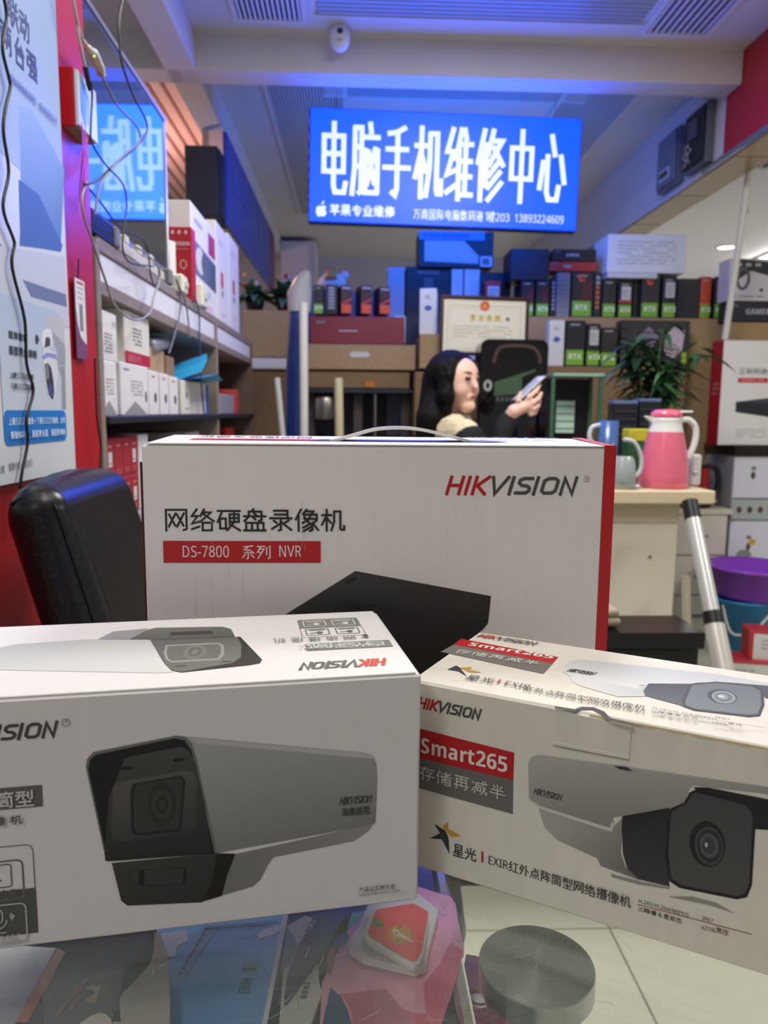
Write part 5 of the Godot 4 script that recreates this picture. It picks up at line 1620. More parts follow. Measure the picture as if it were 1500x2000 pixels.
	var pl := box_face(size, "front", s0 + 0.0002)
	var w0 := Vector2(0.0838, 0.0531)
	wordmark(pl, w0, 0.004, Vector2(0.1021, 0.054).x - w0.x, rgb8(34, 34, 35), rgb8(34, 34, 35), 0.12)
	ink_part(cp, "picture_lettering", pl)
	var logo := box_face(size, "front", s0)
	var e := Vector2(0.0505, 0.011)
	var s := Vector2(0.0056, 0.0107)
	wordmark(logo, s, 0.007, e.x - s.x, RED_INK, GREY_INK, 0.2)
	ink_part(t, "logo_lettering", logo)
	var bn := box_face(size, "front", s0)
	bn.poly(flat2([0.0033, 0.0317, 0.0709, 0.0338, 0.0709, 0.0517, 0.0037, 0.0518]), RED_INK)
	bn.poly(flat2([0.0037, 0.0518, 0.0709, 0.0517, 0.0713, 0.0736, 0.004, 0.0726]), rgb8(108, 105, 100))
	ink_part(t, "banner_bands", bn)
	var bt := box_face(size, "front", s0 + 0.0002)
	var pale := rgb8(232, 224, 216)
	var m0 := Vector2(0.0082, 0.0475)
	var wide := Vector2(0.0674, 0.0473).x - m0.x
	latin(bt, "Smart265", m0, 0.0099, pale, true, wide / 0.0099 / 6.35)
	han(bt, "存储再减半", Vector2(0.0079, 0.0566), Vector2(0.0106, 0.0095), 0.012, 0.00085, rgb8(206, 200, 192))
	ink_part(t, "banner_lettering", bt)
	star(t, box_face(size, "front", s0), flat2([0.0186, 0.0945, 0.0263, 0.0969, 0.0289, 0.1006, 0.03, 0.1124, 0.0243, 0.1036, 0.0158, 0.1055, 0.023, 0.0998]), flat2([0.0287, 0.0905, 0.0283, 0.0952, 0.038, 0.0977, 0.0311, 0.1002, 0.026, 0.0968, 0.0249, 0.0943]))
	var tx := box_face(size, "front", s0)
	var ink := rgb8(56, 54, 52)
	han(tx, "星光", Vector2(0.0321, 0.1038), Vector2(0.0079, 0.0089), 0.0083, 0.0008, ink)
	tx.poly(flat2([0.0516, 0.1039, 0.0529, 0.1038, 0.0531, 0.1113, 0.0518, 0.1113]), RED_INK)
	var x0 := Vector2(0.056, 0.111)
	var we := latin(tx, "EXIR", x0, 0.0056, ink, false, 0.86)
	var h0 := Vector2(0.0698, 0.1046)
	var h1 := Vector2(0.1439, 0.1026)
	var adv := (h1.x - h0.x) / 11.0
	han(tx, "红外点阵筒型网络摄像机", h0, Vector2(adv * 0.94, 0.0073), adv, 0.0006, ink)
	ink_part(t, "title_lettering", tx)
	var sp := box_face(size, "front", s0)
	latin(sp, "H.265/H.264/MJPEG", Vector2(0.1474, 0.1073), 0.0023, ink, false, 0.95)
	latin(sp, "IP67", Vector2(0.1814, 0.1066), 0.0023, ink, false, 0.9)
	sp.line(flat2([0.1472, 0.1086, 0.2064, 0.1065]), 0.0004, rgb8(140, 40, 40))
	latin(sp, "3D", Vector2(0.1474, 0.1124), 0.0026, ink, false, 0.9)
	han(sp, "降噪", Vector2(0.1511, 0.1094), Vector2(0.003, 0.0032), 0.0034, 0.0003, ink)
	latin(sp, "&", Vector2(0.1586, 0.1122), 0.0026, ink, false, 0.9)
	han(sp, "宽动态", Vector2(0.1614, 0.1092), Vector2(0.003, 0.0032), 0.0034, 0.0003, ink)
	latin(sp, "±25%", Vector2(0.1812, 0.1117), 0.0026, ink, false, 0.85)
	han(sp, "宽压", Vector2(0.1889, 0.1078), Vector2(0.003, 0.0032), 0.0034, 0.0003, ink)
	ink_part(t, "data_lettering", sp)
	# tuck tab over the front edge
	var f := box_face(size, "front")
	var slot := box_face(size, "top", 0.0003)
	slot.poly(flat2([0.0944, 0.1235, 0.1059, 0.1225, 0.1087, 0.1168, 0.1151, 0.1141, 0.122, 0.1177, 0.127, 0.1256, 0.1399, 0.128, 0.1399, 0.1317, 0.1266, 0.1301, 0.1211, 0.123, 0.1154, 0.1189, 0.1099, 0.1219, 0.1067, 0.1261, 0.0955, 0.1275]), rgb8(34, 28, 22))
	ink_part(t, "tab_slot", slot)
	var tab := Shape.new()
	var outline: Array = flat2([0.0944, 0.0011, 0.1387, 0.0026, 0.1381, 0.0223, 0.0948, 0.0233])
	for k in 4:
		outline[k].y = maxf(outline[k].y, 0.0004)
	tab.prism(PackedVector2Array(outline), 0.0012, Transform3D(Basis(f.u, f.w, f.n), f.o + f.n * 0.0007))
	var tp0 := part(t, "tuck_tab", tab, mat("cream_carton"))
	var fold := box_face(size, "front", 0.0014)
	fold.line(flat2([0.0948, 0.0233, 0.1381, 0.0226]), 0.0005, rgb8(120, 114, 102))
	fold.line(flat2([0.0948, 0.0209, 0.1382, 0.0206]), 0.0007, rgb8(244, 240, 230))
	fold.poly(flat2([0.13, 0.0281, 0.1372, 0.027, 0.1406, 0.0286, 0.1334, 0.0289]), rgb8(40, 36, 32))
	ink_part(tp0, "tab_crease", fold)
	# torn paper along the top edge
	var torn := box_face(size, "front", 0.0003)
	var r := RandomNumberGenerator.new()
	r.seed = 21
	var top_edge := []
	var low_edge := []
	for k in 41:
		var x := lerpf(0.115, 0.27, k / 40.0)
		top_edge.append(Vector2(x, 0.0004))
		low_edge.push_front(Vector2(x, 0.0012 + r.randf() * 0.0016))
	torn.poly(top_edge + low_edge, rgb8(214, 196, 160))
	ink_part(t, "torn_edge", torn)
	# top face
	var tp := box_face(size, "top", s0)
	tp.poly(flat2([0.0891, 0.068, 0.132, 0.0691, 0.1379, 0.056, 0.1389, 0.0814, 0.1242, 0.09, 0.1006, 0.0827, 0.0943, 0.0784]), rgb8(226, 226, 224), rgb8(196, 198, 197), Vector2(0.0946, 0.0701), Vector2(0.138, 0.0797))
	tp.poly(flat2([0.0828, 0.0609, 0.0811, 0.0469, 0.0818, 0.0367, 0.0881, 0.0296, 0.1752, 0.0158, 0.2134, 0.0189, 0.2134, 0.0309, 0.2028, 0.0335, 0.1972, 0.028, 0.175, 0.0324, 0.1649, 0.04, 0.1604, 0.045, 0.1324, 0.063, 0.1336, 0.0658, 0.1321, 0.0699, 0.0903, 0.0684]), rgb8(196, 199, 200), rgb8(222, 223, 222), Vector2(0.1167, 0.0253), Vector2(0.1183, 0.067))
	tp.poly(flat2([0.1373, 0.0569, 0.1607, 0.0444, 0.1608, 0.0863, 0.1388, 0.0802, 0.1365, 0.0722]), rgb8(62, 68, 72), rgb8(92, 97, 100), Vector2(0.1457, 0.0542), Vector2(0.1526, 0.0849))
	tp.poly(flat2([0.1777, 0.0309, 0.2134, 0.0214, 0.2135, 0.0467, 0.2038, 0.0477, 0.2025, 0.0336, 0.1972, 0.028]), rgb8(70, 76, 80))
	tp.poly(flat2([0.1607, 0.0448, 0.175, 0.0319, 0.1972, 0.0275, 0.2028, 0.0335, 0.2041, 0.0606, 0.2023, 0.0808, 0.1967, 0.0855, 0.1678, 0.0907, 0.1612, 0.0873, 0.1598, 0.0774]), rgb8(60, 66, 70))
	tp.poly(flat2([0.1623, 0.0464, 0.1755, 0.0346, 0.1962, 0.0305, 0.2012, 0.0362, 0.2024, 0.0607, 0.2009, 0.078, 0.1959, 0.0824, 0.1683, 0.0875, 0.1627, 0.0848, 0.1617, 0.0772]), rgb8(104, 112, 116), rgb8(120, 127, 130), Vector2(0.1715, 0.0422), Vector2(0.1816, 0.0855))
	tp.poly(oval(Vector2(0.1808, 0.0586), 0.0083, 0.0132, 30), rgb8(66, 72, 76))
	tp.poly(oval(Vector2(0.1816, 0.0591), 0.0067, 0.0112, 30), rgb8(150, 155, 157))
	tp.poly(oval(Vector2(0.1816, 0.0591), 0.0051, 0.0085, 28), rgb8(112, 118, 121))
	tp.poly(oval(Vector2(0.1811, 0.0589), 0.003, 0.0048, 24), rgb8(150, 155, 157))
	tp.poly(oval(Vector2(0.1801, 0.0586), 0.0018, 0.0018, 14), rgb8(216, 219, 220))
	ink_part(t, "top_camera_picture", tp)
	var tw := box_face(size, "top", s0 + 0.0002)
	var u0 := Vector2(0.0853, 0.053)
	wordmark(tw, u0, 0.0068, Vector2(0.1044, 0.0563).x - u0.x, rgb8(60, 62, 64), rgb8(60, 62, 64), 0.12)
	ink_part(t, "top_picture_lettering", tw)
	var tb := box_face(size, "top", s0)
	tb.poly(flat2([-0.0047, 0.0253, 0.0723, 0.0325, 0.0726, 0.0488, -0.004, 0.0421]), RED_INK)
	tb.poly(flat2([-0.004, 0.0421, 0.0726, 0.0488, 0.0728, 0.0718, -0.0055, 0.0625]), rgb8(116, 113, 107))
	ink_part(t, "top_bands", tb)
	var tl := box_face(size, "top", s0 + 0.0002)
	var v0 := Vector2(0.0055, 0.0388)
	latin(tl, "Smart265", v0, 0.0081, rgb8(240, 234, 226), true, (Vector2(0.0701, 0.0444).x - v0.x) / 0.0081 / 6.35)
	var k0 := Vector2(0.0033, 0.0499)
	han(tl, "存储再减半", k0, Vector2(0.0115, 0.0098), (Vector2(0.0665, 0.0545).x - k0.x) / 5.0, 0.0008, rgb8(222, 217, 208))
	var lg0 := Vector2(0.0044, 0.0079)
	wordmark(tl, lg0, 0.0077, Vector2(0.052, 0.0086).x - lg0.x, RED_INK, GREY_INK, 0.2)
	var y0 := Vector2(0.0308, 0.0985)
	han(tl, "星光", y0, Vector2(0.0092, 0.0101), 0.0098, 0.0008, ink)
	tl.poly(flat2([0.0519, 0.0985, 0.0531, 0.0988, 0.0528, 0.1054, 0.0516, 0.1051]), RED_INK)
	latin(tl, "EXIR", Vector2(0.0562, 0.1064), 0.0075, ink, false, 0.82)
	var z0 := Vector2(0.07, 0.1016)
	var za := (Vector2(0.1431, 0.1019).x - z0.x) / 11.0
	han(tl, "红外点阵筒型网络摄像机", z0, Vector2(za * 0.94, 0.0087), za, 0.0006, ink)
	latin(tl, "H.265/H.264/MJPEG", Vector2(0.1465, 0.1049), 0.003, ink, false, 0.92)
	tl.line(flat2([0.1465, 0.1069, 0.2056, 0.1034]), 0.0004, rgb8(150, 60, 55))
	latin(tl, "3D", Vector2(0.1463, 0.111), 0.0028, ink, false, 0.9)
	han(tl, "降噪宽动态", Vector2(0.1504, 0.1067), Vector2(0.0034, 0.0036), 0.0044, 0.0003, ink)
	latin(tl, "IP67", Vector2(0.1801, 0.1035), 0.003, ink, false, 0.9)
	latin(tl, "±25%", Vector2(0.1788, 0.1117), 0.0028, ink, false, 0.85)
	han(tl, "宽压", Vector2(0.1869, 0.1061), Vector2(0.0034, 0.0036), 0.004, 0.0003, ink)
	ink_part(t, "top_lettering", tl)
	star(t, box_face(size, "top", s0), flat2([0.0137, 0.0952, 0.0157, 0.0846, 0.0202, 0.0882, 0.0304, 0.1018, 0.0217, 0.095]), flat2([0.0195, 0.0875, 0.0266, 0.0824, 0.0263, 0.0881, 0.0363, 0.0896, 0.0285, 0.0928, 0.0245, 0.0902]))


func star(t: Node3D, ink: Ink, dark: Array, gold: Array) -> void:
	ink.poly(dark, rgb8(52, 54, 60))
	ink.poly(gold, rgb8(204, 152, 50))
	ink_part(t, "star_mark", ink)


# ---------------------------------------------------------------- the left side: red panel, poster, shelf unit, screen, chair

func build_left_side() -> void:
	var t := thing("display_board", "tall glossy red board at the shelf end, carrying the poster", "board", Vector3(-0.49, 0, -1.0))
	var s := Shape.new()
	s.cbox(Vector3(0, 1.2, 0), Vector3(0.04, 2.4, 0.86), 0.003)
	part(t, "board", s, mat("red_paint"))
	poster()
	acrylic_sign()
	shelf_unit()
	screen()
	chair()
	# blue banner under the lengthwise beam, further in
	var b := thing("blue_banner", "long dark blue banner board hung under the lengthwise beam", "banner", Vector3(-0.655, 2.09, -5.2))
	var bs := Shape.new()
	bs.cbox(Vector3(0, 0.225, 0), Vector3(0.02, 0.45, 2.3), 0.003)
	part(b, "board", bs, plain(rgb8(52, 82, 170), 0.4))
	var bi := Ink.new(Vector3(0.01, 0.45, 1.15), Vector3.FORWARD, Vector3.DOWN, Vector3.RIGHT, 0.001)
	var r := RandomNumberGenerator.new()
	r.seed = 9
	bi.rect(1.95, 0, 2.3, 0.45, rgb8(120, 60, 110))
	ink_part(b, "purple_end_print", bi)
	for i in 5:
		var ch := Ink.new(Vector3(0.01, 0.45, 1.15), Vector3.FORWARD, Vector3.DOWN, Vector3.RIGHT, 0.0012)
		han(ch, ["电", "脑", "维", "修", "手"][i], Vector2(0.2 + 0.34 * i, 0.07), Vector2(0.26, 0.2), 0.3, 0.022, rgb8(88, 116, 196))
		ink_part(b, "character_print", ch)
	bi = Ink.new(Vector3(0.01, 0.45, 1.15), Vector3.FORWARD, Vector3.DOWN, Vector3.RIGHT, 0.0012)
	for i in 12:
		han(bi, ["果", "机", "专"][i % 3], Vector2(0.2 + 0.14 * i, 0.33), Vector2(0.09, 0.07), 0.1, 0.009, rgb8(88, 116, 196))
	ink_part(b, "small_lettering", bi)
	for z in [-0.9, 0.9]:
		var w := Shape.new()
		w.tube([Vector3(0, 0.45, z), Vector3(-0.03, BEAM_LOW - 2.09 + 0.005, z)], 0.004, 6)
		part(b, "hanger", w, mat("steel"))
	# slatted wooden ceiling field beyond the beam on the left
	var c := thing("slatted_ceiling_panel", "pinkish wooden slats on the ceiling beyond the lengthwise beam", "slat panel", Vector3(-1.15, CEIL, -4.9))
	for i in 9:
		var q := Shape.new()
		q.cbox(Vector3(-0.28 + 0.07 * i, -0.012, 0), Vector3(0.05, 0.022, 2.6), 0.003)
		part(c, "slat", q, plain(rgb8(232, 200, 188), 0.5))
	warm_lamp()
	# dark cabinet hung high at the end of the shelf
	var k := thing("wall_cabinet", "dark grey cabinet hung high above the tall white cartons", "cabinet", Vector3(-0.75, 2.1, -4.05))
	var ks := Shape.new()
	ks.cbox(Vector3(0, 0.165, 0), Vector3(0.16, 0.33, 0.26), 0.004)
	part(k, "case", ks, plain(rgb8(52, 54, 62), 0.5))
	var kd := Shape.new()
	kd.cbox(Vector3(0.084, 0.165, 0), Vector3(0.01, 0.31, 0.24), 0.003)
	part(k, "door", kd, plain(rgb8(28, 28, 34), 0.4))
	var kb := Shape.new()
	kb.box(Vector3(0, 0.39, 0), Vector3(0.03, 0.12, 0.03))
	part(k, "bracket", kb, mat("steel"))


func warm_lamp() -> void:
	var t := thing("wall_lamp", "small warm globe lamp on the far left wall behind the cabinet", "lamp", Vector3(-1.44, 2.3, -4.5))
	var a := Shape.new()
	a.cbox(Vector3(-0.03, 0, 0), Vector3(0.03, 0.08, 0.06), 0.004)
	part(t, "wall_plate", a, mat("steel"))
	var b := Shape.new()
	b.ball(Vector3(0.05, 0, 0), Vector3.ONE * 0.06, 18, 12)
	part(t, "globe", b, glow(Color(1.0, 0.8, 0.74), 1.5))
	var l := OmniLight3D.new()
	l.name = "wall_lamp_light"
	l.light_color = Color(1.0, 0.78, 0.72)
	l.light_energy = 0.5
	l.light_size = 0.05
	l.omni_range = 6.0
	l.omni_attenuation = 2.0
	l.shadow_enabled = true
	l.position = t.position + Vector3(0.05, 0, 0)
	add_child(l)


func poster() -> void:
	var t := thing("poster", "tall blue and white camera poster with Chinese print on the red panel", "poster", Vector3(-0.46, 2.3, -0.62))
	var bs := Shape.new()
	bs.cbox(Vector3(-0.003, -0.85, -0.325), Vector3(0.006, 0.8, 0.655), 0.001)
	part(t, "sheet", bs, plain(rgb8(216, 220, 222), 0.32))
	var q := func(lift: float) -> Ink: return Ink.new(Vector3.ZERO, Vector3.FORWARD, Vector3.DOWN, Vector3.RIGHT, lift)
	var bg: Ink = q.call(0.0003)
	bg.poly([Vector2(0, 0.45), Vector2(0.652, 0.45), Vector2(0.652, 0.835), Vector2(0, 0.79)], rgb8(128, 156, 194), rgb8(172, 192, 222), Vector2(0.3, 0.5), Vector2(0.3, 0.82))
	bg.poly(flat2([0.4966, 0.7386, 0.5395, 0.7258, 0.6582, 0.7728, 0.6273, 0.9042, 0.478, 0.9277, 0.4933, 0.8564]), rgb8(150, 176, 218), rgb8(86, 122, 184), Vector2(0.5377, 0.7401), Vector2(0.5919, 0.8964))
	bg.poly(flat2([0.4859, 0.8383, 0.5518, 0.8405, 0.6369, 0.8944, 0.6271, 0.9057, 0.4815, 0.9256]), rgb8(72, 106, 168))
	bg.poly(flat2([0.4192, 0.9368, 0.4359, 0.9431, 0.4462, 0.9575, 0.4355, 0.9706, 0.4148, 0.9717]), rgb8(38, 52, 96))
	ink_part(t, "sky_print", bg)
	var t1: Ink = q.call(0.0006)
	var navy := rgb8(44, 58, 108)
	var a := Vector2(0.4727, 0.6228)
	han(t1, "联动", Vector2(0.4765, 0.6041), Vector2(0.0336, 0.0381), 0.037, 0.0042, navy)
	han(t1, "两台强", Vector2(0.4522, 0.6476), Vector2(0.0334, 0.0376), 0.04, 0.0042, navy)
	var b0 := Vector2(0.4834, 0.7067)
	for i in 16:
		han(t1, ["摄", "像", "清", "画"][i % 4], b0 + Vector2(0.0092 * i + (0.01 if i > 8 else 0.0) - 0.01, 0.0), Vector2(0.0078, 0.0115), 0.011, 0.0008, rgb8(60, 90, 168))
	ink_part(t, "title_lettering", t1)
	# white band and picture panel
	var wb: Ink = q.call(0.0005)
	wb.poly(flat2([0.4775, 0.9319, 0.6413, 0.9107, 0.6471, 0.9873, 0.6498, 1.0192, 0.4098, 1.0125, 0.3306, 1.0117, 0.3382, 0.9511]), rgb8(196, 202, 214))
	wb.poly(flat2([0.4806, 0.9723, 0.6407, 0.9683, 0.6426, 0.9879, 0.5067, 0.9919]), rgb8(110, 122, 150))
	ink_part(t, "grey_band", wb)
	var pn: Ink = q.call(0.0008)
	var r0 := Vector2(0.3994, 1.1977)
	var r1 := Vector2(0.6168, 1.1983)
	var yt := Vector2(0.5266, 1.0008).y
	var ym := Vector2(0.508, 1.1515).y
	var yb := Vector2(0.5022, 1.1988).y
	pn.poly(round_rect(r0.x, yt, r1.x, yb, 0.012), rgb8(176, 192, 214), rgb8(206, 210, 216), Vector2(0, yt), Vector2(0, ym))
	pn.poly(round_rect(r0.x, ym, r1.x, yb, 0.012), rgb8(28, 120, 196))
	pn.poly(round_rect(r0.x - 0.2, ym - 0.004, r0.x - 0.014, yb, 0.012), rgb8(28, 120, 196))
	pn.poly(flat2([0.559, 1.0071, 0.6241, 1.006, 0.6264, 1.05, 0.6141, 1.1501, 0.5988, 1.1501, 0.6033, 1.083, 0.5928, 1.078, 0.5879, 1.0588, 0.57, 1.0302, 0.5561, 1.0303]), rgb8(192, 192, 196))
	pn.poly(flat2([0.57, 1.0302, 0.6229, 1.0474, 0.6275, 1.0571, 0.6246, 1.0803, 0.5921, 1.0837, 0.5912, 1.0613]), rgb8(158, 160, 168))
	pn.poly(flat2([0.5919, 1.0851, 0.6225, 1.0819, 0.6188, 1.1501, 0.6026, 1.1501, 0.605, 1.1, 0.5983, 1.0932]), rgb8(150, 152, 160))
	ink_part(t, "picture_panel", pn)
	var pc: Ink = q.call(0.0011)
	pc.poly(flat2([0.5364, 1.0403, 0.5421, 1.0344, 0.5561, 1.0303, 0.5718, 1.03, 0.5761, 1.0377, 0.5739, 1.0558, 0.5422, 1.0611, 0.5329, 1.0552]), rgb8(226, 226, 226))
	pc.poly(flat2([0.5493, 1.0444, 0.5616, 1.0422, 0.5675, 1.0447, 0.5662, 1.0551, 0.5424, 1.0598, 0.5464, 1.0541]), rgb8(70, 68, 66))
	pc.poly(flat2([0.5143, 1.0438, 0.5198, 1.0426, 0.5265, 1.0492, 0.5198, 1.0564, 0.5133, 1.0569, 0.5122, 1.0505]), rgb8(60, 58, 60))
	pc.poly(flat2([0.5371, 1.0615, 0.5594, 1.0597, 0.5908, 1.0641, 0.5907, 1.095, 0.5803, 1.1207, 0.5695, 1.1349, 0.5601, 1.1392, 0.5503, 1.1338, 0.5418, 1.119, 0.538, 1.0949, 0.5353, 1.0763]), rgb8(216, 216, 218))
	pc.poly(flat2([0.5341, 1.0724, 0.5518, 1.0657, 0.587, 1.0658, 0.5915, 1.0739, 0.5579, 1.0721, 0.5368, 1.0775]), rgb8(138, 146, 206))
	pc.poly(flat2([0.5411, 1.084, 0.5533, 1.0812, 0.5648, 1.0866, 0.5715, 1.1042, 0.5727, 1.1237, 0.5677, 1.1349, 0.5606, 1.135, 0.551, 1.1283, 0.5457, 1.1148, 0.5425, 1.1001]), rgb8(52, 54, 62))
	pc.poly(flat2([0.5512, 1.1119, 0.5665, 1.1155, 0.5666, 1.1294, 0.559, 1.1337, 0.5515, 1.1242]), rgb8(66, 78, 140))
	pc.poly(oval(Vector2(0.55, 1.0943), 0.007, 0.012, 16), rgb8(120, 126, 130))
	ink_part(t, "dome_camera_picture", pc)
	var t2: Ink = q.call(0.0011)
	var ink := rgb8(60, 62, 68)
	var c0 := Vector2(0.4272, 1.0464)
	var c1 := Vector2(0.486, 1.0568)
	han(t2, "超清像素", c0, Vector2((c1.x - c0.x) / 4 * 0.86, 0.0102), (c1.x - c0.x) / 4, 0.0019, ink)
	var d0 := Vector2(0.4256, 1.0664)
	var d1 := Vector2(0.5154, 1.079)
	han(t2, "画面更加清晰".replace("加", "全"), d0, Vector2((d1.x - d0.x) / 6 * 0.86, 0.011), (d1.x - d0.x) / 6, 0.0019, ink)
	var e0 := Vector2(0.4232, 1.1008)
	var e1 := Vector2(0.4974, 1.1087)
	for k in 2:
		han(t2, ["上摄500万像素", "下摄500万像素"][k], e0 + Vector2(0, 0.0147 * k), Vector2((e1.x - e0.x) / 8 * 0.9, 0.008), (e1.x - e0.x) / 8, 0.0011, ink)
	ink_part(t, "panel_lettering", t2)
	var t3: Ink = q.call(0.0011)
	var pale := rgb8(200, 222, 240)
	var g0 := Vector2(0.4137, 1.1617)
	var g1 := Vector2(0.6093, 1.174)
	han(t3, "上摄500万像素+下摄500万像素,全彩", g0, Vector2((g1.x - g0.x) / 20 * 0.9, 0.0097), (g1.x - g0.x) / 20, 0.0013, pale)
	han(t3, "摄像机联动,画面更全面,画面更清晰", g0 + Vector2(0, 0.0182), Vector2((g1.x - g0.x) / 17.5 * 0.9, 0.0097), (g1.x - g0.x) / 17.5, 0.0013, pale)
	ink_part(t, "blue_panel_lettering", t3)
	var t4: Ink = q.call(0.0006)
	var h0 := Vector2(0.3836, 1.2233)
	han(t4, "公司", h0 + Vector2(-0.008, 0), Vector2(0.009, 0.011), 0.0105, 0.0011, rgb8(120, 120, 116))
	han(t4, "股票代码", Vector2(0.4077, 1.2213), Vector2(0.0078, 0.011), 0.0088, 0.0009, rgb8(120, 120, 116))
	latin(t4, "500475", Vector2(0.4534, 1.231), 0.01, rgb8(120, 120, 116), false, 0.62)
	ink_part(t, "footer_lettering", t4)


func acrylic_sign() -> void:
	var t := thing("acrylic_sign", "small white acrylic sign with a red side on the red panel", "sign", Vector3(-0.447, 1.605, -1.355))
	var s := Shape.new()
	s.cbox(Vector3(0, 0.042, 0), Vector3(0.006, 0.085, 0.09), 0.001)
	part(t, "white_face", s, plain(rgb8(214, 218, 226), 0.12))
	var e := Shape.new()
	e.cbox(Vector3(-0.014, 0.042, 0.0455), Vector3(0.022, 0.09, 0.004), 0.001)
	part(t, "red_side", e, mat("red_paint"))
	var e2 := Shape.new()
	e2.cbox(Vector3(-0.014, 0.0, 0.0), Vector3(0.022, 0.004, 0.09), 0.001)
	part(t, "lower_edge", e2, plain(rgb8(150, 138, 128), 0.5))
	var ink := Ink.new(Vector3(0.003, 0.085, 0.045), Vector3.FORWARD, Vector3.DOWN, Vector3.RIGHT, 0.0003)
	ink.poly([Vector2(0.01, 0.004), Vector2(0.045, 0.02), Vector2(0.03, 0.085), Vector2(0.01, 0.06)], rgb8(110, 160, 230))
	ink.line([Vector2(0.035, 0.01), Vector2(0.05, 0.03), Vector2(0.042, 0.07)], 0.004, rgb8(110, 160, 230))
	ink_part(t, "blue_swash", ink)
	var g := thing("red_ribbon", "red hanging ribbon ends below the small acrylic sign", "ribbon", Vector3(-0.445, 1.46, -1.33))
	for q in [[0.0, 0.012, 0.02], [0.025, -0.008, 0.012], [-0.02, 0.02, 0.03]]:
		var a := []
		for k in 9:
			var f := k / 8.0
			a.append(Vector3(0.004 * sin(f * 5 + q[0] * 40), 0.15 - 0.15 * f, q[0] + q[1] * sin(f * PI) + q[2] * f - 0.01))
		var st := Shape.new()
		st.strip(smooth_path(a, 3), range(25).map(func(_i): return 0.0035), Vector3(0, 0, 1))
		part(g, "ribbon_end", st, plain(rgb8(196, 22, 30), 0.4))
	var p := thing("price_tag", "narrow white tag with a grey bar print hung on the red panel", "tag", Vector3(-0.464, 1.235, -1.335))
	var ps := Shape.new()
	ps.cbox(Vector3(0, 0.066, 0), Vector3(0.002, 0.132, 0.05), 0.0006)
	part(p, "card", ps, plain(rgb8(120, 70, 110), 0.4))
	var pi := Ink.new(Vector3(0.001, 0.132, 0.025), Vector3.FORWARD, Vector3.DOWN, Vector3.RIGHT, 0.0002)
	pi.poly([Vector2(0.002, 0), Vector2(0.048, 0), Vector2(0.048, 0.105), Vector2(0.04, 0.104), Vector2(0.02, 0.095), Vector2(0.008, 0.075), Vector2(0.002, 0.05)], rgb8(222, 220, 218))
	pi.rect(0.018, 0.04, 0.034, 0.085, rgb8(130, 128, 126))
	pi.rect(0.01, 0.004, 0.04, 0.008, rgb8(190, 60, 60))
	for k in 3:
		pi.rect(0.012, 0.013 + 0.008 * k, 0.038, 0.016 + 0.008 * k, rgb8(176, 172, 170))
	ink_part(p, "tag_print", pi)
	var ph := Shape.new()
	ph.tube([Vector3(-0.002, 0.13, 0), Vector3(0.001, 0.15, 0.003), Vector3(0.001, 0.165, 0.001)], 0.0012, 6)
	part(p, "hook", ph, mat("black_plastic"))


func shelf_unit() -> void:
	var t := thing("shelf_unit", "long grey-brown shelf unit full of cartons along the left wall", "shelf", Vector3(-0.66, 0, -2.5))
	var z0 := 1.07
	var z1 := -1.06
	var len_all := z0 - z1
	for q in [[1.44, 0.026, "wood_edge"], [1.362, 0.026, "wood_edge"], [0.9, 0.024, "grey"], [0.5, 0.024, "grey"], [0.08, 0.024, "grey"]]:
		var s := Shape.new()
		s.cbox(Vector3(0, q[0] + q[1] / 2, 0), Vector3(0.38, q[1], len_all - 0.05), 0.002)
		part(t, "board", s, mat("wood_edge") if q[2] != "grey" else plain(rgb8(150, 150, 152), 0.5))
	var bk := Shape.new()
	bk.cbox(Vector3(0, 1.131, 0), Vector3(0.4, 0.014, len_all - 0.05), 0.002)
	part(t, "black_board", bk, plain(rgb8(20, 22, 26), 0.5))
	for q in [[z0 - 0.02, "post"], [-0.16, "post"], [z1 + 0.012, "end"]]:
		var s := Shape.new()
		s.cbox(Vector3(0.0, 0.73, q[0]), Vector3(0.384, 1.46, 0.024), 0.002)
		part(t, "upright", s, mat("wood_edge") if q[1] == "post" else mat("dark_wood"))
	for q in [[z0 - 0.04, -0.14], [-0.18, z1 + 0.03]]:
		var s := Shape.new()
		s.cbox(Vector3(0.182, 1.414, (q[0] + q[1]) / 2), Vector3(0.008, 0.052, absf(q[0] - q[1])), 0.001)
		part(t, "white_front_strip", s, plain(rgb8(226, 226, 232), 0.4))
	var back := Shape.new()
	back.box(Vector3(-0.185, 0.73, 0), Vector3(0.01, 1.44, len_all - 0.05))
	part(t, "back_board", back, plain(rgb8(60, 52, 48), 0.8))


func screen() -> void:
	var t := thing("television", "large dark glossy television standing on the shelf, mirroring the sign", "television", Vector3(-0.515, 1.466, -1.79))
	var s := Shape.new()
	s.cbox(Vector3(-0.012, 0.245, 0), Vector3(0.03, 0.41, 0.70), 0.003)
	var cs := part(t, "case", s, mat("black_plastic"))
	var f := Shape.new()
	for q in [[Vector3(0.006, 0.445, 0), Vector3(0.016, 0.012, 0.71)], [Vector3(0.006, 0.048, 0), Vector3(0.016, 0.02, 0.71)], [Vector3(0.006, 0.245, 0.35), Vector3(0.016, 0.4, 0.011)], [Vector3(0.006, 0.245, -0.35), Vector3(0.016, 0.4, 0.011)]]:
		f.cbox(q[0], q[1], 0.002)
	part(cs, "bezel", f, plain(rgb8(206, 206, 204), 0.25, 0.8))
	var g := Shape.new()
	g.box(Vector3(0.008, 0.248, 0), Vector3(0.004, 0.385, 0.69))
	part(t, "screen", g, plain(rgb8(128, 130, 138), 0.03, 0.85))
	for z in [-0.22, 0.22]:
		var leg := Shape.new()
		leg.cbox(Vector3(-0.01, 0.02, z), Vector3(0.12, 0.04, 0.03), 0.004)
		part(t, "foot", leg, mat("grey_plastic"))


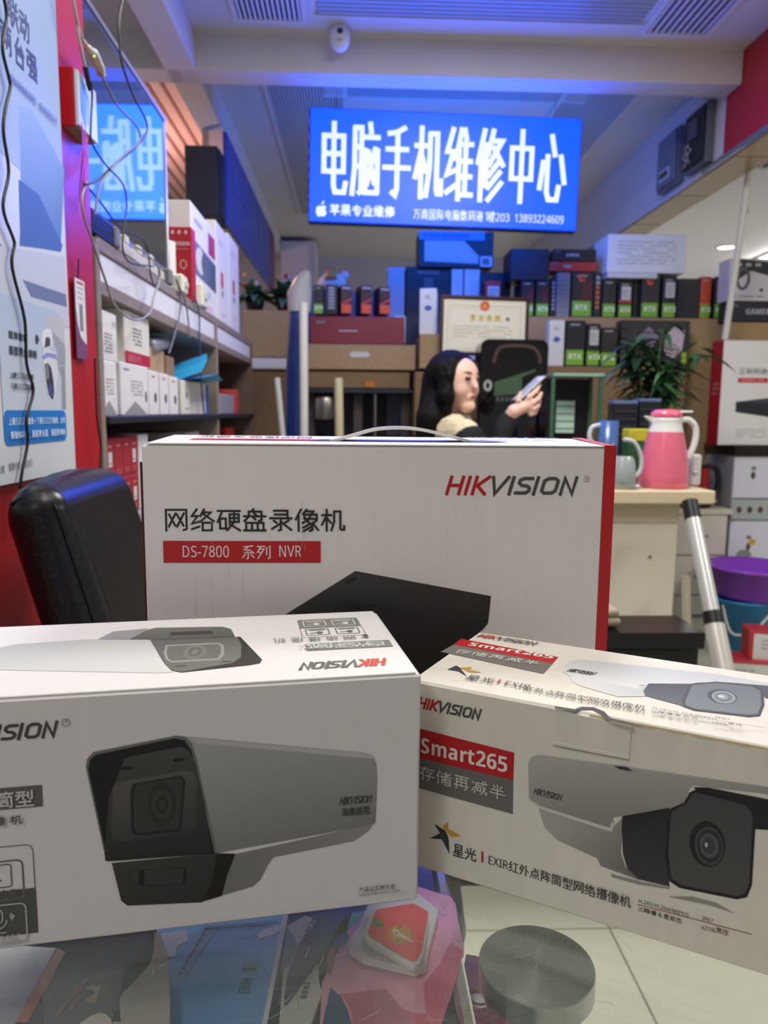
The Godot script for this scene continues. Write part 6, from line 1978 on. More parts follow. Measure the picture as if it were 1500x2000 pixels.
func chair() -> void:
	var t := thing("office_chair", "black leather chair with a tilted rounded backrest before the poster", "chair", Vector3(-0.3, 0, -1.03))
	# the back leans: its length runs down and to the right, its face looks right and up
	var down := Vector3(0.27, -0.96, 0).normalized()
	var face := Vector3(0.96, 0.27, 0).normalized()
	var basis := Basis(face, -down, face.cross(-down))
	var c := Vector3(-0.083, 1.058, 0) + down * 0.235
	var b := Shape.new()
	b.rbox(c, Vector3(0.075, 0.47, 0.30), 0.036, basis, 0.012)
	var bp := part(t, "backrest", b, mat("leather"))
	for side in [1.0]:
		for k in [1.0]:
			var p := Shape.new()
			var ring := []
			for q in [[0.028, -0.2], [0.029, 0.17], [0.026, 0.2], [0.018, 0.218], [-0.002, 0.225], [-0.022, 0.222]]:
				ring.append(c + basis * Vector3(q[0], q[1], side * (0.139 if q[1] < 0.19 else 0.137)))
			if k > 0:
				p.tube(smooth_path(ring, 4), 0.0022, 6)
				part(bp, "piping", p, mat("leather"))
	var st := Shape.new()
	st.rbox(Vector3(0.23, 0.5, 0), Vector3(0.42, 0.08, 0.38), 0.035, Basis.IDENTITY, 0.01)
	part(t, "seat", st, mat("leather"))
	var arm := Shape.new()
	arm.tube([Vector3(0.05, 0.66, 0), Vector3(0.03, 0.5, 0), Vector3(0.16, 0.44, 0)], 0.02, 8)
	part(t, "back_bracket", arm, mat("black_plastic"))
	var post := Shape.new()
	post.tube([Vector3(0.23, 0.46, 0), Vector3(0.23, 0.06, 0)], 0.025, 12)
	part(t, "post", post, mat("chrome"))
	for i in 5:
		var l := Shape.new()
		var a := TAU * i / 5
		l.tube([Vector3(0.23, 0.09, 0), Vector3(0.23 + cos(a) * 0.24, 0.035, sin(a) * 0.24)], [0.022, 0.014], 8)
		l.ball(Vector3(0.23 + cos(a) * 0.24, 0.025, sin(a) * 0.24), Vector3.ONE * 0.025, 10, 6)
		part(t, "leg", l, mat("black_plastic"))


# ---------------------------------------------------------------- cartons on the shelf

# a carton whose printed face looks right, between two depths; front is the plane of that face
func shelf_box(called: String, label: String, z_near: float, z_far: float, base: float, high: float, deep: float, material: Material, front := -0.478, group := "") -> Node3D:
	var t := thing(called, label, "box", Vector3(front - deep / 2, base, (z_near + z_far) / 2), 0.0, group)
	var s := Shape.new()
	s.cbox(Vector3(0, high / 2, 0), Vector3(deep, high, absf(z_near - z_far)), 0.002)
	part(t, "body", s, material)
	return t


func shelf_ink(deep: float, high: float, wide: float, lift := 0.0004) -> Ink:
	return Ink.new(Vector3(deep / 2, high, wide / 2), Vector3.FORWARD, Vector3.DOWN, Vector3.RIGHT, lift)


func text_rows(ink: Ink, x0: float, y0: float, x1: float, y1: float, rows: int, color: Color) -> void:
	for k in rows:
		var y := lerpf(y0, y1, (k + 0.5) / rows)
		var x := x0
		var i := 0
		while x < x1:
			var w := minf((x1 - x0) * (0.16 + 0.12 * ((i * 7 + k * 3) % 4)), x1 - x)
			if (i + k) % 5 != 4:
				ink.rect(x, y - (y1 - y0) / rows * 0.25, x + w * 0.85, y + (y1 - y0) / rows * 0.25, color)
			x += w
			i += 1


func build_shelf_stock() -> void:
	var white := mat("carton")
	var cream := mat("cream_carton")
	var y := 1.1385
	var g := "white cartons on the black shelf board"
	# lower row
	var lower := [
		["white carton with a grey arrow print, lower row beside the red board", -1.468, -1.575, 0.106, "arrow", white],
		["white carton with grey arrow print and a dark oval, lower row", -1.6, -1.808, 0.11, "arrow2", white],
		["narrow white carton with a dark oval beside the arrow cartons", -1.818, -1.905, 0.104, "oval", white],
		["narrow white carton with a dark oval, middle of the three", -1.92, -2.005, 0.103, "oval", white],
		["narrow white carton with a dark oval beside the cream cartons", -2.02, -2.11, 0.1, "oval", white],
		["cream carton with a small blue mark, nearest of the cream three", -2.15, -2.29, 0.096, "blue", cream],
		["cream carton, middle of the three cream cartons in the row", -2.3, -2.4, 0.098, "plain", cream],
		["cream carton with a grey mark beside the thin blue box", -2.41, -2.5, 0.1, "blue", cream],
		["thin bright blue box at the end of the carton row", -2.508, -2.545, 0.095, "none", plain(rgb8(46, 92, 176), 0.5)],
	]
	for q in lower:
		var w := absf(q[1] - q[2])
		var t := shelf_box("small_carton", q[0], q[1], q[2], y, q[3], 0.2, q[5], -0.48, g)
		if q[4] == "none" or q[4] == "plain":
			continue
		var ink := shelf_ink(0.2, q[3], w)
		if q[4].begins_with("arrow"):
			ink.poly([Vector2(w * 0.04, q[3]), Vector2(w * 0.48, q[3] * 0.72), Vector2(w * 0.96, q[3])], rgb8(150, 150, 150))
			text_rows(ink, w * 0.35, q[3] * 0.3, w * 0.8, q[3] * 0.62, 5, rgb8(176, 176, 176))
			text_rows(ink, w * 0.1, q[3] * 0.08, w * 0.3, q[3] * 0.16, 1, rgb8(150, 150, 160))
			if q[4] == "arrow2":
				ink.poly(oval(Vector2(w * 0.9, q[3] * 0.62), w * 0.035, q[3] * 0.12, 14), rgb8(80, 82, 92))
		elif q[4] == "oval":
			ink.poly(oval(Vector2(w * 0.62, q[3] * 0.6), w * 0.14, q[3] * 0.12, 14), rgb8(80, 82, 92))
			ink.rect(w * 0.3, q[3] * 0.1, w * 0.6, q[3] * 0.15, rgb8(180, 120, 120))
		else:
			ink.poly(oval(Vector2(w * 0.5, q[3] * 0.42), w * 0.12, q[3] * 0.1, 14), rgb8(110, 140, 180))
			ink.rect(w * 0.3, q[3] * 0.8, w * 0.7, q[3] * 0.85, rgb8(170, 170, 170))
		ink_part(t, "face_print", ink)
	# upper row on top of the arrow cartons
	var u1 := shelf_box("small_carton", "white carton with lines of print stacked on the first arrow carton", -1.468, -1.592, y + 0.1065, 0.095, 0.19, white, -0.482, "stacked upper cartons")
	var i1 := shelf_ink(0.19, 0.095, 0.137)
	text_rows(i1, 0.05, 0.04, 0.1, 0.08, 6, rgb8(150, 146, 146))
	i1.rect(0.012, 0.02, 0.03, 0.027, rgb8(200, 70, 70))
	text_rows(i1, 0.1, 0.015, 0.13, 0.025, 2, rgb8(190, 188, 188))
	ink_part(u1, "face_print", i1)
	var u2 := shelf_box("small_carton", "cream carton with a red band along its foot, upper row", -1.645, -1.84, y + 0.1105, 0.112, 0.19, cream, -0.482, "stacked upper cartons")
	var i2 := shelf_ink(0.19, 0.116, 0.195)
	i2.rect(0, 0.09, 0.195, 0.116, rgb8(178, 30, 52))
	text_rows(i2, 0.06, 0.035, 0.13, 0.075, 5, rgb8(130, 126, 120))
	text_rows(i2, 0.05, 0.012, 0.1, 0.022, 1, rgb8(170, 150, 146))
	text_rows(i2, 0.02, 0.096, 0.12, 0.112, 3, rgb8(206, 120, 130))
	ink_part(u2, "face_print", i2)
	# clutter above the narrow cartons
	var kb := shelf_box("kraft_carton", "small brown cardboard box lying on the narrow white cartons", -1.86, -2.05, y + 0.105, 0.06, 0.16, mat("kraft"), -0.5)
	kb.set_meta("group", "small brown boxes on the cartons")
	var kb2 := shelf_box("kraft_carton", "open brown box beside the blue tray on the carton row", -2.07, -2.16, y + 0.101, 0.055, 0.15, mat("dark_kraft"), -0.5)
	kb2.set_meta("group", "small brown boxes on the cartons")
	var bg := thing("clear_bag", "crumpled clear plastic bag draped over the small brown boxes", "bag", Vector3(-0.56, y + 0.167, -2.05))
	var bs := Shape.new()
	bs.rbox(Vector3(0, 0.016, 0), Vector3(0.12, 0.035, 0.26), 0.015, Basis.from_euler(Vector3(0.12, 0.1, 0.0)), 0.006)
	part(bg, "film", bs, plain(rgb8(150, 150, 158), 0.2))
	blue_tray()
	var wb := thing("white_pouch", "crumpled white plastic pouch after the blue box on the shelf", "pouch", Vector3(-0.58, y + 0.001, -2.8))
	var ws := Shape.new()
	ws.rbox(Vector3(0, 0.04, 0), Vector3(0.1, 0.076, 0.09), 0.03, Basis.from_euler(Vector3(0.0, 0.3, 0.0)), 0.01)
	part(wb, "pouch_body", ws, plain(rgb8(196, 196, 204), 0.4))
	var gb := shelf_box("grey_carton", "flat grey carton at the far end of the black shelf", -2.86, -3.2, y, 0.075, 0.2, plain(rgb8(150, 146, 150), 0.6), -0.5)
	gb.set_meta("group", "cartons at the far shelf end")
	var rb := shelf_box("red_carton", "small red carton standing at the far end of the black shelf", -3.22, -3.34, y, 0.1, 0.16, plain(rgb8(198, 70, 62), 0.6), -0.5)
	rb.set_meta("group", "cartons at the far shelf end")
	red_packs()
	top_of_shelf()


func blue_tray() -> void:
	var t := thing("blue_tray", "bent bright blue plastic tray lying on the cream cartons", "tray", Vector3(-0.5, 1.2405, -2.36))
	var a := Shape.new()
	a.strip([Vector3(0.02, 0.002, 0.16), Vector3(0.02, 0.035, 0.12), Vector3(0.0, 0.06, 0.02), Vector3(-0.01, 0.05, -0.14)], [0.05, 0.06, 0.06, 0.03], Vector3(1, 0.35, 0).normalized())
	part(t, "upper_leaf", a, plain(rgb8(60, 170, 226), 0.3))
	var b := Shape.new()
	b.strip([Vector3(0.03, 0.0, 0.12), Vector3(0.03, 0.012, 0.0), Vector3(0.03, 0.002, -0.18), Vector3(0.03, 0.006, -0.24)], [0.05, 0.055, 0.04, 0.01], Vector3(1, 0.15, 0).normalized())
	part(t, "lower_leaf", b, plain(rgb8(60, 170, 226), 0.3))


func red_packs() -> void:
	var at := [
		[-1.493, 0.9245, 0], [-1.548, 0.9245, 1], [-1.603, 0.9245, 0], [-1.66, 0.9245, 1], [-1.715, 0.9245, 1],
		[-1.493, 1.0095, 1], [-1.548, 1.0095, 1], [-1.603, 1.0095, 0], [-1.66, 1.0095, 0], [-1.715, 1.0095, 1],
	]
	var names := ["first", "second", "third", "fourth", "fifth"]
	for i in at.size():
		var q = at[i]
		var t := shelf_box("red_pack", "small red accessory box, %s from the red board, %s row under the black shelf" % [names[i % 5], "lower" if i < 5 else "upper"], q[0] + 0.027, q[0] - 0.027, q[1], 0.084, 0.12, plain(rgb8(168, 40, 50), 0.5), -0.49, "small red accessory boxes")
		var ink := shelf_ink(0.12, 0.084, 0.054)
		if q[2]:
			ink.rect(0.012, 0.028, 0.036, 0.058, rgb8(214, 212, 208))
			ink.rect(0.014, 0.05, 0.034, 0.053, rgb8(120, 130, 140))
		ink.rect(0.012, 0.014, 0.034, 0.019, rgb8(206, 130, 134))
		text_rows(ink, 0.01, 0.064, 0.044, 0.076, 2, rgb8(196, 100, 108))
		ink_part(t, "label_print", ink)
	var w := shelf_box("white_pack", "small white pack beside the red boxes under the black shelf", -1.75, -1.83, 0.9245, 0.17, 0.12, mat("carton"), -0.49)
	w.set_meta("category", "pack")
	for i in 4:
		var o := shelf_box("red_pack", ["dark red box far along the lower shelf, nearest of four", "white topped red box far along the lower shelf, second of four", "black and red box far along the lower shelf, third of four", "bright red box far along the lower shelf, last of four"][i], [-2.0, -2.28, -2.72, -3.0][i], [-2.2, -2.48, -2.92, -3.2][i], 0.9245, 0.13 + 0.03 * (i % 2), 0.2, plain([rgb8(120, 30, 40), rgb8(196, 190, 188), rgb8(34, 36, 40), rgb8(186, 30, 36)][i], 0.5), -0.5, "boxes far along the lower shelf")


func top_of_shelf() -> void:
	var y := 1.4665
	# dark set-top box with a mesh front before the television
	var s := thing("set_top_box", "small dark set-top box on the shelf edge before the television", "device", Vector3(-0.485, y, -1.5))
	var b := Shape.new()
	b.cbox(Vector3(0, 0.022, 0), Vector3(0.03, 0.044, 0.13), 0.003)
	part(s, "case", b, plain(rgb8(20, 26, 44), 0.4))
	var ft := Shape.new()
	for k in 5:
		ft.box(Vector3(0.0155, 0.01 + 0.006 * k, 0), Vector3(0.002, 0.002, 0.11))
	part(s, "vent_ribs", ft, plain(rgb8(44, 52, 74), 0.5))
	var pw := thing("power_strip", "pale power strip with plugs along the shelf edge below the television", "power strip", Vector3(-0.482, y, -1.78))
	var ps := Shape.new()
	ps.cbox(Vector3(0, 0.012, 0), Vector3(0.022, 0.024, 0.36), 0.003)
	part(pw, "case", ps, plain(rgb8(196, 192, 176), 0.5))
	for k in 3:
		var pl := Shape.new()
		pl.cbox(Vector3(0, 0.034, 0.12 - 0.1 * k), Vector3(0.018, 0.02, 0.026), 0.003)
		part(pw, "plug", pl, plain(rgb8(206, 204, 196), 0.5))
	# adapters
	for q in [[-2.16, 0.05, "white plug adapter standing on the shelf edge beside the television"], [-2.44, 0.07, "large white plug adapter on the shelf edge below the picture carton"]]:
		var a := thing("plug_adapter", q[2], "adapter", Vector3(-0.478, y, q[0]), 0.0, "white plug adapters on the shelf edge")
		var sh := Shape.new()
		sh.cbox(Vector3(0, q[1] / 2, 0), Vector3(0.03, q[1], q[1] * 1.2), 0.005)
		part(a, "body", sh, plain(rgb8(226, 224, 208), 0.45))
		var pr := Shape.new()
		pr.cbox(Vector3(0.018, q[1] / 2, 0), Vector3(0.008, q[1] * 0.3, q[1] * 0.4), 0.002)
		part(a, "socket", pr, plain(rgb8(206, 204, 190), 0.45))
	# cartons along the top: white small, red, picture carton, two tall white
	var w := carton("recorder_carton", "white carton with a red bar leaning beside the television", Vector3(-0.56, y, -2.2), Vector3(0.16, 0.16, 0.03), mat("carton"), 62.0, "cartons on top of the shelf")
	var wi := box_face(Vector3(0.16, 0.16, 0.03), "front", 0.0004)
	text_rows(wi, 0.05, 0.06, 0.13, 0.085, 2, rgb8(170, 170, 180))
	wi.rect(0.06, 0.1, 0.14, 0.118, rgb8(196, 50, 56))
	ink_part(w, "face_print", wi)
	var r := carton("red_carton", "tall red carton with pale round symbols between the white cartons", Vector3(-0.5062, 1.5196, -2.325), Vector3(0.0691, 0.2104, 0.05), plain(rgb8(176, 24, 40), 0.5), 0.0, "cartons on top of the shelf")
	r.position.y = y
	var ri := Ink.new(Vector3(-0.0365, 0.22, 0.025), Vector3.RIGHT, Vector3.DOWN, Vector3.BACK, 0.0006)
	for k in 3:
		ri.poly(oval(Vector2(0.016 + 0.019 * k, 0.025), 0.0045, 0.006, 12), rgb8(230, 190, 190))
	latin(ri, "HIKVISION", Vector2(0.01, 0.062), 0.01, rgb8(236, 210, 208), true, 0.75)
	ri.line([Vector2(0.02, 0.072), Vector2(0.06, 0.072)], 0.003, rgb8(206, 120, 124))
	for k in 2:
		ri.line(oval(Vector2(0.045, 0.115 + 0.055 * k), 0.009, 0.012, 16), 0.003, rgb8(224, 170, 170), true)
	ink_part(r, "symbol_print", ri)
	var p := shelf_box("picture_carton", "white carton with a camera photo and red square on the shelf top", -2.36, -2.76, y, 0.3, 0.2, mat("carton"), -0.486, "cartons on top of the shelf")
	var pi := shelf_ink(0.2, 0.3, 0.4)
	pi.poly([Vector2(0.0, 0.1), Vector2(0.4, 0.115), Vector2(0.4, 0.21), Vector2(0.0, 0.2)], rgb8(120, 128, 140), rgb8(70, 84, 104), Vector2(0.1, 0.15), Vector2(0.4, 0.15))
	pi.poly(oval(Vector2(0.13, 0.15), 0.07, 0.04, 20), rgb8(214, 212, 206))
	pi.poly(oval(Vector2(0.18, 0.15), 0.03, 0.03, 18), rgb8(90, 94, 106))
	pi.rect(0.27, 0.03, 0.39, 0.1, rgb8(170, 50, 84))
	pi.rect(0.05, 0.035, 0.17, 0.05, rgb8(176, 170, 176))
	pi.rect(0.2, 0.225, 0.3, 0.245, rgb8(170, 196, 226))
	pi.rect(0.2, 0.27, 0.32, 0.285, rgb8(226, 190, 194))
	pi.poly(oval(Vector2(0.1, 0.23), 0.014, 0.014, 12), rgb8(110, 120, 116))
	ink_part(p, "photo_print", pi)
	for q in [[-2.775, -3.03, 0.345, "tall white carton with a short red bar, nearer of two"], [-3.045, -3.3, 0.362, "tall white carton with a short red bar, further of two"]]:
		var c := shelf_box("tall_carton", q[3], q[0], q[1], y, q[2], 0.2, mat("carton"), -0.486, "tall white cartons on the shelf top")
		var ci := shelf_ink(0.2, q[2], absf(q[0] - q[1]))
		ci.rect(0.09, 0.16, 0.14, 0.215, rgb8(196, 60, 64))
		text_rows(ci, 0.06, 0.05, 0.15, 0.075, 2, rgb8(190, 180, 186))
		ci.poly(oval(Vector2(0.12, 0.235), 0.02, 0.014, 12), rgb8(120, 126, 130))
		text_rows(ci, 0.1, 0.3, 0.15, 0.32, 1, rgb8(196, 196, 200))
		ink_part(c, "face_print", ci)


# ---------------------------------------------------------------- stock at the back of the shop

# a carton facing the counter with its print; style says what is printed
func goods(called: String, label: String, group: String, at: Vector3, size: Vector3, color: Color, style := "", turn := 0.0, base := -1.0) -> Node3D:
	if base >= 0.0:
		size.y += at.y - base
		at.y = base
	var t := thing(called, label, "box", at, turn, group)
	var s := Shape.new()
	s.block(Vector3.ZERO, size, 0.0025)
	part(t, "body", s, plain(color, 0.45))
	if style == "":
		return t
	var w := size.x
	var h := size.y
	var ink := box_face(size, "front", 0.0008)
	var green := rgb8(122, 178, 52)
	match style.get_slice(" ", 0):
		"gpu":
			var top := 0.64
			ink.rect(w * 0.03, h * top, w * 0.92, h * 0.97, green)
			latin(ink, "RTX", Vector2(w * 0.14, h * 0.84), h * 0.12, rgb8(232, 240, 214), true, minf(1.0, w * 0.75 / (h * 0.12) / 2.0))
			ink_part(t, "foot_print", ink)
			ink = box_face(size, "front", 0.0008)
			ink.rect(w * 0.2, h * 0.07, w * 0.7, h * 0.11, rgb8(150, 150, 154))
			if style.contains("label"):
				ink.rect(w * 0.2, h * 0.14, w * 0.85, h * 0.5, rgb8(206, 204, 200))
				text_rows(ink, w * 0.28, h * 0.2, w * 0.76, h * 0.46, 4, rgb8(130, 126, 124))
			if style.contains("red"):
				ink.rect(w * 0.03, h * 0.5, w * 0.92, h * 0.58, rgb8(190, 66, 44))
			if style.contains("mark"):
				ink.line(oval(Vector2(w * 0.45, h * 0.14), h * 0.05, h * 0.06, 16, 0.6, 5.6), h * 0.05, rgb8(226, 84, 66))
			if style.contains("maroon"):
				ink.rect(w * 0.45, h * 0.2, w * 0.95, h * 0.62, rgb8(84, 24, 34))
		"orange":
			ink.rect(w * 0.05, h * 0.66, w * 0.95, h * 0.97, rgb8(222, 84, 52))
			ink.rect(w * 0.1, h * 0.06, w * 0.9, h * 0.13, rgb8(150, 150, 160))
			ink.poly([Vector2(0, h * 0.64), Vector2(w, h * 0.42), Vector2(w, h * 0.5), Vector2(0, h * 0.72)], rgb8(196, 52, 58))
		"label":
			ink.rect(w * 0.12, 0.03, w * 0.88, 0.11, rgb8(210, 206, 204))
			text_rows(ink, w * 0.2, 0.04, w * 0.8, 0.1, 4, rgb8(150, 140, 140))
		"spine":
			for k in 7:
				ink.rect(w * 0.25, h * (0.08 + 0.11 * k), w * 0.75, h * (0.15 + 0.11 * k), rgb8(160, 160, 166) if not style.contains("orange") or k < 2 else rgb8(190, 104, 60))
		"white":
			ink.poly(oval(Vector2(w * 0.5, h * 0.42), w * 0.22, h * 0.06, 16), rgb8(70, 96, 170))
			ink.line(oval(Vector2(w * 0.5, h * 0.18), w * 0.14, h * 0.03, 12, 0.5, 5.0), w * 0.06, rgb8(150, 140, 130))
		"top":
			ink.rect(w * 0.25, 0.02, w * 0.75, 0.04, color.lerp(Color.GRAY, 0.5))
			ink.rect(w * 0.4, 0.06, w * 0.6, 0.15, color.lerp(Color.GRAY, 0.4))
		"rows":
			text_rows(ink, w * 0.12, h * 0.15, w * 0.88, h * 0.8, 7, color.darkened(0.12))
		"words":
			latin(ink, style.get_slice(" ", 1), Vector2(w * 0.3, h * 0.62), h * 0.26, rgb8(190, 190, 196), true, 1.0)
			ink.rect(w * 0.06, h * 0.16, w * 0.16, h * 0.26, rgb8(110, 110, 120))
	ink_part(t, "front_print", ink)
	return t


func build_middle() -> void:
	var dark := rgb8(26, 26, 32)
	var kraft := mat("kraft")
	# big kraft cartons that carry the stock on the right
	carton("kraft_carton", "wide brown carton carrying the upper row of graphics card boxes", Vector3(1.67, 0, -4.36), Vector3(1.56, 1.66, 0.56), kraft, 0.0, "large brown cartons")
	carton("kraft_carton", "brown carton stack in front, carrying the lower row behind the plant", Vector3(1.33, 0.6845, -4.0), Vector3(0.78, 0.7085, 0.14), mat("dark_kraft"), 0.0, "large brown cartons")
	carton("kraft_carton", "low brown carton under the front carton stack", Vector3(1.24, 0, -4.0), Vector3(0.6, 0.684, 0.14), mat("dark_kraft"), 0.0, "large brown cartons")
	var g := "graphics card boxes on the upper brown carton"
	for q in [
		["black box with dull red side and green foot, first of the upper row", Vector3(0.917, 1.67, -4.2), Vector3(0.0684, 0.1768, 0.2), dark, "gpu maroon"],
		["black box with dull red side and green foot, second of the upper row", Vector3(0.9978, 1.6711, -4.2), Vector3(0.0713, 0.177, 0.2), dark, "gpu maroon"],
		["thin black spine with white letters beside the grey box", Vector3(1.0605, 1.6664, -4.22), Vector3(0.0331, 0.1965, 0.2), dark, "spine"],
		["grey slim box standing in the upper row of card boxes", Vector3(1.1082, 1.6646, -4.2), Vector3(0.0686, 0.2271, 0.2), rgb8(126, 126, 132), "rows"],
		["large dark card box with a red ring mark and olive foot", Vector3(1.21, 1.6606, -4.2), Vector3(0.1128, 0.2353, 0.2), rgb8(34, 30, 34), "gpu mark maroon"],
		["thin black spine with orange letters in the upper row", Vector3(1.2912, 1.6617, -4.2), Vector3(0.0386, 0.2328, 0.2), dark, "spine orange"],
		["black card box with a bright green foot below the white carton", Vector3(1.3555, 1.6599, -4.2), Vector3(0.0718, 0.2014, 0.2), dark, "gpu"],
		["card box with white label and red edged green foot", Vector3(1.4429, 1.6584, -4.2), Vector3(0.0747, 0.1911, 0.2), dark, "gpu label red"],
		["plain black box between two green footed card boxes", Vector3(1.5194, 1.6669, -4.24), Vector3(0.0391, 0.2063, 0.2), dark, ""],
		["tall dark purple card box with a wide green foot", Vector3(1.5777, 1.6629, -4.2), Vector3(0.097, 0.2203, 0.2), rgb8(34, 26, 34), "gpu mark"],
		["black card box with a white label above its green foot", Vector3(1.6805, 1.6616, -4.2), Vector3(0.075, 0.2179, 0.2), dark, "gpu label"],
		["wide black card box with fine blue marks, upper row", Vector3(1.7837, 1.663, -4.2), Vector3(0.1196, 0.2075, 0.2), dark, "rows"],
		["orange faced card box with a green foot in the upper row", Vector3(1.8767, 1.6588, -4.2), Vector3(0.0557, 0.2236, 0.2), rgb8(196, 72, 44), "gpu"],
		["black and grey card box with green foot beside the white pole", Vector3(1.9563, 1.6572, -4.2), Vector3(0.0586, 0.2265, 0.2), dark, "gpu label"]]:
		goods("card_box", q[0], g, q[1], q[2], q[3], q[4], 0.0, 1.661)
	carton("yellow_box", "small yellow box behind the orange faced card box", Vector3(2.0343, 1.7573, -4.39), Vector3(0.0531, 0.1744, 0.1), plain(rgb8(214, 176, 40), 0.5)).position.y = 1.661
	# boxes laid on top of the upper row
	goods("navy_carton", "large navy black carton lying on the two dull red card boxes", "cartons on the card boxes", Vector3(0.9281, 1.853, -4.23), Vector3(0.2024, 0.16, 0.22), rgb8(18, 24, 48), "")
	goods("red_black_box", "flat red and black box lying across the upper row", "cartons on the card boxes", Vector3(1.1588, 1.9014, -4.22), Vector3(0.2528, 0.05, 0.2), rgb8(176, 48, 42), "words FURY")
	goods("black_box", "flat black box with a grey bird mark, topmost of its stack", "cartons on the card boxes", Vector3(1.166, 1.9541, -4.22), Vector3(0.2332, 0.0603, 0.2), rgb8(24, 24, 30), "words AORUS")
	var wc := goods("white_carton", "big pale carton with rows of fine print lying on the card boxes", "cartons on the card boxes", Vector3(1.539, 1.8924, -4.2), Vector3(0.4186, 0.1952, 0.24), rgb8(222, 226, 234), "rows")
	var wl := Shape.new()
	wl.block(Vector3(1.468, 1.865, -4.18), Vector3(0.266, 0.0262, 0.2), 0.002)
	part(wc, "lower_flap", wl, plain(rgb8(206, 210, 218), 0.5))
	wl = null
	for o in wc.find_children("lower_flap", "", false, false):
		o.position = -wc.position
	carton("kraft_carton", "tilted brown carton end beside the big pale carton", Vector3(1.3875, 1.9442, -4.44), Vector3(0.0551, 0.1659, 0.2), kraft, 0.0, "large brown cartons")
	# lower row before the brown cartons
	var g2 := "boxes of the lower row behind the plant"
	for q in [
		["slim white box with a blue dot in the lower row beside the black appliance", Vector3(1.0388, 1.394, -3.98), Vector3(0.0798, 0.2321, 0.08), rgb8(222, 220, 214), "white"],
		["black box with orange words and a green foot, lower row", Vector3(1.1403, 1.3931, -3.99), Vector3(0.1015, 0.233, 0.08), rgb8(22, 24, 30), "gpu"],
		["black box with bright green head, lower row", Vector3(1.231, 1.3935, -3.98), Vector3(0.0694, 0.2172, 0.08), rgb8(24, 26, 28), "gpu label"],
		["dark box with small green foot partly behind the plant", Vector3(1.3177, 1.395, -3.99), Vector3(0.0858, 0.1973, 0.08), rgb8(34, 30, 32), "gpu"],
		["wide dark box with a pale figure picture behind the plant", Vector3(1.5601, 1.3983, -4), Vector3(0.3617, 0.2345, 0.08), rgb8(36, 34, 38), "picture"]]:
		var t := goods("card_box", q[0], g2, q[1], q[2], q[3], q[4] if q[4] != "picture" else "", 0.0, 1.394)
		if q[4] == "picture":
			var ink := box_face(Vector3(q[2].x, q[2].y + q[1].y - 1.394, q[2].z), "front", 0.0008)
			var w: float = q[2].x
			ink.poly([Vector2(w * 0.62, 0.15), Vector2(w * 0.68, 0.06), Vector2(w * 0.8, 0.02), Vector2(w * 0.93, 0.05), Vector2(w * 0.9, 0.15), Vector2(w * 0.75, 0.2)], rgb8(196, 176, 192))
			ink.poly([Vector2(w * 0.2, 0.1), Vector2(w * 0.4, 0.03), Vector2(w * 0.55, 0.08), Vector2(w * 0.4, 0.18)], rgb8(130, 116, 140))
			ink.rect(w * 0.9, 0.16, w * 0.97, 0.23, rgb8(150, 190, 40))
			ink_part(t, "front_print", ink)
	# the stack at the left: machine, brown cartons, dark red carton, red card boxes
	machine()
	carton("kraft_carton", "shallow brown carton under the handled one, on the grey machine", Vector3(0.0216, 1.2762, -4.12), Vector3(0.5216, 0.0849, 0.4), mat("dark_kraft"), 0.0, "brown cartons on the grey machine").position.y = 1.2712
	var hk := carton("kraft_carton", "brown carton with a hand hole under the dark red carton", Vector3(0.0366, 1.3627, -4.11), Vector3(0.5482, 0.1245, 0.42), kraft, 0.0, "brown cartons on the grey machine")
	var hs := Shape.new()
	hs.prism(PackedVector2Array(round_rect(-0.05, -0.014, 0.05, 0.014, 0.013)), 0.004, Transform3D(Basis.IDENTITY, Vector3(-0.01, 0.075, 0.21)))
	part(hk, "hand_hole", hs, plain(rgb8(206, 204, 200), 0.6))
	goods("maroon_carton", "long dark red carton under the small red card boxes", "", Vector3(0.0153, 1.4938, -4.07), Vector3(0.4759, 0.1341, 0.3), rgb8(128, 34, 50), "words ------", 0.0, 1.491)
	carton("pale_carton", "cream carton end beside the long dark red carton", Vector3(0.2486, 1.5247, -4.28), Vector3(0.0618, 0.1481, 0.08), mat("cream_carton"))
	for q in [
		["black card box with a green foot, first on the dark red carton", Vector3(-0.1847, 1.6453, -4.07), Vector3(0.0523, 0.1454, 0.14), "gpu", 0.0],
		["black card box with white claw stripes on the dark red carton", Vector3(-0.118, 1.6462, -4.07), Vector3(0.0655, 0.148, 0.14), "spine", 0.0],
		["black and red card box with an orange foot, nearest the striped box", Vector3(-0.056, 1.6407, -4.03), Vector3(0.0573, 0.147, 0.12), "orange", 14.0],
		["black and red card box with an orange foot, middle of three", Vector3(0.0456, 1.6421, -4.03), Vector3(0.0574, 0.1472, 0.12), "orange", 14.0],
		["black and red card box with an orange foot beside the black tower box", Vector3(0.1396, 1.6408, -4.03), Vector3(0.0575, 0.1423, 0.12), "orange", 14.0]]:
		goods("card_box", q[0], "card boxes on the dark red carton", q[1], q[2], rgb8(26, 24, 30) if q[4] == 0.0 else rgb8(60, 24, 30), q[3], q[4], 1.6455)
	# plush things behind them
	var pl := thing("white_bundle", "rounded white bundle lying behind the red card boxes", "bundle", Vector3(-0.1254, 1.8261, -4.3) + Vector3(0, 0, -0.12))
	var ps := Shape.new()
	ps.rbox(Vector3(0, 0.04, 0), Vector3(0.14, 0.1, 0.12), 0.045, Basis.IDENTITY, 0.01)
	part(pl, "cloth", ps, plain(rgb8(214, 212, 200), 0.8))
	figurine()
	carton("grey_carton", "tall grey carton behind the plush figure, carrying clutter", Vector3(-0.04, 0, -4.5), Vector3(0.44, Vector3(-0.1254, 1.8261, -4.3).y - 0.012, 0.3), plain(rgb8(110, 112, 120), 0.7))
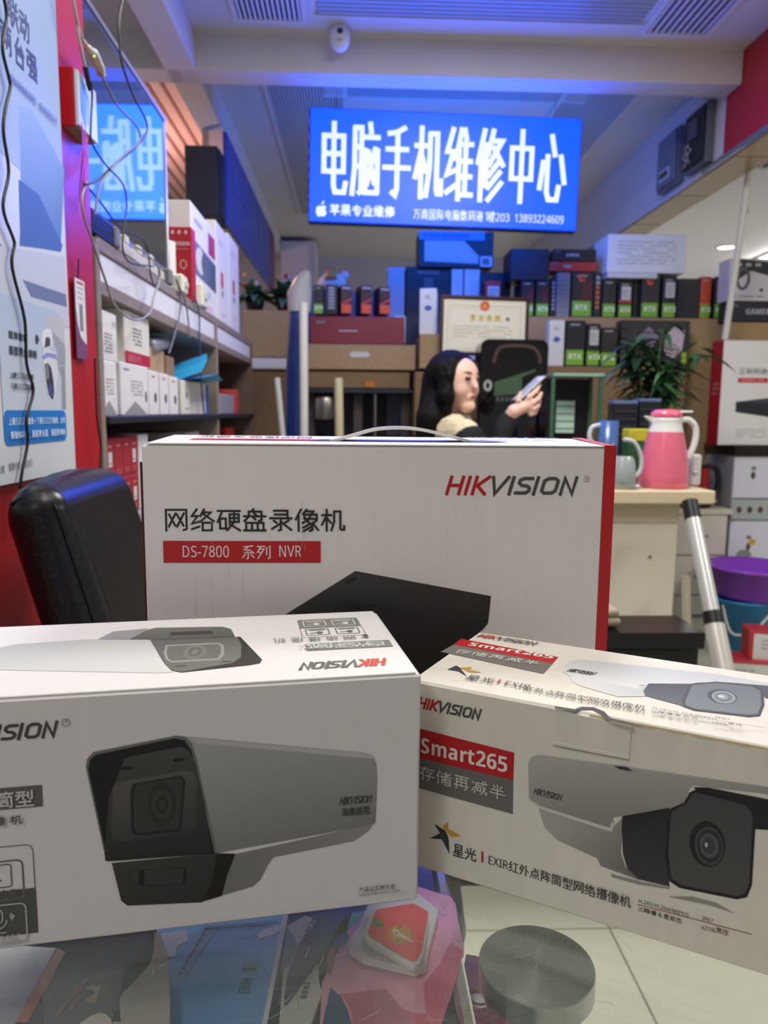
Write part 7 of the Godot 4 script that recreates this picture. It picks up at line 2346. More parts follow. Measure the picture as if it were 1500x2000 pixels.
	# tower boxes between the red boxes and the certificate
	goods("tower_carton", "silver grey computer carton behind the red card boxes", "computer cartons by the certificate", Vector3(0.2304, 1.7322, -4.4), Vector3(0.0942, 0.2158, 0.12), rgb8(166, 170, 178), "", 0.0, 0.0)
	goods("tower_carton", "tall black computer carton with small marks beside the certificate", "computer cartons by the certificate", Vector3(0.4115, 1.6228, -4.415), Vector3(0.2495, 0.3308, 0.15), rgb8(22, 22, 30), "top", 0.0, 0.0)
	goods("pale_box", "slim white box with grey spine, first behind the certificate", "pale boxes behind the certificate", Vector3(0.57, 1.7343, -4.37), Vector3(0.0629, 0.2072, 0.1), rgb8(206, 210, 218), "top", 0.0, 0.0)
	goods("pale_box", "slim white box with grey spine, second behind the certificate", "pale boxes behind the certificate", Vector3(0.6529, 1.7354, -4.37), Vector3(0.0859, 0.2073, 0.1), rgb8(206, 210, 218), "top", 0.0, 0.0)
	var rz := goods("keyboard_carton", "dark carton with a pale blue lit picture just under the sign", "", Vector3(0.5576, 1.9459, -4.4), Vector3(0.4127, 0.19, 0.2), rgb8(28, 30, 44), "")
	rz.set_meta("label", "dark carton with a pale printed front just under the sign")
	var ri := Ink.new(Vector3(-0.205, 0.19, 0.1), Vector3.RIGHT, Vector3.DOWN, Vector3.BACK, 0.0008)
	ri.rect(0.0, 0.0, 0.36, 0.045, rgb8(90, 140, 226))
	latin(ri, "ROZEN WARFRAME", Vector2(0.02, 0.036), 0.024, rgb8(40, 60, 120), true, 0.85)
	ri.poly([Vector2(0.03, 0.05), Vector2(0.25, 0.05), Vector2(0.33, 0.13), Vector2(0.33, 0.17), Vector2(0.03, 0.16)], rgb8(170, 174, 190))
	ri.rect(0.34, 0.13, 0.405, 0.185, rgb8(200, 202, 208))
	ri.rect(0.35, 0.14, 0.39, 0.175, rgb8(110, 110, 116))
	ink_part(rz, "front_print", ri)
	goods("dark_carton", "dark carton with an orange label, standing right of the certificate top", "", Vector3(0.7815, 1.7346, -4.4), Vector3(0.1714, 0.1874, 0.2), rgb8(26, 26, 36), "", 0.0, 0.0)
	goods("red_label_box", "small red box with a white label behind the certificate", "", Vector3(0.7549, 1.7235, -4.25), Vector3(0.0814, 0.1408, 0.06), rgb8(200, 54, 44), "label", 0.0, 0.0)
	goods("slim_white_box", "slim white box with a blue dot left of the certificate", "", Vector3(0.3798, 1.5406, -3.96), Vector3(0.0844, 0.2211, 0.2), rgb8(222, 222, 218), "white", -8.0, 1.534)
	carton("kraft_carton", "brown parcel below the slim white box, beside the woman", Vector3(0.3759, 1.366, -3.95), Vector3(0.1065, 0.1686, 0.3), kraft, 0.0, "large brown cartons").position.y += 0.0
	carton("kraft_carton", "brown carton with yellow tape behind the woman's hair", Vector3(0.4, 0, -4.0), Vector3(0.2, 1.35, 0.4), mat("dark_kraft"), 0.0, "large brown cartons")
	certificate()
	appliance()
	test_bench()
	plants_left()
	pipes()


func machine() -> void:
	var t := thing("printing_machine", "dark grey machine with steel rollers under the brown cartons", "machine", Vector3(0.02, 0, -4.12))
	var a := Shape.new()
	a.block(Vector3(0, 0, -0.02), Vector3(0.54, 1.02, 0.36), 0.006)
	part(t, "body", a, plain(rgb8(58, 56, 54), 0.5))
	var b := Shape.new()
	b.block(Vector3(0, 1.245, 0), Vector3(0.56, 0.025, 0.4), 0.004)
	part(t, "top_plate", b, plain(rgb8(40, 40, 42), 0.5))
	for x in [-0.25, 0.0, 0.25]:
		var c := Shape.new()
		c.block(Vector3(x, 1.0, 0.06), Vector3(0.05, 0.25, 0.06), 0.003)
		part(t, "bracket", c, plain(rgb8(90, 86, 84), 0.4, 0.5))
	var r := Shape.new()
	r.lathe(Vector3.ZERO, [Vector2(0, -0.06), Vector2(0.05, -0.06), Vector2(0.055, -0.05), Vector2(0.055, 0.05), Vector2(0.05, 0.06), Vector2(0, 0.06)], 20)
	var ro := part(t, "roller", r, plain(rgb8(170, 168, 160), 0.3, 0.8))
	ro.position = Vector3(-0.17, 1.17, 0.12)
	var m := Shape.new()
	m.tube([Vector3(0.09, 1.25, 0.14), Vector3(0.09, 0.9, 0.14)], 0.012, 10)
	part(t, "steel_rod", m, mat("steel"))
	var o := Shape.new()
	o.block(Vector3(0.06, 1.275, 0.2035), Vector3(0.05, 0.03, 0.004), 0.001)
	part(t, "orange_sticker", o, plain(rgb8(196, 120, 30), 0.5))


func figurine() -> void:
	var t := thing("plush_figure", "small tan plush figure with a white head behind the red boxes", "figure", Vector3(-0.058, 1.8271, -4.3) + Vector3(0, 0, -0.12))
	var b := Shape.new()
	b.ball(Vector3(0, 0.035, 0), Vector3(0.028, 0.04, 0.024))
	part(t, "body", b, plain(rgb8(200, 140, 96), 0.8))
	var h := Shape.new()
	h.ball(Vector3(0.002, 0.085, 0.004), Vector3(0.024, 0.024, 0.022))
	part(t, "head", h, plain(rgb8(226, 214, 200), 0.8))
	for s in [-1, 1]:
		var e := Shape.new()
		e.ball(Vector3(s * 0.016, 0.108, 0.0), Vector3.ONE * 0.008, 8, 6)
		part(t, "ear", e, plain(rgb8(206, 150, 110), 0.8))
	var o := thing("orange_cap", "round orange cap on top of the white bundle", "cap", Vector3(-0.1329, 1.8881, -4.36))
	var s2 := Shape.new()
	s2.lathe(Vector3.ZERO, [Vector2(0.032, 0), Vector2(0.03, 0.03), Vector2(0.02, 0.048), Vector2(0, 0.055)], 18)
	part(o, "crown", s2, plain(rgb8(206, 140, 60), 0.6))
	var s3 := Shape.new()
	s3.lathe(Vector3.ZERO, [Vector2(0.036, -0.004), Vector2(0.036, 0.004), Vector2(0.03, 0.006)], 18)
	part(o, "brim", s3, plain(rgb8(190, 124, 50), 0.6))


func certificate() -> void:
	var t := thing("framed_certificate", "framed cream business licence with a red seal above the woman", "certificate", Vector3(0.6245, 1.4374, -3.72))
	t.rotation_degrees = Vector3(-4, 0, -1.2)
	var w := 0.405
	var h := 0.26
	var b := Shape.new()
	b.cbox(Vector3(0, h / 2, -0.008), Vector3(w, h, 0.012), 0.002)
	part(t, "sheet", b, plain(rgb8(236, 232, 214), 0.35))
	for q in [[Vector3(0, h + 0.004, 0), Vector3(w + 0.024, 0.014, 0.026)], [Vector3(-w / 2 - 0.004, h / 2, 0), Vector3(0.014, h, 0.026)], [Vector3(w / 2 + 0.004, h / 2, 0), Vector3(0.014, h, 0.026)], [Vector3(0, -0.004, 0), Vector3(w + 0.024, 0.014, 0.026)]]:
		var f := Shape.new()
		f.cbox(q[0], q[1], 0.004)
		part(t, "frame_bar", f, plain(rgb8(64, 28, 28), 0.3))
	var ink := Ink.new(Vector3(-w / 2, h, -0.002), Vector3.RIGHT, Vector3.DOWN, Vector3.BACK, 0.0008)
	ink.line([Vector2(0.025, 0.035), Vector2(w - 0.025, 0.035), Vector2(w - 0.025, h - 0.01), Vector2(0.025, h - 0.01), Vector2(0.025, 0.035)], 0.003, rgb8(196, 190, 170))
	ink.line([Vector2(0.04, 0.05), Vector2(w - 0.04, 0.05), Vector2(w - 0.04, h - 0.02), Vector2(0.04, h - 0.02), Vector2(0.04, 0.05)], 0.0015, rgb8(206, 200, 180))
	ink.poly(oval(Vector2(w * 0.5, 0.034), 0.024, 0.024, 20), rgb8(222, 84, 48))
	ink.poly(oval(Vector2(w * 0.5, 0.036), 0.012, 0.01, 12), rgb8(230, 150, 70))
	han(ink, "营业执照", Vector2(w * 0.33, 0.075), Vector2(0.026, 0.03), 0.04, 0.0045, rgb8(204, 180, 70))
	text_rows(ink, w * 0.12, 0.125, w * 0.85, 0.19, 4, rgb8(214, 208, 186))
	ink.rect(w * 0.76, 0.085, w * 0.8, 0.103, rgb8(120, 116, 104))
	ink_part(t, "printed_text", ink)
	var st := thing("brown_stand", "brown carton behind the black appliance, holding up the framed certificate", "box", Vector3(0.6245, 1.4374, -3.72) * Vector3(1, 0, 1) + Vector3(0.05, 0, -0.12))
	var ss := Shape.new()
	ss.block(Vector3.ZERO, Vector3(0.3, 1.41, 0.16), 0.003)
	part(st, "body", ss, mat("dark_kraft"))


func appliance() -> void:
	var base := Vector3(0.7187, 1.052, -3.42)
	var t := thing("black_appliance", "tall rounded glossy black appliance with pale symbols beside the woman", "appliance", Vector3(base.x, 0, -3.52))
	var top := Vector3(0.7054, 1.4784, -3.42).y
	var w := 0.305
	var s := Shape.new()
	var outline := PackedVector2Array(round_rect(-w / 2, top - 0.62, w / 2, top, 0.035))
	s.prism(outline, 0.16, Transform3D(Basis.IDENTITY, Vector3(0, 0, 0)))
	part(t, "body", s, mat("black_gloss"))
	var leg := Shape.new()
	leg.block(Vector3(0, 0, 0), Vector3(0.24, top - 0.61, 0.14), 0.004)
	part(t, "stand", leg, mat("black_plastic"))
	var ink := Ink.new(Vector3(-w / 2, top, 0.08), Vector3.RIGHT, Vector3.DOWN, Vector3.BACK, 0.0008)
	ink.line(smooth_path([Vector2(0.06, 0.1), Vector2(0.075, 0.05), Vector2(0.11, 0.03), Vector2(0.22, 0.03), Vector2(0.26, 0.06), Vector2(0.27, 0.1)], 4), 0.014, rgb8(70, 52, 46))
	ink_part(t, "arch_print", ink)
	ink = Ink.new(Vector3(-w / 2, top, 0.08), Vector3.RIGHT, Vector3.DOWN, Vector3.BACK, 0.0008)
	ink.poly([Vector2(0.065, 0.19), Vector2(0.25, 0.13), Vector2(0.25, 0.14), Vector2(0.19, 0.165), Vector2(0.19, 0.24), Vector2(0.065, 0.25)], rgb8(66, 90, 66))
	ink_part(t, "green_print", ink)
	ink = Ink.new(Vector3(-w / 2, top, 0.08), Vector3.RIGHT, Vector3.DOWN, Vector3.BACK, 0.0008)
	ink.line(oval(Vector2(0.035, 0.205), 0.014, 0.02, 20), 0.012, rgb8(160, 166, 160), true)
	ink_part(t, "ring_print", ink)
	ink = Ink.new(Vector3(-w / 2, top, 0.08), Vector3.RIGHT, Vector3.DOWN, Vector3.BACK, 0.0008)
	for k in 7:
		ink.rect(0.075 + 0.021 * k, 0.255, 0.088 + 0.021 * k, 0.275, rgb8(76, 84, 80))
	ink_part(t, "small_lettering", ink)


func test_bench() -> void:
	var c := Vector3(0.9739, 1.0531, -3.3)
	var t := thing("glass_stand", "green glass box stand with a pale ribbed panel beside the plant", "stand", Vector3(c.x, 0, -3.38))
	var top := Vector3(0.9625, 1.3226, -3.3).y
	var low := c.y - 0.02
	var tb := Shape.new()
	tb.block(Vector3(0, top - 0.012, 0), Vector3(0.226, 0.014, 0.17), 0.002)
	part(t, "top_plate", tb, plain(rgb8(150, 190, 160), 0.15))
	for x in [-0.11, 0.1]:
		for z in [-0.07, 0.07]:
			var p := Shape.new()
			p.block(Vector3(x, low, z), Vector3(0.016, top - 0.012 - low, 0.016), 0.002)
			part(t, "post", p, plain(rgb8(70, 110, 84), 0.2))
	var b := Shape.new()
	b.block(Vector3(0, 0, 0), Vector3(0.226, low, 0.17), 0.003)
	part(t, "base_cabinet", b, plain(rgb8(40, 44, 44), 0.6))
	var k := Shape.new()
	k.block(Vector3(0, low, -0.078), Vector3(0.22, top - 0.014 - low, 0.006), 0.001)
	part(t, "back_panel", k, plain(rgb8(30, 26, 30), 0.4))
	var g := Shape.new()
	g.block(Vector3(-0.015, low + 0.03, -0.062), Vector3(0.085, 0.145, 0.006), 0.001)
	part(t, "pale_panel", g, plain(rgb8(206, 236, 216), 0.3))
	for i in 4:
		var r := Shape.new()
		r.block(Vector3(-0.015, low + 0.05 + 0.033 * i, -0.057), Vector3(0.085, 0.004, 0.003), 0.0005)
		part(t, "shelf_line", r, plain(rgb8(120, 170, 140), 0.3))


func leaf_spray(t: Node3D, called: String, root: Vector3, dir: Vector3, long: float, wide: float, droop: float, m: Material) -> void:
	var pts := []
	var half := []
	var n := 6
	for k in n + 1:
		var f := float(k) / n
		pts.append(root + dir * long * f + Vector3.DOWN * droop * f * f * long)
		half.append(wide * maxf(sin(PI * pow(f, 0.75)), 0.02))
	var s := Shape.new()
	s.strip(pts, half, dir.cross(Vector3.UP).normalized() if absf(dir.y) < 0.95 else Vector3.RIGHT, 0.25)
	part(t, called, s, m)


func plants_left() -> void:
	carton("kraft_carton", "brown carton carrying the potted plants beside the blue roll", Vector3(-0.4726, 1.4391, -4.4), Vector3(0.2473, 0.2487, 0.4), mat("kraft"), 0.0, "large brown cartons")
	var l := thing("white_cabinet", "white ledged cabinet under the brown plant carton", "cabinet", Vector3(-0.475, 0, -4.4))
	var s := Shape.new()
	s.block(Vector3.ZERO, Vector3(0.3, 1.375, 0.36), 0.003)
	part(l, "body", s, mat("dark_kraft"))
	var e := Shape.new()
	e.block(Vector3(0, 1.376, 0.01), Vector3(0.32, 0.058, 0.4), 0.006)
	part(l, "ledge", e, mat("white_plastic"))
	var leafm := plain(rgb8(52, 96, 50), 0.4)
	var leafm2 := plain(rgb8(84, 128, 96), 0.45)
	var r := RandomNumberGenerator.new()
	r.seed = 31
	for q in [["leafy green plant in a dark bowl beside the tall white cartons", -0.555, rgb8(40, 40, 38)], ["small plant in a dark red pot beside the blue roll", -0.385, rgb8(112, 34, 40)]]:
		var t := thing("potted_plant", q[0], "plant", Vector3(q[1], 1.6935, -4.36), 0.0, "potted plants on the brown carton")
		var p := Shape.new()
		p.lathe(Vector3.ZERO, [Vector2(0, 0), Vector2(0.042, 0), Vector2(0.058, 0.085), Vector2(0.054, 0.085), Vector2(0.04, 0.07), Vector2(0, 0.07)], 20)
		part(t, "pot", p, plain(q[2], 0.4))
		for i in 46:
			var a := r.randf() * TAU
			var up := r.randf_range(0.1, 0.95)
			leaf_spray(t, "leaf", Vector3(0, 0.07, 0), Vector3(cos(a) * (1.1 - up), up, sin(a) * (1.1 - up)).normalized(), r.randf_range(0.1, 0.19), r.randf_range(0.02, 0.042), r.randf_range(0.2, 0.7), leafm if i % 3 else leafm2)
		for i in 3:
			var f := Shape.new()
			f.ball(Vector3(r.randf_range(-0.05, 0.05), r.randf_range(0.14, 0.2), r.randf_range(0.02, 0.06)), Vector3(0.012, 0.014, 0.012), 8, 6)
			part(t, "flower", f, plain([rgb8(200, 50, 50), rgb8(214, 150, 60), rgb8(226, 200, 190)][i], 0.5))


func pipes() -> void:
	var t := thing("wrapped_roll", "tall blue roll wrapped in clear plastic beside a white pipe", "roll", Vector3(Vector3(-0.2629, 1.1586, -3.56).x, 0, -3.57))
	var a := Shape.new()
	a.tube([Vector3(-0.004, 0, 0), Vector3(-0.01, 0.9, 0), Vector3(-0.002, 1.35, 0), Vector3(0.01, 1.55, 0), Vector3(0.012, 1.62, 0)], [0.05, 0.05, 0.05, 0.046, 0.042], 14)
	part(t, "blue_film", a, plain(rgb8(40, 68, 140), 0.25))
	var b := Shape.new()
	b.tube([Vector3(0.01, 1.6, 0), Vector3(0.012, 1.68, 0), Vector3(0.03, 1.74, 0), Vector3(0.05, 1.78, 0)], [0.052, 0.058, 0.04, 0.018], 12)
	part(t, "plastic_top", b, plain(rgb8(176, 178, 184), 0.25))
	var g := "pipes leaning before the brown cartons"
	for q in [["white plastic pipe standing against the blue roll", Vector3(-0.2222, 1.0456, -3.4), Vector3(-0.2241, 1.6234, -3.44), 0.019, rgb8(222, 220, 212)], ["leaning white pipe left of the blue roll", Vector3(-0.3269, 1.0418, -3.5), Vector3(-0.35, 1.3003, -3.5), 0.014, rgb8(216, 218, 212)], ["short leaning white pipe behind the taller one", Vector3(-0.3505, 1.0356, -3.7), Vector3(-0.356, 1.2435, -3.7), 0.011, rgb8(196, 194, 186)], ["cream pipe standing before the grey machine", Vector3(-0.0671, 1.0437, -3.5), Vector3(-0.072, 1.3031, -3.5), 0.02, rgb8(220, 208, 170)]]:
		var d: Vector3 = (q[2] - q[1]).normalized()
		var foot: Vector3 = q[2] - d * (q[2].y / d.y)
		var p := thing("pipe", q[0], "pipe", foot, 0.0, g)
		var s := Shape.new()
		s.tube([Vector3.ZERO, q[2] - foot], q[3], 12, false)
		part(p, "tube", s, plain(q[4], 0.35))
		var c := Shape.new()
		c.lathe(q[2] - foot, [Vector2(q[3] * 0.8, -0.02), Vector2(q[3] * 0.8, 0.001), Vector2(q[3], 0.001)], 12)
		part(p, "rim", c, plain(q[4], 0.35))


# ---------------------------------------------------------------- right side: service counter, thermos, cabinet, basin, ladder

func build_right_side() -> void:
	var white := plain(rgb8(226, 220, 200), 0.4)
	var x1 := Vector3(1.1925, 0.8823, -2.45).x
	var t := thing("service_counter", "cream service counter with a pale wood top carrying the thermos", "counter", Vector3(x1 - 0.3, 0, -2.65))
	var a := Shape.new()
	a.block(Vector3(0, 0.858, 0), Vector3(0.6, 0.044, 0.42), 0.004)
	part(t, "top", a, plain(rgb8(222, 204, 170), 0.4))
	var b := Shape.new()
	b.block(Vector3(-0.045, 0, -0.02), Vector3(0.5, 0.857, 0.34), 0.003)
	part(t, "body", b, white)
	var c := Shape.new()
	c.block(Vector3(-0.045, 0.79, 0.152), Vector3(0.5, 0.066, 0.012), 0.002)
	part(t, "apron", c, plain(rgb8(206, 194, 166), 0.45))
	for q in [[0.115, 0.67], [0.125, 0.845]]:
		var h := Shape.new()
		h.ball(Vector3(q[0], q[1], 0.152), Vector3(0.007, 0.005, 0.004), 8, 6)
		part(t, "screw_cap", h, plain(rgb8(120, 112, 96), 0.5))
	thermos()
	small_things()
	# black bench with a cloth
	var k := thing("black_bench", "low black bench with a sheen behind the recorder carton", "bench", Vector3(0.5, 0, -1.78))
	var ks := Shape.new()
	ks.block(Vector3(0.0, 0.0, 0.02), Vector3(0.64, 0.6, 0.1), 0.003)
	part(k, "body", ks, plain(rgb8(12, 12, 14), 0.4))
	var kt := Shape.new()
	kt.block(Vector3(0.0, 0.601, 0.0), Vector3(0.66, 0.04, 0.16), 0.003)
	part(k, "top", kt, plain(rgb8(16, 16, 20), 0.2))
	var cl := thing("folded_cloth", "folded beige cloth lying on the black bench", "cloth", Vector3(0.52, 0.642, -1.79))
	for i in 2:
		var s := Shape.new()
		s.rbox(Vector3(0.01 * i, 0.012 + 0.021 * i, 0), Vector3(0.24 - 0.03 * i, 0.022, 0.11), 0.01, Basis.from_euler(Vector3(0, 0.05 * i, 0.02)), 0.003)
		part(cl, "fold", s, grained("cloth", rgb8(176, 162, 136), 0.1, Vector3.ONE * 6, 0.05, 0.9))
	ladder()
	cabinet_and_kettle()
	# basin and bucket
	var bp := Vector3(1.8696, 0.2764, -3.5)
	var bu := thing("blue_bucket", "blue plastic bucket with a pale handle under the purple basin", "bucket", Vector3(bp.x, 0.004, -3.47))
	var bs := Shape.new()
	bs.lathe(Vector3.ZERO, [Vector2(0, 0.003), Vector2(0.105, 0.0), Vector2(0.14, 0.27), Vector2(0.148, 0.275), Vector2(0.148, 0.285), Vector2(0.136, 0.285), Vector2(0.1, 0.01), Vector2(0, 0.01)], 30)
	part(bu, "body", bs, plain(rgb8(40, 132, 186), 0.35))
	var hd := Shape.new()
	hd.tube(smooth_path([Vector3(-0.13, 0.26, 0.05), Vector3(-0.11, 0.14, 0.11), Vector3(-0.03, 0.16, 0.15), Vector3(0.06, 0.25, 0.14), Vector3(0.1, 0.27, 0.1)], 5), 0.006, 8)
	part(bu, "handle", hd, plain(rgb8(196, 200, 196), 0.4))
	var ba := thing("purple_basin", "purple plastic basin set on the blue bucket", "basin", Vector3(bp.x + 0.03, 0.29, -3.47))
	var ps := Shape.new()
	ps.lathe(Vector3.ZERO, [Vector2(0, 0.0), Vector2(0.15, 0.0), Vector2(0.165, 0.02), Vector2(0.195, 0.14), Vector2(0.212, 0.146), Vector2(0.212, 0.154), Vector2(0.19, 0.152), Vector2(0.158, 0.025), Vector2(0, 0.012)], 40)
	part(ba, "body", ps, plain(rgb8(136, 60, 190), 0.3))
	var rm := Shape.new()
	rm.lathe(Vector3.ZERO, [Vector2(0.213, 0.145), Vector2(0.217, 0.15), Vector2(0.213, 0.157), Vector2(0.205, 0.155)], 40)
	part(ba, "rim", rm, plain(rgb8(146, 78, 200), 0.3))
	# small red and white cartons on the floor at the frame edge
	for q in [["red and white carton on the floor before the blue bucket", Vector3(1.66, 0.004, -3.05), Vector3(0.2, 0.13, 0.14)], ["red and white carton stacked above, at the frame edge", Vector3(1.75, 0.1345, -3.06), Vector3(0.16, 0.12, 0.12)]]:
		var o := carton("parcel_box", q[0], q[1], q[2], plain(rgb8(176, 48, 56), 0.5), -14.0, "red and white cartons by the bucket")
		var ink := box_face(q[2], "front", 0.0006)
		ink.rect(0.02, 0.01, q[2].x, q[2].y, rgb8(216, 214, 212))
		text_rows(ink, 0.05, 0.03, 0.13, 0.08, 3, rgb8(170, 168, 168))
		ink_part(o, "label_print", ink)
	tiled_pillar()
	palm()
	pole()
	# lights of the room on the right
	var d := thing("downlight", "round glowing downlight in the ceiling beyond the opening", "lamp", Vector3(Vector3(2.8792, 2.45, -5.9924).x, 2.45, Vector3(2.8792, 2.45, -5.9924).z))
	var ds := Shape.new()
	ds.lathe(Vector3.ZERO, [Vector2(0.06, -0.012), Vector2(0.075, -0.01), Vector2(0.08, 0)], 24)
	part(d, "ring", ds, mat("white_plastic"))
	var dd := Shape.new()
	dd.lathe(Vector3.ZERO, [Vector2(0.061, -0.004), Vector2(0.061, -0.008), Vector2(0, -0.009)], 24)
	part(d, "glowing_disc", dd, glow(Color(1.0, 0.98, 0.9), 6.0))
	var sp := AreaLight3D.new()
	sp.name = "downlight_light"
	sp.area_size = Vector2(0.11, 0.11)
	sp.area_normalize_energy = true
	sp.light_energy = 2.4
	sp.light_color = Color(0.98, 0.98, 1.0)
	sp.shadow_enabled = true
	sp.area_range = 9.0
	sp.position = d.position + Vector3(0, -0.02, 0)
	sp.rotation_degrees = Vector3(-90, 0, 0)
	add_child(sp)
	var q0 := Vector3(3.0746, 2.4, -6.1936)
	var q1 := Vector3(3.0472, 2.4, -5.6872)
	var tl := thing("tube_lamp", "glowing tube lamp on the ceiling beyond the white pole", "lamp", (q0 + q1) / 2 + Vector3(0.25, 0, 0.0))
	var dir := (q1 - q0).normalized()
	var ts := Shape.new()
	ts.tube([-dir * 0.6, dir * 0.6], 0.022, 12)
	part(tl, "tube", ts, glow(Color(1.0, 0.98, 0.92), 8.0))
	var th := Shape.new()
	th.cbox(Vector3(0, 0.034, 0), Vector3(1.2, 0.02, 0.05), 0.004, Basis(dir, Vector3.UP, dir.cross(Vector3.UP)))
	part(tl, "holder", th, mat("white_plastic"))
	var ol := AreaLight3D.new()
	ol.name = "tube_light"
	ol.area_size = Vector2(1.1, 0.05)
	ol.area_normalize_energy = true
	ol.light_energy = 4.0
	ol.light_color = Color(0.98, 0.98, 1.0)
	ol.shadow_enabled = true
	ol.area_range = 9.0
	ol.basis = Basis(dir, -dir.cross(Vector3.DOWN).normalized(), Vector3.UP)
	ol.position = tl.position + Vector3(0, -0.03, 0)
	add_child(ol)


func thermos() -> void:
	var t := thing("thermos_jug", "pink and white thermos jug with a pink lid on the cream counter", "jug", Vector3(Vector3(1.0622, 0.8972, -2.55).x, 0.9025, -2.56))
	var pink := plain(rgb8(226, 110, 136), 0.18)
	var a := Shape.new()
	a.lathe(Vector3.ZERO, [Vector2(0, 0.0), Vector2(0.078, 0.0), Vector2(0.083, 0.006), Vector2(0.082, 0.04), Vector2(0.074, 0.11), Vector2(0.058, 0.19)], 36)
	part(t, "body", a, pink)
	var b := Shape.new()
	b.lathe(Vector3.ZERO, [Vector2(0.058, 0.19), Vector2(0.053, 0.21), Vector2(0.05, 0.228), Vector2(0.052, 0.236), Vector2(0.048, 0.237)], 36)
	part(t, "shoulder", b, mat("white_plastic"))
	var c := Shape.new()
	c.lathe(Vector3.ZERO, [Vector2(0.05, 0.237), Vector2(0.052, 0.244), Vector2(0.05, 0.256), Vector2(0.036, 0.264), Vector2(0, 0.266)], 32)
	var lp := part(t, "lid", c, pink)
	var sp := Shape.new()
	sp.prism(PackedVector2Array([Vector2(-0.046, 0.214), Vector2(-0.074, 0.24), Vector2(-0.07, 0.243), Vector2(-0.046, 0.24)]), 0.022)
	part(t, "spout", sp, mat("white_plastic"))
	var h := Shape.new()
	h.tube(smooth_path([Vector3(0.045, 0.228, 0), Vector3(0.075, 0.232, 0), Vector3(0.1, 0.21, 0), Vector3(0.106, 0.175, 0), Vector3(0.098, 0.135, 0), Vector3(0.082, 0.1, 0)], 5), 0.0105, 10)
	part(t, "handle", h, mat("white_plastic"))
	var lv := Shape.new()
	lv.cbox(Vector3(0.06, 0.258, 0), Vector3(0.055, 0.008, 0.024), 0.003)
	part(lp, "thumb_lever", lv, mat("white_plastic"))


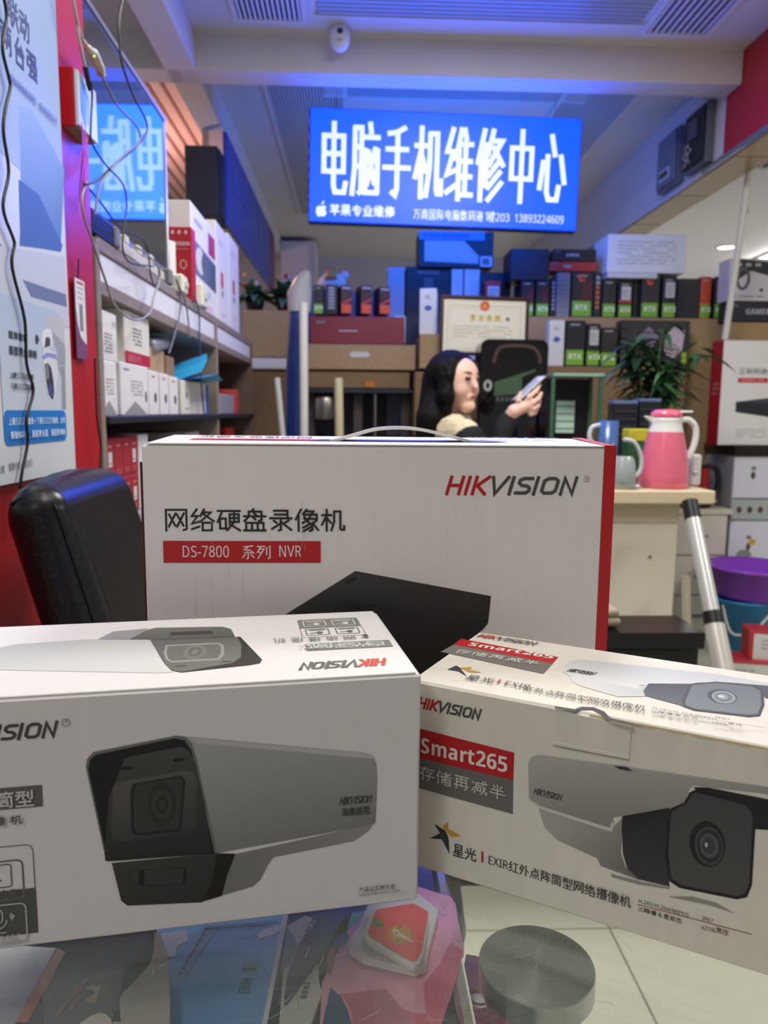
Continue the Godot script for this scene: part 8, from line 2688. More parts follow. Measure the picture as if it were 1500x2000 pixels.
func small_things() -> void:
	var y := 0.9025
	# blue mug
	var m := thing("blue_mug", "blue mug with a white handle between the recorder carton and thermos", "mug", Vector3(Vector3(0.8856, 1.0339, -2.6).x, y, -2.62))
	var a := Shape.new()
	a.lathe(Vector3.ZERO, [Vector2(0, 0), Vector2(0.03, 0), Vector2(0.032, 0.004), Vector2(0.033, 0.225), Vector2(0.03, 0.225), Vector2(0.029, 0.19), Vector2(0, 0.19)], 24)
	part(m, "body", a, plain(rgb8(66, 96, 150), 0.25))
	var h := Shape.new()
	h.tube(smooth_path([Vector3(-0.03, 0.21, 0), Vector3(-0.06, 0.2, 0), Vector3(-0.065, 0.16, 0), Vector3(-0.03, 0.13, 0)], 5), 0.008, 8)
	part(m, "handle", h, plain(rgb8(206, 208, 214), 0.25))
	# glass pot with a looping white handle
	var g := thing("glass_pot", "clear glass pot with a white looping handle beside the thermos", "pot", Vector3(Vector3(0.8977, 0.9445, -2.5).x, y, -2.5))
	var gb := Shape.new()
	gb.lathe(Vector3.ZERO, [Vector2(0, 0), Vector2(0.04, 0), Vector2(0.046, 0.03), Vector2(0.04, 0.09), Vector2(0.03, 0.11)], 24)
	part(g, "bowl", gb, plain(rgb8(160, 170, 168), 0.12))
	var gh := Shape.new()
	gh.tube(smooth_path([Vector3(0.0, 0.165, 0.0), Vector3(0.035, 0.155, 0), Vector3(0.06, 0.11, 0), Vector3(0.06, 0.06, 0), Vector3(0.03, 0.03, 0)], 5), 0.007, 8)
	part(g, "handle", gh, plain(rgb8(206, 210, 210), 0.2))
	# tea tin
	var c := thing("tea_tin", "yellow and green tin half hidden behind the thermos", "tin", Vector3(Vector3(1.0324, 0.9841, -2.7).x, y, -2.72))
	var cb := Shape.new()
	cb.block(Vector3.ZERO, Vector3(0.1, 0.15, 0.07), 0.004)
	part(c, "body", cb, plain(rgb8(46, 92, 52), 0.4))
	var cc := Shape.new()
	cc.block(Vector3(0, 0.151, 0), Vector3(0.102, 0.045, 0.072), 0.004)
	part(c, "lid", cc, plain(rgb8(196, 190, 52), 0.4))
	# two dark speaker boxes behind
	for q in [["dark ribbed box with a pale blue top behind the thermos, nearer the glass stand", Vector3(1.0652, 1.0287, -3), Vector3(0.0935, 0.1713, 0.1)], ["dark ribbed box with a pale blue top directly behind the thermos", Vector3(1.1745, 1.0282, -3.03), Vector3(0.0865, 0.1813, 0.1)]]:
		var o := thing("speaker_box", q[0], "speaker", Vector3(q[1].x, 0, q[1].z), -6.0, "dark ribbed boxes behind the thermos")
		var top: float = q[1].y + q[2].y
		var s := Shape.new()
		s.block(Vector3(0, 0, 0), Vector3(q[2].x, top - 0.012, 0.1), 0.003)
		part(o, "body", s, plain(rgb8(24, 24, 30), 0.4))
		var p := Shape.new()
		p.block(Vector3(0, top - 0.011, 0), Vector3(q[2].x, 0.014, 0.102), 0.003)
		part(o, "top_plate", p, plain(rgb8(96, 110, 150), 0.3))
		for k in 4:
			var r := Shape.new()
			r.cbox(Vector3(0, top - 0.04 - 0.03 * k, 0.051), Vector3(q[2].x * 0.9, 0.008, 0.006), 0.002)
			part(o, "rib", r, plain(rgb8(44, 46, 56), 0.4))
	# white timer box and green slip right of the thermos
	var w := thing("white_dispenser", "small white dispenser with a dial right of the thermos", "dispenser", Vector3(Vector3(1.2034, 0.8908, -2.62).x, y, -2.64))
	var ws := Shape.new()
	ws.cbox(Vector3(0, 0.055, 0), Vector3(0.036, 0.11, 0.05), 0.006)
	part(w, "body", ws, mat("white_plastic"))
	var wd := Shape.new()
	wd.ball(Vector3(-0.004, 0.045, 0.026), Vector3(0.011, 0.011, 0.006), 14, 8)
	part(w, "dial", wd, mat("chrome"))
	var gs := thing("green_card", "pale green card leaning behind the thermos jug", "card", Vector3(Vector3(1.2012, 0.8867, -2.66).x, y, -2.7), -20.0)
	var gc := Shape.new()
	gc.cbox(Vector3(0, 0.06, 0), Vector3(0.04, 0.12, 0.008), 0.001)
	part(gs, "sheet", gc, plain(rgb8(190, 206, 120), 0.6))
	var gf := Shape.new()
	gf.cbox(Vector3(0, 0.004, 0.006), Vector3(0.03, 0.008, 0.02), 0.001)
	part(gs, "foot", gf, plain(rgb8(190, 206, 120), 0.6))
	# glittering keyring
	var k := thing("keyring", "glittering bunch of keys at the front edge of the cream counter", "keys", Vector3(Vector3(0.9266, 0.9132, -2.47).x, y, -2.49))
	for i in 5:
		var s := Shape.new()
		s.ball(Vector3(-0.02 + 0.011 * i, 0.009, 0.006 * sin(i * 2.4)), Vector3(0.009, 0.008, 0.008), 8, 6)
		part(k, "bead", s, mat("chrome"))
	var kr := Shape.new()
	kr.tube([Vector3(-0.03, 0.004, 0.01), Vector3(0.0, 0.004, 0.026), Vector3(0.012, -0.012, 0.034)], 0.002, 6)
	part(k, "chain", kr, plain(rgb8(120, 150, 226), 0.1, 1.0))


func ladder() -> void:
	var a := Vector3(1.0721, 0.8672, -2.36)
	var b := Vector3(1.0746, 0.5421, -2.16)
	var d := (b - a).normalized()
	var foot := a + d * (a.y / -d.y)
	var t := thing("folding_ladder", "pale aluminium telescopic ladder leg leaning on the cream counter", "ladder", foot)
	var p := func(f: float) -> Vector3: return a.lerp(foot, f) - foot
	var cut := (b - a).length() / (foot - a).length()
	var s1 := Shape.new()
	s1.tube([p.call(0.03), p.call(cut)], 0.023, 16)
	part(t, "upper_tube", s1, plain(rgb8(206, 206, 202), 0.3, 0.3))
	var s2 := Shape.new()
	s2.tube([p.call(cut), p.call(1.0)], 0.029, 16)
	part(t, "lower_tube", s2, plain(rgb8(214, 212, 202), 0.3, 0.3))
	var s3 := Shape.new()
	s3.tube([p.call(cut - 0.025), p.call(cut + 0.012)], 0.0305, 16)
	part(t, "collar", s3, mat("black_plastic"))
	var s4 := Shape.new()
	s4.tube([p.call(-0.01), p.call(0.05)], 0.025, 16)
	part(t, "end_cap", s4, mat("black_plastic"))
	var s5 := Shape.new()
	s5.tube([Vector3(1.1, 0.62, -2.42) - foot, Vector3(1.12, 0.0, -2.36) - foot], 0.014, 12)
	part(t, "rear_tube", s5, plain(rgb8(190, 182, 160), 0.4, 0.2))


func cabinet_and_kettle() -> void:
	var c := Vector3(1.7755, 0.6738, -3.6)
	var t := thing("drawer_cabinet", "cream drawer cabinet carrying the red kettle", "cabinet", Vector3(c.x - 0.04, 0, -3.88))
	var a := Shape.new()
	a.block(Vector3(0, 0.655, 0), Vector3(0.32, 0.028, 0.38), 0.004)
	part(t, "top", a, plain(rgb8(220, 214, 190), 0.4))
	var b := Shape.new()
	b.block(Vector3(0, 0, 0), Vector3(0.28, 0.654, 0.36), 0.003)
	part(t, "body", b, plain(rgb8(214, 208, 190), 0.45))
	for k in 3:
		var d := Shape.new()
		d.cbox(Vector3(0, 0.55 - 0.205 * k, 0.186), Vector3(0.27, 0.195, 0.014), 0.003)
		var dr := part(t, "drawer", d, plain(rgb8(222, 216, 198), 0.45))
		var h := Shape.new()
		h.cbox(Vector3(0.01, 0.55 - 0.205 * k, 0.198), Vector3(0.06, 0.01, 0.012), 0.003)
		part(dr, "handle", h, mat("steel"))
	var k := thing("red_kettle", "glossy red electric kettle with a black handle on the drawer cabinet", "kettle", Vector3(Vector3(1.7496, 0.6813, -3.6).x, 0.684, -3.8))
	var s := Shape.new()
	s.lathe(Vector3.ZERO, [Vector2(0.07, 0.022), Vector2(0.068, 0.06), Vector2(0.058, 0.19), Vector2(0.055, 0.2)], 28)
	part(k, "body", s, plain(rgb8(168, 16, 30), 0.12))
	var bs := Shape.new()
	bs.lathe(Vector3.ZERO, [Vector2(0, 0), Vector2(0.075, 0), Vector2(0.078, 0.016), Vector2(0.07, 0.022), Vector2(0, 0.022)], 28)
	part(k, "base", bs, mat("black_plastic"))
	var l := Shape.new()
	l.lathe(Vector3.ZERO, [Vector2(0.056, 0.2), Vector2(0.05, 0.212), Vector2(0, 0.216)], 28)
	part(k, "lid", l, mat("black_plastic"))
	var h := Shape.new()
	h.tube(smooth_path([Vector3(0.05, 0.205, 0), Vector3(0.09, 0.2, 0), Vector3(0.112, 0.17, 0), Vector3(0.114, 0.1, 0), Vector3(0.09, 0.06, 0), Vector3(0.06, 0.05, 0)], 5), 0.014, 10)
	part(k, "handle", h, mat("black_plastic"))
	var sw := Shape.new()
	sw.cbox(Vector3(0.09, 0.03, 0.02), Vector3(0.03, 0.008, 0.016), 0.002)
	part(k, "switch", sw, plain(rgb8(200, 200, 196), 0.4))


func tiled_pillar() -> void:
	var x := Vector3(1.9103, 0.9225, -3.75).x
	var t := thing("tiled_counter", "counter faced with white flower tiles beside the red kettle", "counter", Vector3(x + 0.3, 0, -3.89))
	var b := Shape.new()
	b.block(Vector3(0, 0, -0.01), Vector3(0.6, 0.95, 0.3), 0.003)
	part(t, "core", b, plain(rgb8(170, 172, 174), 0.6))
	var top := Shape.new()
	top.block(Vector3(0, 0.951, 0), Vector3(0.62, 0.05, 0.34), 0.003)
	part(t, "black_top", top, plain(rgb8(34, 28, 26), 0.25))
	var rows := [[0.735, 0.21, 0], [0.625, 0.1, 1], [0.325, 0.29, 0], [0.03, 0.285, 0]]
	for q in rows:
		for i in 2:
			var s := Shape.new()
			s.cbox(Vector3(-0.15 + 0.3 * i, q[0] + q[1] / 2, 0.146), Vector3(0.296, q[1], 0.01), 0.002)
			var p := part(t, "tile", s, plain(rgb8(222, 222, 232) if q[2] == 0 else rgb8(176, 186, 180), 0.15))
			var ink := Ink.new(Vector3(-0.298 + 0.3 * i, q[0] + q[1], 0.151), Vector3.RIGHT, Vector3.DOWN, Vector3.BACK, 0.0006)
			if q[2] == 1:
				for k in 5:
					ink.poly(oval(Vector2(0.04 + 0.055 * k, 0.05), 0.014, 0.018, 10), rgb8(70, 64, 50) if k % 2 else rgb8(96, 70, 48))
			else:
				ink.poly(oval(Vector2(0.1, q[1] * 0.45), 0.012, 0.02, 10), rgb8(90, 74, 60))
				ink.poly(oval(Vector2(0.1, q[1] * 0.28), 0.014, 0.01, 10), rgb8(120, 116, 104))
				if q[0] < 0.5:
					ink.poly(oval(Vector2(0.12, q[1] * 0.36), 0.02, 0.016, 12), rgb8(206, 170, 50))
					ink.poly(oval(Vector2(0.08, q[1] * 0.6), 0.04, 0.03, 14), rgb8(140, 144, 136))
			ink_part(p, "flower_print", ink)
	# white recorder carton with red side on it
	var c := carton("recorder_carton", "white recorder carton with dark device picture on the tiled counter", Vector3(Vector3(1.8181, 1.2782, -3.74).x + 0.31, 1.0015, -3.8), Vector3(0.62, 0.515, 0.12), mat("carton"), 0.0)
	var side := box_face(Vector3(0.62, 0.515, 0.12), "left", 0.0006)
	side.rect(0, 0, 0.12, 0.515, rgb8(172, 26, 40))
	text_rows(side, 0.03, 0.2, 0.1, 0.27, 3, rgb8(206, 110, 116))
	ink_part(c, "red_side_print", side)
	var ink := box_face(Vector3(0.62, 0.515, 0.12), "front", 0.0006)
	han(ink, "互联网硬盘录像机", Vector2(0.085, 0.135), Vector2(0.032, 0.03), 0.036, 0.0028, rgb8(110, 110, 112))
	ink.rect(0.082, 0.182, 0.235, 0.205, rgb8(196, 40, 48))
	text_rows(ink, 0.1, 0.187, 0.22, 0.2, 1, rgb8(226, 150, 150))
	ink.poly([Vector2(0.08, 0.3), Vector2(0.36, 0.265), Vector2(0.62, 0.3), Vector2(0.62, 0.375), Vector2(0.34, 0.385), Vector2(0.08, 0.35)], rgb8(34, 36, 42))
	ink.poly([Vector2(0.08, 0.3), Vector2(0.36, 0.265), Vector2(0.62, 0.3), Vector2(0.35, 0.31)], rgb8(66, 68, 76))
	ink.line(oval(Vector2(0.27, 0.34), 0.008, 0.008, 12), 0.002, rgb8(130, 132, 140), true)
	text_rows(ink, 0.09, 0.43, 0.25, 0.48, 4, rgb8(206, 204, 204))
	ink_part(c, "front_print", ink)
	# headset and cooler cartons on the brown carton beyond the pole
	var k := goods("brown_carton", "brown carton beyond the white pole carrying the cooler carton", "", Vector3(2.0801, 1.4441, -3.99), Vector3(0.2867, 0.1817, 0.12), rgb8(170, 138, 96), "", 0.0, 1.0025)
	goods("cooler_carton", "black carton with pale capital letters beside the white pole", "", Vector3(2.0694, 1.6284, -3.99), Vector3(0.2853, 0.1028, 0.12), rgb8(28, 28, 38), "words GAMEMAX")
	var hs := goods("headset_carton", "white and black carton with a headphone picture beyond the pole", "", Vector3(2.0575, 1.7338, -3.99), Vector3(0.2837, 0.211, 0.12), rgb8(206, 202, 206), "")
	var hi := Ink.new(Vector3(-0.13, 0.21, 0.06), Vector3.RIGHT, Vector3.DOWN, Vector3.BACK, 0.0008)
	hi.poly([Vector2(0, 0), Vector2(0.26, 0.02), Vector2(0.26, 0.1), Vector2(0.1, 0.06), Vector2(0, 0.13)], rgb8(46, 44, 50))
	hi.line(oval(Vector2(0.06, 0.1), 0.03, 0.05, 20), 0.016, rgb8(90, 88, 94), true)
	for i in 3:
		hi.rect(0.02 + 0.05 * i, 0.022, 0.05 + 0.05 * i, 0.038, rgb8(180, 176, 174))
	hi.poly(oval(Vector2(0.16, 0.155), 0.01, 0.01, 12), rgb8(60, 60, 60))
	text_rows(hi, 0.04, 0.18, 0.18, 0.195, 1, rgb8(140, 136, 140))
	ink_part(hs, "front_print", hi)


func palm() -> void:
	var c := Vector3(1.2644, 1.1711, -3.25)
	var t := thing("potted_palm", "bushy dark green bamboo plant standing behind the thermos", "plant", Vector3(c.x + 0.02, 0, -3.3))
	var p := Shape.new()
	p.lathe(Vector3(0, 0.95, 0), [Vector2(0, 0), Vector2(0.06, 0), Vector2(0.085, 0.17), Vector2(0.078, 0.17), Vector2(0.07, 0.15), Vector2(0, 0.15)], 20)
	part(t, "pot", p, plain(rgb8(70, 74, 78), 0.4))
	var st := Shape.new()
	st.lathe(Vector3.ZERO, [Vector2(0.08, 0), Vector2(0.075, 0.95)], 16)
	part(t, "stand", st, plain(rgb8(90, 70, 52), 0.6))
	var r := RandomNumberGenerator.new()
	r.seed = 77
	var tones := [plain(rgb8(40, 76, 44), 0.35), plain(rgb8(56, 98, 58), 0.35), plain(rgb8(88, 130, 92), 0.4), plain(rgb8(30, 58, 36), 0.35)]
	for i in 13:
		var a := r.randf() * TAU
		var lean := r.randf_range(0.05, 0.6)
		var h := r.randf_range(0.2, 0.42)
		var root := Vector3(cos(a) * 0.03, 1.1, sin(a) * 0.03)
		var tip := root + Vector3(cos(a) * lean * h, h, sin(a) * lean * h * 0.5)
		var s := Shape.new()
		s.tube([root, root.lerp(tip, 0.5) + Vector3(cos(a) * 0.01, 0.01, 0), tip], [0.005, 0.004, 0.002], 6)
		var stem := part(t, "stem", s, plain(rgb8(74, 96, 52), 0.5))
		for k in 18:
			var f := r.randf_range(0.3, 1.0)
			var b := r.randf() * TAU
			var up := r.randf_range(-0.25, 0.75)
			leaf_spray(stem, "leaf", root.lerp(tip, f), Vector3(cos(b), up, sin(b) * 0.8).normalized(), r.randf_range(0.09, 0.2), r.randf_range(0.012, 0.022), r.randf_range(0.1, 0.7), tones[r.randi() % 4])


func pole() -> void:
	var a := Vector3(1.8513, 1.5281, -3.8)
	var b := Vector3(1.8221, 2.3321, -3.6)
	var d := (b - a).normalized()
	var foot := a
	var t := thing("white_pole", "slanting white pole crossing the opening on the right", "pole", foot)
	var s := Shape.new()
	s.tube([Vector3.ZERO, b - foot], 0.016, 12)
	part(t, "rod", s, plain(rgb8(226, 224, 214), 0.35))
	for f in [0.25, 0.72]:
		var k := Shape.new()
		k.ball((b - foot) * f + Vector3(0.014, 0, 0), Vector3(0.01, 0.014, 0.008), 8, 6)
		part(t, "clip", k, plain(rgb8(150, 148, 140), 0.4))
	var c := Shape.new()
	c.ball(b - foot, Vector3(0.016, 0.02, 0.016), 10, 6)
	part(t, "tip", c, plain(rgb8(226, 224, 214), 0.35))


# ---------------------------------------------------------------- the woman with a phone

# meshes the surface field(p) = 0 between lo and hi as surface nets and adds it to the shape
func add_field(shape: Shape, lo: Vector3, hi: Vector3, cell: float, field: Callable) -> void:
	var n := Vector3i(((hi - lo) / cell).ceil()) + Vector3i.ONE
	var vals := PackedFloat32Array()
	vals.resize(n.x * n.y * n.z)
	for z in n.z:
		for y in n.y:
			for x in n.x:
				vals[x + n.x * (y + n.y * z)] = field.call(lo + Vector3(x, y, z) * cell)
	var points := {}
	var at := func(x: int, y: int, z: int) -> Vector3:
		var key := Vector3i(x, y, z)
		if points.has(key):
			return points[key]
		var sum := Vector3.ZERO
		var count := 0
		for e in 12:
			var axis := e / 4
			var o := [Vector3i.ZERO, Vector3i.ZERO]
			o[0][(axis + 1) % 3] = e & 1
			o[0][(axis + 2) % 3] = (e >> 1) & 1
			o[1] = o[0]
			o[1][axis] = 1
			var a := Vector3i(x, y, z) + Vector3i(o[0])
			var b := Vector3i(x, y, z) + Vector3i(o[1])
			var va := vals[a.x + n.x * (a.y + n.y * a.z)]
			var vb := vals[b.x + n.x * (b.y + n.y * b.z)]
			if (va < 0.0) != (vb < 0.0):
				sum += Vector3(a).lerp(Vector3(b), va / (va - vb))
				count += 1
		var p := lo + sum / maxi(count, 1) * cell
		points[key] = p
		return p
	var grad := func(p: Vector3) -> Vector3:
		var h := cell * 0.7
		var f0: float = field.call(p)
		return Vector3(field.call(p + Vector3(h, 0, 0)) - f0, field.call(p + Vector3(0, h, 0)) - f0, field.call(p + Vector3(0, 0, h)) - f0).normalized()
	var normals := {}
	for z in range(1, n.z - 1):
		for y in range(1, n.y - 1):
			for x in range(1, n.x - 1):
				var v0 := vals[x + n.x * (y + n.y * z)]
				for axis in 3:
					var q := Vector3i(x, y, z)
					q[axis] += 1
					var v1 := vals[q.x + n.x * (q.y + n.y * q.z)]
					if (v0 < 0.0) == (v1 < 0.0):
						continue
					var ids := []
					for w in [[0, 0], [1, 0], [1, 1], [0, 1]]:
						var c := Vector3i(x, y, z)
						c[(axis + 1) % 3] -= w[0]
						c[(axis + 2) % 3] -= w[1]
						ids.append(c)
					var ps := []
					var ns := []
					for c in ids:
						var p: Vector3 = at.call(c.x, c.y, c.z)
						ps.append(p)
						if not normals.has(c):
							normals[c] = grad.call(p)
						ns.append(normals[c])
					shape.tri(ps[0], ps[1], ps[2], ns[0], ns[1], ns[2])
					shape.tri(ps[0], ps[2], ps[3], ns[0], ns[2], ns[3])


# distance to a bone that tapers from ra at a to rb at b
static func bone(p: Vector3, a: Vector3, b: Vector3, ra: float, rb: float) -> float:
	var ab := b - a
	var t := clampf((p - a).dot(ab) / ab.length_squared(), 0.0, 1.0)
	return p.distance_to(a + ab * t) - lerpf(ra, rb, t)


static func blend(a: float, b: float, k: float) -> float:
	var h := clampf(0.5 + 0.5 * (b - a) / k, 0.0, 1.0)
	return lerpf(b, a, h) - k * h * (1.0 - h)


static func bones(p: Vector3, list: Array, k: float) -> float:
	var d := 10.0
	for q in list:
		d = blend(d, bone(p, q[0], q[1], q[2], q[3]), k)
	return d


static func lump(p: Vector3, c: Vector3, r: Vector3) -> float:
	var q := (p - c) / r
	var l := q.length()
	return (l - 1.0) * minf(r.x, minf(r.y, r.z)) if l > 0.001 else -minf(r.x, r.y)


func build_person() -> void:
	var head := Vector3(0.3995, 1.2662, -3)
	var base := Vector3(head.x, 0, head.z)
	var t := thing("person", "woman with long black hair and cream vest looking at a phone", "person", base)
	var skin := plain(rgb8(232, 188, 168), 0.5)
	skin.subsurf_scatter_enabled = true
	skin.subsurf_scatter_strength = 0.1
	var h := head - base
	var f := Vector3(0.68, 0.0, 0.733)
	var u := Vector3.UP
	var s := Vector3(-0.733, 0, 0.68)   # towards her right ear, which is nearer the counter
	var neck := h - f * 0.03 - u * 0.16
	var chest := h - f * 0.06 - u * 0.36
	var hip := h - f * 0.06 - u * 0.72
	var sh_r := h + Vector3(0.03, -0.225, 0.13)
	var sh_l := h + Vector3(-0.06, -0.215, -0.17)
	var el_r := h + Vector3(0.10, -0.45, 0.12)
	var wr_r := Vector3(0.5919, 1.1288, -2.94) - base
	var el_l := h + Vector3(0.05, -0.47, -0.17)
	var wr_l := h + Vector3(0.22, -0.5, -0.08)
	var knee_r := hip + Vector3(0.4, -0.02, 0.1)
	var knee_l := hip + Vector3(0.4, -0.02, -0.12)
	var body := Shape.new()
	var head_list := [
		[h + u * 0.03 - f * 0.028, h + u * 0.025 + f * 0.014, 0.084, 0.076],
		[h - u * 0.02 + f * 0.02, h - u * 0.084 + f * 0.052, 0.064, 0.032],
		[h - u * 0.015 - f * 0.02, neck, 0.052, 0.046],
	]
	var head_field := func(p: Vector3) -> float:
		var d := bones(p, head_list, 0.03)
		# nose, lips, brow, chin, eye hollows
		d = blend(d, bone(p, h + f * 0.082 + u * 0.012, h + f * 0.098 - u * 0.016, 0.008, 0.0105), 0.012)
		d = blend(d, bone(p, h + f * 0.078 - u * 0.056 - s * 0.014, h + f * 0.078 - u * 0.056 + s * 0.014, 0.0095, 0.0095), 0.012)
		d = blend(d, bone(p, h + f * 0.074 - u * 0.092, h + f * 0.066 - u * 0.097, 0.015, 0.015), 0.02)
		for k in [-1.0, 1.0]:
			d = blend(d, lump(p, h + f * 0.05 - u * 0.03 + s * k * 0.036, Vector3.ONE * 0.027), 0.02)
			d = -blend(-d, lump(p, h + f * 0.098 + u * 0.012 + s * k * 0.032, Vector3(0.014, 0.01, 0.014)), 0.012)
			d = blend(d, lump(p, h - f * 0.01 - u * 0.005 + s * k * 0.077, Vector3(0.012, 0.03, 0.016)), 0.008)
		return d
	add_field(body, h + Vector3(-0.15, -0.17, -0.15), h + Vector3(0.15, 0.15, 0.15), 0.006, head_field)
	var trunk := [
		[neck + u * 0.02, chest, 0.044, 0.1], [chest, hip, 0.1, 0.115], [sh_r, sh_l, 0.05, 0.05],
		[sh_r, el_r, 0.045, 0.036], [el_r, wr_r, 0.036, 0.024], [sh_l, el_l, 0.045, 0.036], [el_l, wr_l, 0.036, 0.024],
		[hip + Vector3(0, -0.02, 0.07), knee_r, 0.08, 0.055], [hip + Vector3(0, -0.02, -0.07), knee_l, 0.08, 0.055],
		[knee_r, knee_r + Vector3(0.04, -0.43, 0), 0.055, 0.035], [knee_l, knee_l + Vector3(0.04, -0.43, 0), 0.055, 0.035],
	]
	add_field(body, Vector3(-0.24, h.y - 1.2, -0.32), Vector3(0.5, h.y - 0.1, 0.26), 0.022, func(p: Vector3) -> float: return bones(p, trunk, 0.03))
	# the right hand: palm, thumb beside the phone, four fingers closing round its back
	var q := flat3([0.6168, 1.1586, -2.93, 0.6668, 1.1805, -2.925, 0.6323, 1.1724, -2.93, 0.6313, 1.1996, -2.92, 0.6394, 1.227, -2.925, 0.6713, 1.2135, -2.915, 0.6987, 1.2354, -2.925, 0.7166, 1.2596, -2.945, 0.6859, 1.1923, -2.915, 0.7096, 1.2082, -2.925, 0.7238, 1.2283, -2.945, 0.6899, 1.1689, -2.92, 0.7079, 1.1789, -2.93, 0.7201, 1.197, -2.95, 0.6818, 1.1493, -2.925, 0.698, 1.1534, -2.935, 0.7111, 1.1673, -2.95])
	var hand := q.map(func(v): return v - base)
	var hand_list := [
		[wr_r, hand[0], 0.022, 0.024], [hand[0], hand[1], 0.026, 0.022],
		[hand[0], hand[2], 0.018, 0.014], [hand[2], hand[3], 0.0115, 0.01], [hand[3], hand[4], 0.01, 0.008],
	]
	for k in 4:
		hand_list.append([hand[1], hand[5 + 3 * k], 0.017, 0.0105])
		hand_list.append([hand[5 + 3 * k], hand[6 + 3 * k], 0.0098, 0.009])
		hand_list.append([hand[6 + 3 * k], hand[7 + 3 * k], 0.009, 0.0075])
	var hc: Vector3 = hand[1]
	add_field(body, hc + Vector3(-0.11, -0.07, -0.07), hc + Vector3(0.08, 0.1, 0.06), 0.0045, func(p: Vector3) -> float: return bones(p, hand_list, 0.006))
	part(t, "body", body, skin)
	# face
	for k in [-1.0, 1.0]:
		var c: Vector3 = h + f * 0.083 + u * 0.014 + s * k * 0.031
		var eye := Shape.new()
		eye.ball(c, Vector3(0.013, 0.0062, 0.013), 12, 8)
		part(t, "eye", eye, plain(rgb8(34, 26, 26), 0.2))
		var brow := Shape.new()
		brow.tube([h + f * 0.09 + u * 0.034 + s * k * 0.016, h + f * 0.084 + u * 0.038 + s * k * 0.034, h + f * 0.066 + u * 0.034 + s * k * 0.052], [0.0025, 0.003, 0.0015], 6)
		part(t, "eyebrow", brow, plain(rgb8(60, 44, 40), 0.8))
	var lips := Shape.new()
	lips.tube([h + f * 0.082 - u * 0.056 - s * 0.02, h + f * 0.0895 - u * 0.054, h + f * 0.082 - u * 0.056 + s * 0.02], [0.003, 0.0062, 0.003], 8)
	part(t, "lips", lips, plain(rgb8(176, 88, 88), 0.35))
	# hair: a cap over the skull and long locks down the back and beside the face
	var hair := Shape.new()
	var crown := h + u * 0.03 - f * 0.03
	var locks := [
		[crown - f * 0.05 - u * 0.02, h + Vector3(-0.1, -0.14, 0.03), 0.075, 0.055], [h + Vector3(-0.1, -0.14, 0.03), h + Vector3(-0.145, -0.3, 0.05), 0.055, 0.03],
		[h + s * 0.07 + u * 0.05, h + s * 0.084 - u * 0.05 + f * 0.02, 0.03, 0.03], [h + s * 0.084 - u * 0.05 + f * 0.02, h + s * 0.072 - u * 0.15 + f * 0.005, 0.03, 0.024],
		[h - s * 0.072 + u * 0.05 + f * 0.01, h - s * 0.08 - u * 0.1, 0.026, 0.02], [h + s * 0.04 + u * 0.085 + f * 0.02, h + s * 0.075 + u * 0.03 + f * 0.03, 0.02, 0.018],
		[h - s * 0.03 + u * 0.085 + f * 0.02, h - s * 0.07 + u * 0.02 + f * 0.03, 0.02, 0.016],
	]
	var hair_field := func(p: Vector3) -> float:
		var d := lump(p, crown, Vector3(0.1, 0.1, 0.1))
		d = blend(d, bones(p, locks, 0.02), 0.02)
		var face := bone(p, h + f * 0.1 + u * 0.012, h + f * 0.1 - u * 0.1, 0.054, 0.06)
		d = maxf(d, -face)
		return d + 0.0018 * sin(p.x * 420.0 + p.z * 330.0)
	add_field(hair, h + Vector3(-0.22, -0.36, -0.16), h + Vector3(0.13, 0.16, 0.16), 0.008, hair_field)
	part(t, "hair", hair, plain(rgb8(16, 14, 16), 0.62, 0.0, 0.25))
	# clothes
	var sleeve := [[sh_r, sh_l, 0.066, 0.066], [neck - u * 0.01, chest, 0.062, 0.115], [chest, hip, 0.115, 0.13], [sh_r, el_r, 0.06, 0.052], [el_r, wr_r - (wr_r - el_r).normalized() * 0.01, 0.052, 0.037], [sh_l, el_l, 0.06, 0.052], [el_l, wr_l, 0.052, 0.038]]
	var sweater := Shape.new()
	add_field(sweater, Vector3(-0.24, h.y - 0.9, -0.32), Vector3(0.38, h.y - 0.1, 0.26), 0.014, func(p: Vector3) -> float: return bones(p, sleeve, 0.03) + 0.002 * sin(p.y * 90.0))
	part(t, "sweater", sweater, plain(rgb8(14, 14, 16), 0.85))
	var vest := Shape.new()
	var vest_list := [[neck - u * 0.005, chest, 0.088, 0.135], [chest, hip, 0.135, 0.15], [neck - u * 0.012 + s * 0.05, sh_r + Vector3(-0.01, 0.025, -0.01), 0.06, 0.062], [neck - u * 0.012 - s * 0.05, sh_l + Vector3(0, 0.02, 0.01), 0.06, 0.06]]
	var vest_field := func(p: Vector3) -> float:
		var d := bones(p, vest_list, 0.025)
		d = maxf(d, -bone(p, sh_r + Vector3(0.01, -0.02, 0.02), sh_r + Vector3(0.03, -0.2, 0.14), 0.062, 0.07))
		d = maxf(d, -bone(p, neck + u * 0.02, neck + u * 0.14 + f * 0.02, 0.058, 0.08))
		d = maxf(d, -bone(p, neck + f * 0.06, chest + f * 0.16, 0.03, 0.03))
		return d + 0.003 * sin(p.x * 210.0) * sin(p.y * 190.0) * sin(p.z * 230.0)
	add_field(vest, Vector3(-0.26, h.y - 0.9, -0.34), Vector3(0.2, h.y - 0.12, 0.28), 0.012, vest_field)
	part(t, "vest", vest, plain(rgb8(222, 208, 172), 0.95))
	var trousers := Shape.new()
	add_field(trousers, Vector3(-0.26, 0.05, -0.28), Vector3(0.5, hip.y + 0.1, 0.26), 0.024, func(p: Vector3) -> float: return bones(p, trunk.slice(7).map(func(b): return [b[0], b[1], b[2] + 0.014, b[3] + 0.018]), 0.03))
	part(t, "trousers", trousers, plain(rgb8(34, 36, 44), 0.9))
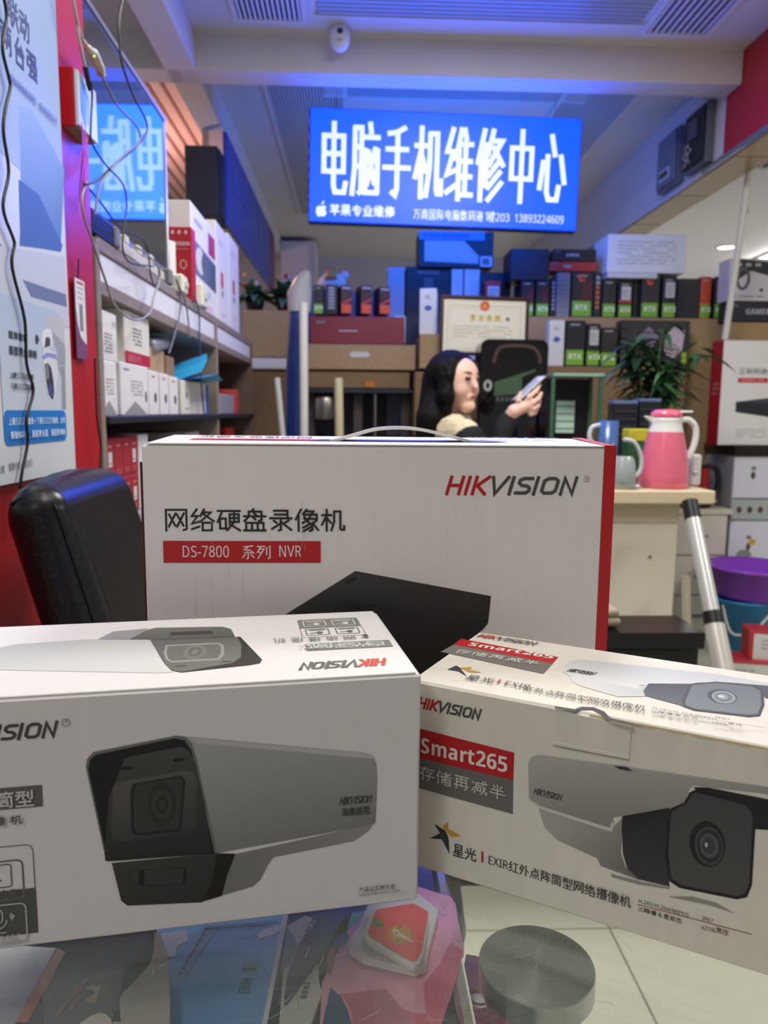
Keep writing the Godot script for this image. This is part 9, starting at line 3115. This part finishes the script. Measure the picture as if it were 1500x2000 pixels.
	for k in [knee_r, knee_l]:
		var shoe := Shape.new()
		shoe.rbox(Vector3(k.x + 0.09, 0.045, k.z), Vector3(0.24, 0.085, 0.085), 0.035)
		part(t, "shoe", shoe, mat("black_plastic"))
	# what she holds and sits on
	var pa := Vector3(0.6364, 1.2099, -2.945)
	var pb := Vector3(0.7186, 1.2839, -2.965)
	var ph := thing("smartphone", "silver smartphone held up in the woman's hand", "phone", (pa + pb) / 2)
	var up := (pb - pa).normalized()
	var side := Vector3(0.35, 0.1, 0.93)
	side = (side - up * side.dot(up)).normalized()
	var bs := Basis(side, up, side.cross(up))
	var p1 := Shape.new()
	p1.cbox(Vector3.ZERO, Vector3(0.068, 0.142, 0.008), 0.003, bs)
	part(ph, "case", p1, plain(rgb8(170, 174, 178), 0.4))
	var p2 := Shape.new()
	p2.cbox(bs * Vector3(0, 0, -0.0045), Vector3(0.064, 0.136, 0.001), 0.0003, bs)
	part(ph, "screen", p2, mat("black_gloss"))
	var p3 := Shape.new()
	p3.cbox(bs * Vector3(0.018, 0.05, 0.0052), Vector3(0.024, 0.026, 0.003), 0.001, bs)
	part(ph, "camera_bump", p3, plain(rgb8(206, 210, 220), 0.3))
	var st := thing("stool", "round stool that the woman sits on", "stool", Vector3(base.x - 0.04, 0, base.z))
	var s1 := Shape.new()
	s1.lathe(Vector3.ZERO, [Vector2(0, hip.y - 0.19), Vector2(0.17, hip.y - 0.19), Vector2(0.18, hip.y - 0.16), Vector2(0.16, hip.y - 0.135), Vector2(0, hip.y - 0.13)], 24)
	part(st, "seat", s1, mat("leather"))
	var s2 := Shape.new()
	s2.tube([Vector3(0, 0.03, 0), Vector3(0, hip.y - 0.19, 0)], 0.03, 10)
	part(st, "post", s2, mat("chrome"))
	var s3 := Shape.new()
	s3.lathe(Vector3.ZERO, [Vector2(0, 0.004), Vector2(0.19, 0.004), Vector2(0.18, 0.02), Vector2(0.03, 0.04)], 24)
	part(st, "foot", s3, mat("chrome"))


# ---------------------------------------------------------------- cables on the left

func cable(label: String, points: Array, r: float, color: Color, group := "cables hanging beside the television") -> Node3D:
	var low: Vector3 = points[0]
	for p in points:
		if p.y < low.y:
			low = p
	var t := thing("cable", label, "cable", low, 0.0, group)
	var s := Shape.new()
	s.tube(smooth_path(points.map(func(p): return p - low), 6), r, 7)
	part(t, "cord", s, plain(color, 0.45))
	return t


func build_cables() -> void:
	cable("black cable snaking down the front of the blue poster", flat3([-0.4535, 1.6834, -1.0703, -0.4535, 1.6556, -1.0799, -0.4535, 1.6107, -1.0627, -0.4535, 1.5812, -1.0765, -0.4535, 1.5685, -1.0794, -0.4535, 1.5334, -1.0603, -0.4535, 1.503, -1.0522, -0.4535, 1.4578, -1.0613, -0.4535, 1.4078, -1.039, -0.4535, 1.3746, -1.0645, -0.4535, 1.3658, -1.0665, -0.4535, 1.3356, -1.0566, -0.4535, 1.2722, -1.0866, -0.4535, 1.2126, -1.0858, -0.4535, 1.1767, -1.1033, -0.4535, 1.1367, -1.0764, -0.4535, 1.1028, -1.0756, -0.4535, 1.0538, -1.0483, -0.4535, 1.0037, -1.0437]), 0.0022, rgb8(14, 14, 16))
	var black := rgb8(40, 40, 44)
	var grey := rgb8(120, 118, 112)
	cable("dark cable dropping from the ceiling past the television", flat3([-0.438, 1.9499, -1.5827, -0.438, 1.8758, -1.5324, -0.438, 1.821, -1.5289, -0.438, 1.7919, -1.5443, -0.438, 1.7647, -1.6149, -0.438, 1.7519, -1.6991, -0.438, 1.7233, -1.6957, -0.438, 1.6645, -1.6029, -0.438, 1.6006, -1.484, -0.438, 1.537, -1.3697, -0.438, 1.512, -1.3049]), 0.0023, rgb8(62, 62, 62))
	cable("pale cable running from the white adapter across the screen", flat3([-0.432, 1.7183, -1.3891, -0.432, 1.7093, -1.4174, -0.432, 1.6982, -1.4882, -0.432, 1.7069, -1.5869, -0.432, 1.6992, -1.6253, -0.432, 1.6772, -1.6117, -0.432, 1.6185, -1.5034, -0.432, 1.5497, -1.3927, -0.432, 1.5137, -1.3539, -0.432, 1.4714, -1.3335]), 0.0021, grey)
	cable("thin black cable crossing before the screen", flat3([-0.43, 1.6793, -1.333, -0.43, 1.6566, -1.3351, -0.43, 1.6043, -1.3215, -0.43, 1.5821, -1.3261, -0.43, 1.5696, -1.3888, -0.43, 1.5648, -1.4902, -0.43, 1.5332, -1.5088, -0.43, 1.492, -1.491, -0.43, 1.4514, -1.4735, -0.43, 1.4324, -1.4935, -0.43, 1.4322, -1.547, -0.43, 1.4555, -1.6945]), 0.0017, rgb8(22, 22, 26))
	cable("pale cable loop hanging low over the white front strip", flat3([-0.44, 1.5213, -1.3237, -0.44, 1.4898, -1.2962, -0.44, 1.463, -1.3, -0.44, 1.431, -1.3373, -0.44, 1.3786, -1.3969, -0.44, 1.3401, -1.45, -0.44, 1.3284, -1.5698, -0.44, 1.3562, -1.6878, -0.44, 1.396, -1.7261, -0.44, 1.444, -1.7847, -0.44, 1.4692, -1.7697, -0.44, 1.4777, -1.674, -0.44, 1.4751, -1.5873]), 0.0022, rgb8(150, 150, 150))
	cable("dark grey cable looping over the shelf edge", flat3([-0.445, 1.5164, -1.35, -0.445, 1.5084, -1.4143, -0.445, 1.4973, -1.4761, -0.445, 1.4957, -1.5486, -0.445, 1.504, -1.6759, -0.445, 1.4801, -1.7131, -0.445, 1.4448, -1.7256, -0.445, 1.4249, -1.7575, -0.445, 1.4465, -1.8003, -0.445, 1.4737, -1.7944]), 0.0018, black)
	cable("grey cable hanging over the white strip beside the picture carton", flat3([-0.463, 1.4881, -2.0487, -0.463, 1.4558, -2.0917, -0.463, 1.3937, -2.0726, -0.463, 1.3488, -2.0211, -0.463, 1.2914, -1.9488]), 0.0026, rgb8(104, 104, 110))
	cable("second grey cable hanging over the white strip", flat3([-0.463, 1.4774, -2.0706, -0.463, 1.4443, -2.152, -0.463, 1.3933, -2.1849, -0.463, 1.3522, -2.1934]), 0.0026, rgb8(128, 128, 134))
	cable("dark blue cable hanging past the cream cartons", flat3([-0.463, 1.476, -2.2555, -0.463, 1.4472, -2.3316, -0.463, 1.3355, -2.3339, -0.463, 1.2148, -2.3509, -0.463, 1.1297, -2.389, -0.463, 1.1088, -2.4113]), 0.0026, rgb8(58, 66, 130))
	cable("black cable running down the edge of the red panel", flat3([-0.455, 1.2392, -1.3716, -0.455, 1.186, -1.3704, -0.455, 1.1322, -1.3719, -0.455, 1.0864, -1.3856, -0.455, 1.0592, -1.3795, -0.455, 1.0056, -1.362]), 0.0018, rgb8(30, 28, 30))
	var t := thing("white_adapter", "white inline adapter with a green pilot light before the screen", "adapter", Vector3(-0.436, 1.7386, -1.353))
	var pts: Array = flat3([-0.436, 1.7895, -1.2772, -0.436, 1.7595, -1.2908, -0.436, 1.7388, -1.3106, -0.436, 1.7348, -1.3286]).map(func(p): return p - t.position)
	var s := Shape.new()
	s.tube(smooth_path(pts, 5), 0.0026, 8)
	part(t, "cord", s, plain(rgb8(176, 166, 160), 0.5))
	var q: Array = flat3([-0.436, 1.7374, -1.3243, -0.436, 1.7349, -1.3429, -0.436, 1.738, -1.3677, -0.436, 1.732, -1.3873, -0.436, 1.727, -1.4024, -0.436, 1.7183, -1.4093]).map(func(p): return p - t.position)
	var b := Shape.new()
	b.tube(smooth_path(q, 4), range(21).map(func(i): return [0.003, 0.006, 0.0085, 0.0085, 0.0075, 0.004][mini(i / 4, 5)]), 12)
	part(t, "body", b, plain(rgb8(190, 182, 168), 0.5))
	var l := Shape.new()
	l.ball(Vector3(-0.427, 1.7232, -1.3441) - t.position, Vector3.ONE * 0.0018, 8, 6)
	part(t, "pilot_light", l, glow(Color(0.6, 1.0, 0.1), 1.5))
	var t2 := cable("pale cable with a black plug hanging beside the acrylic sign", flat3([-0.437, 1.7552, -1.2975, -0.437, 1.7318, -1.3035, -0.437, 1.7141, -1.315, -0.437, 1.7001, -1.3273]), 0.0026, rgb8(186, 172, 164))
	var e := Shape.new()
	e.tube(flat3([-0.437, 1.7001, -1.3273, -0.437, 1.6895, -1.3355, -0.437, 1.6786, -1.3414, -0.437, 1.6698, -1.3451]).map(func(p): return p - t2.position), [0.0045, 0.0045, 0.004, 0.002], 10)
	part(t2, "black_plug", e, mat("black_plastic"))
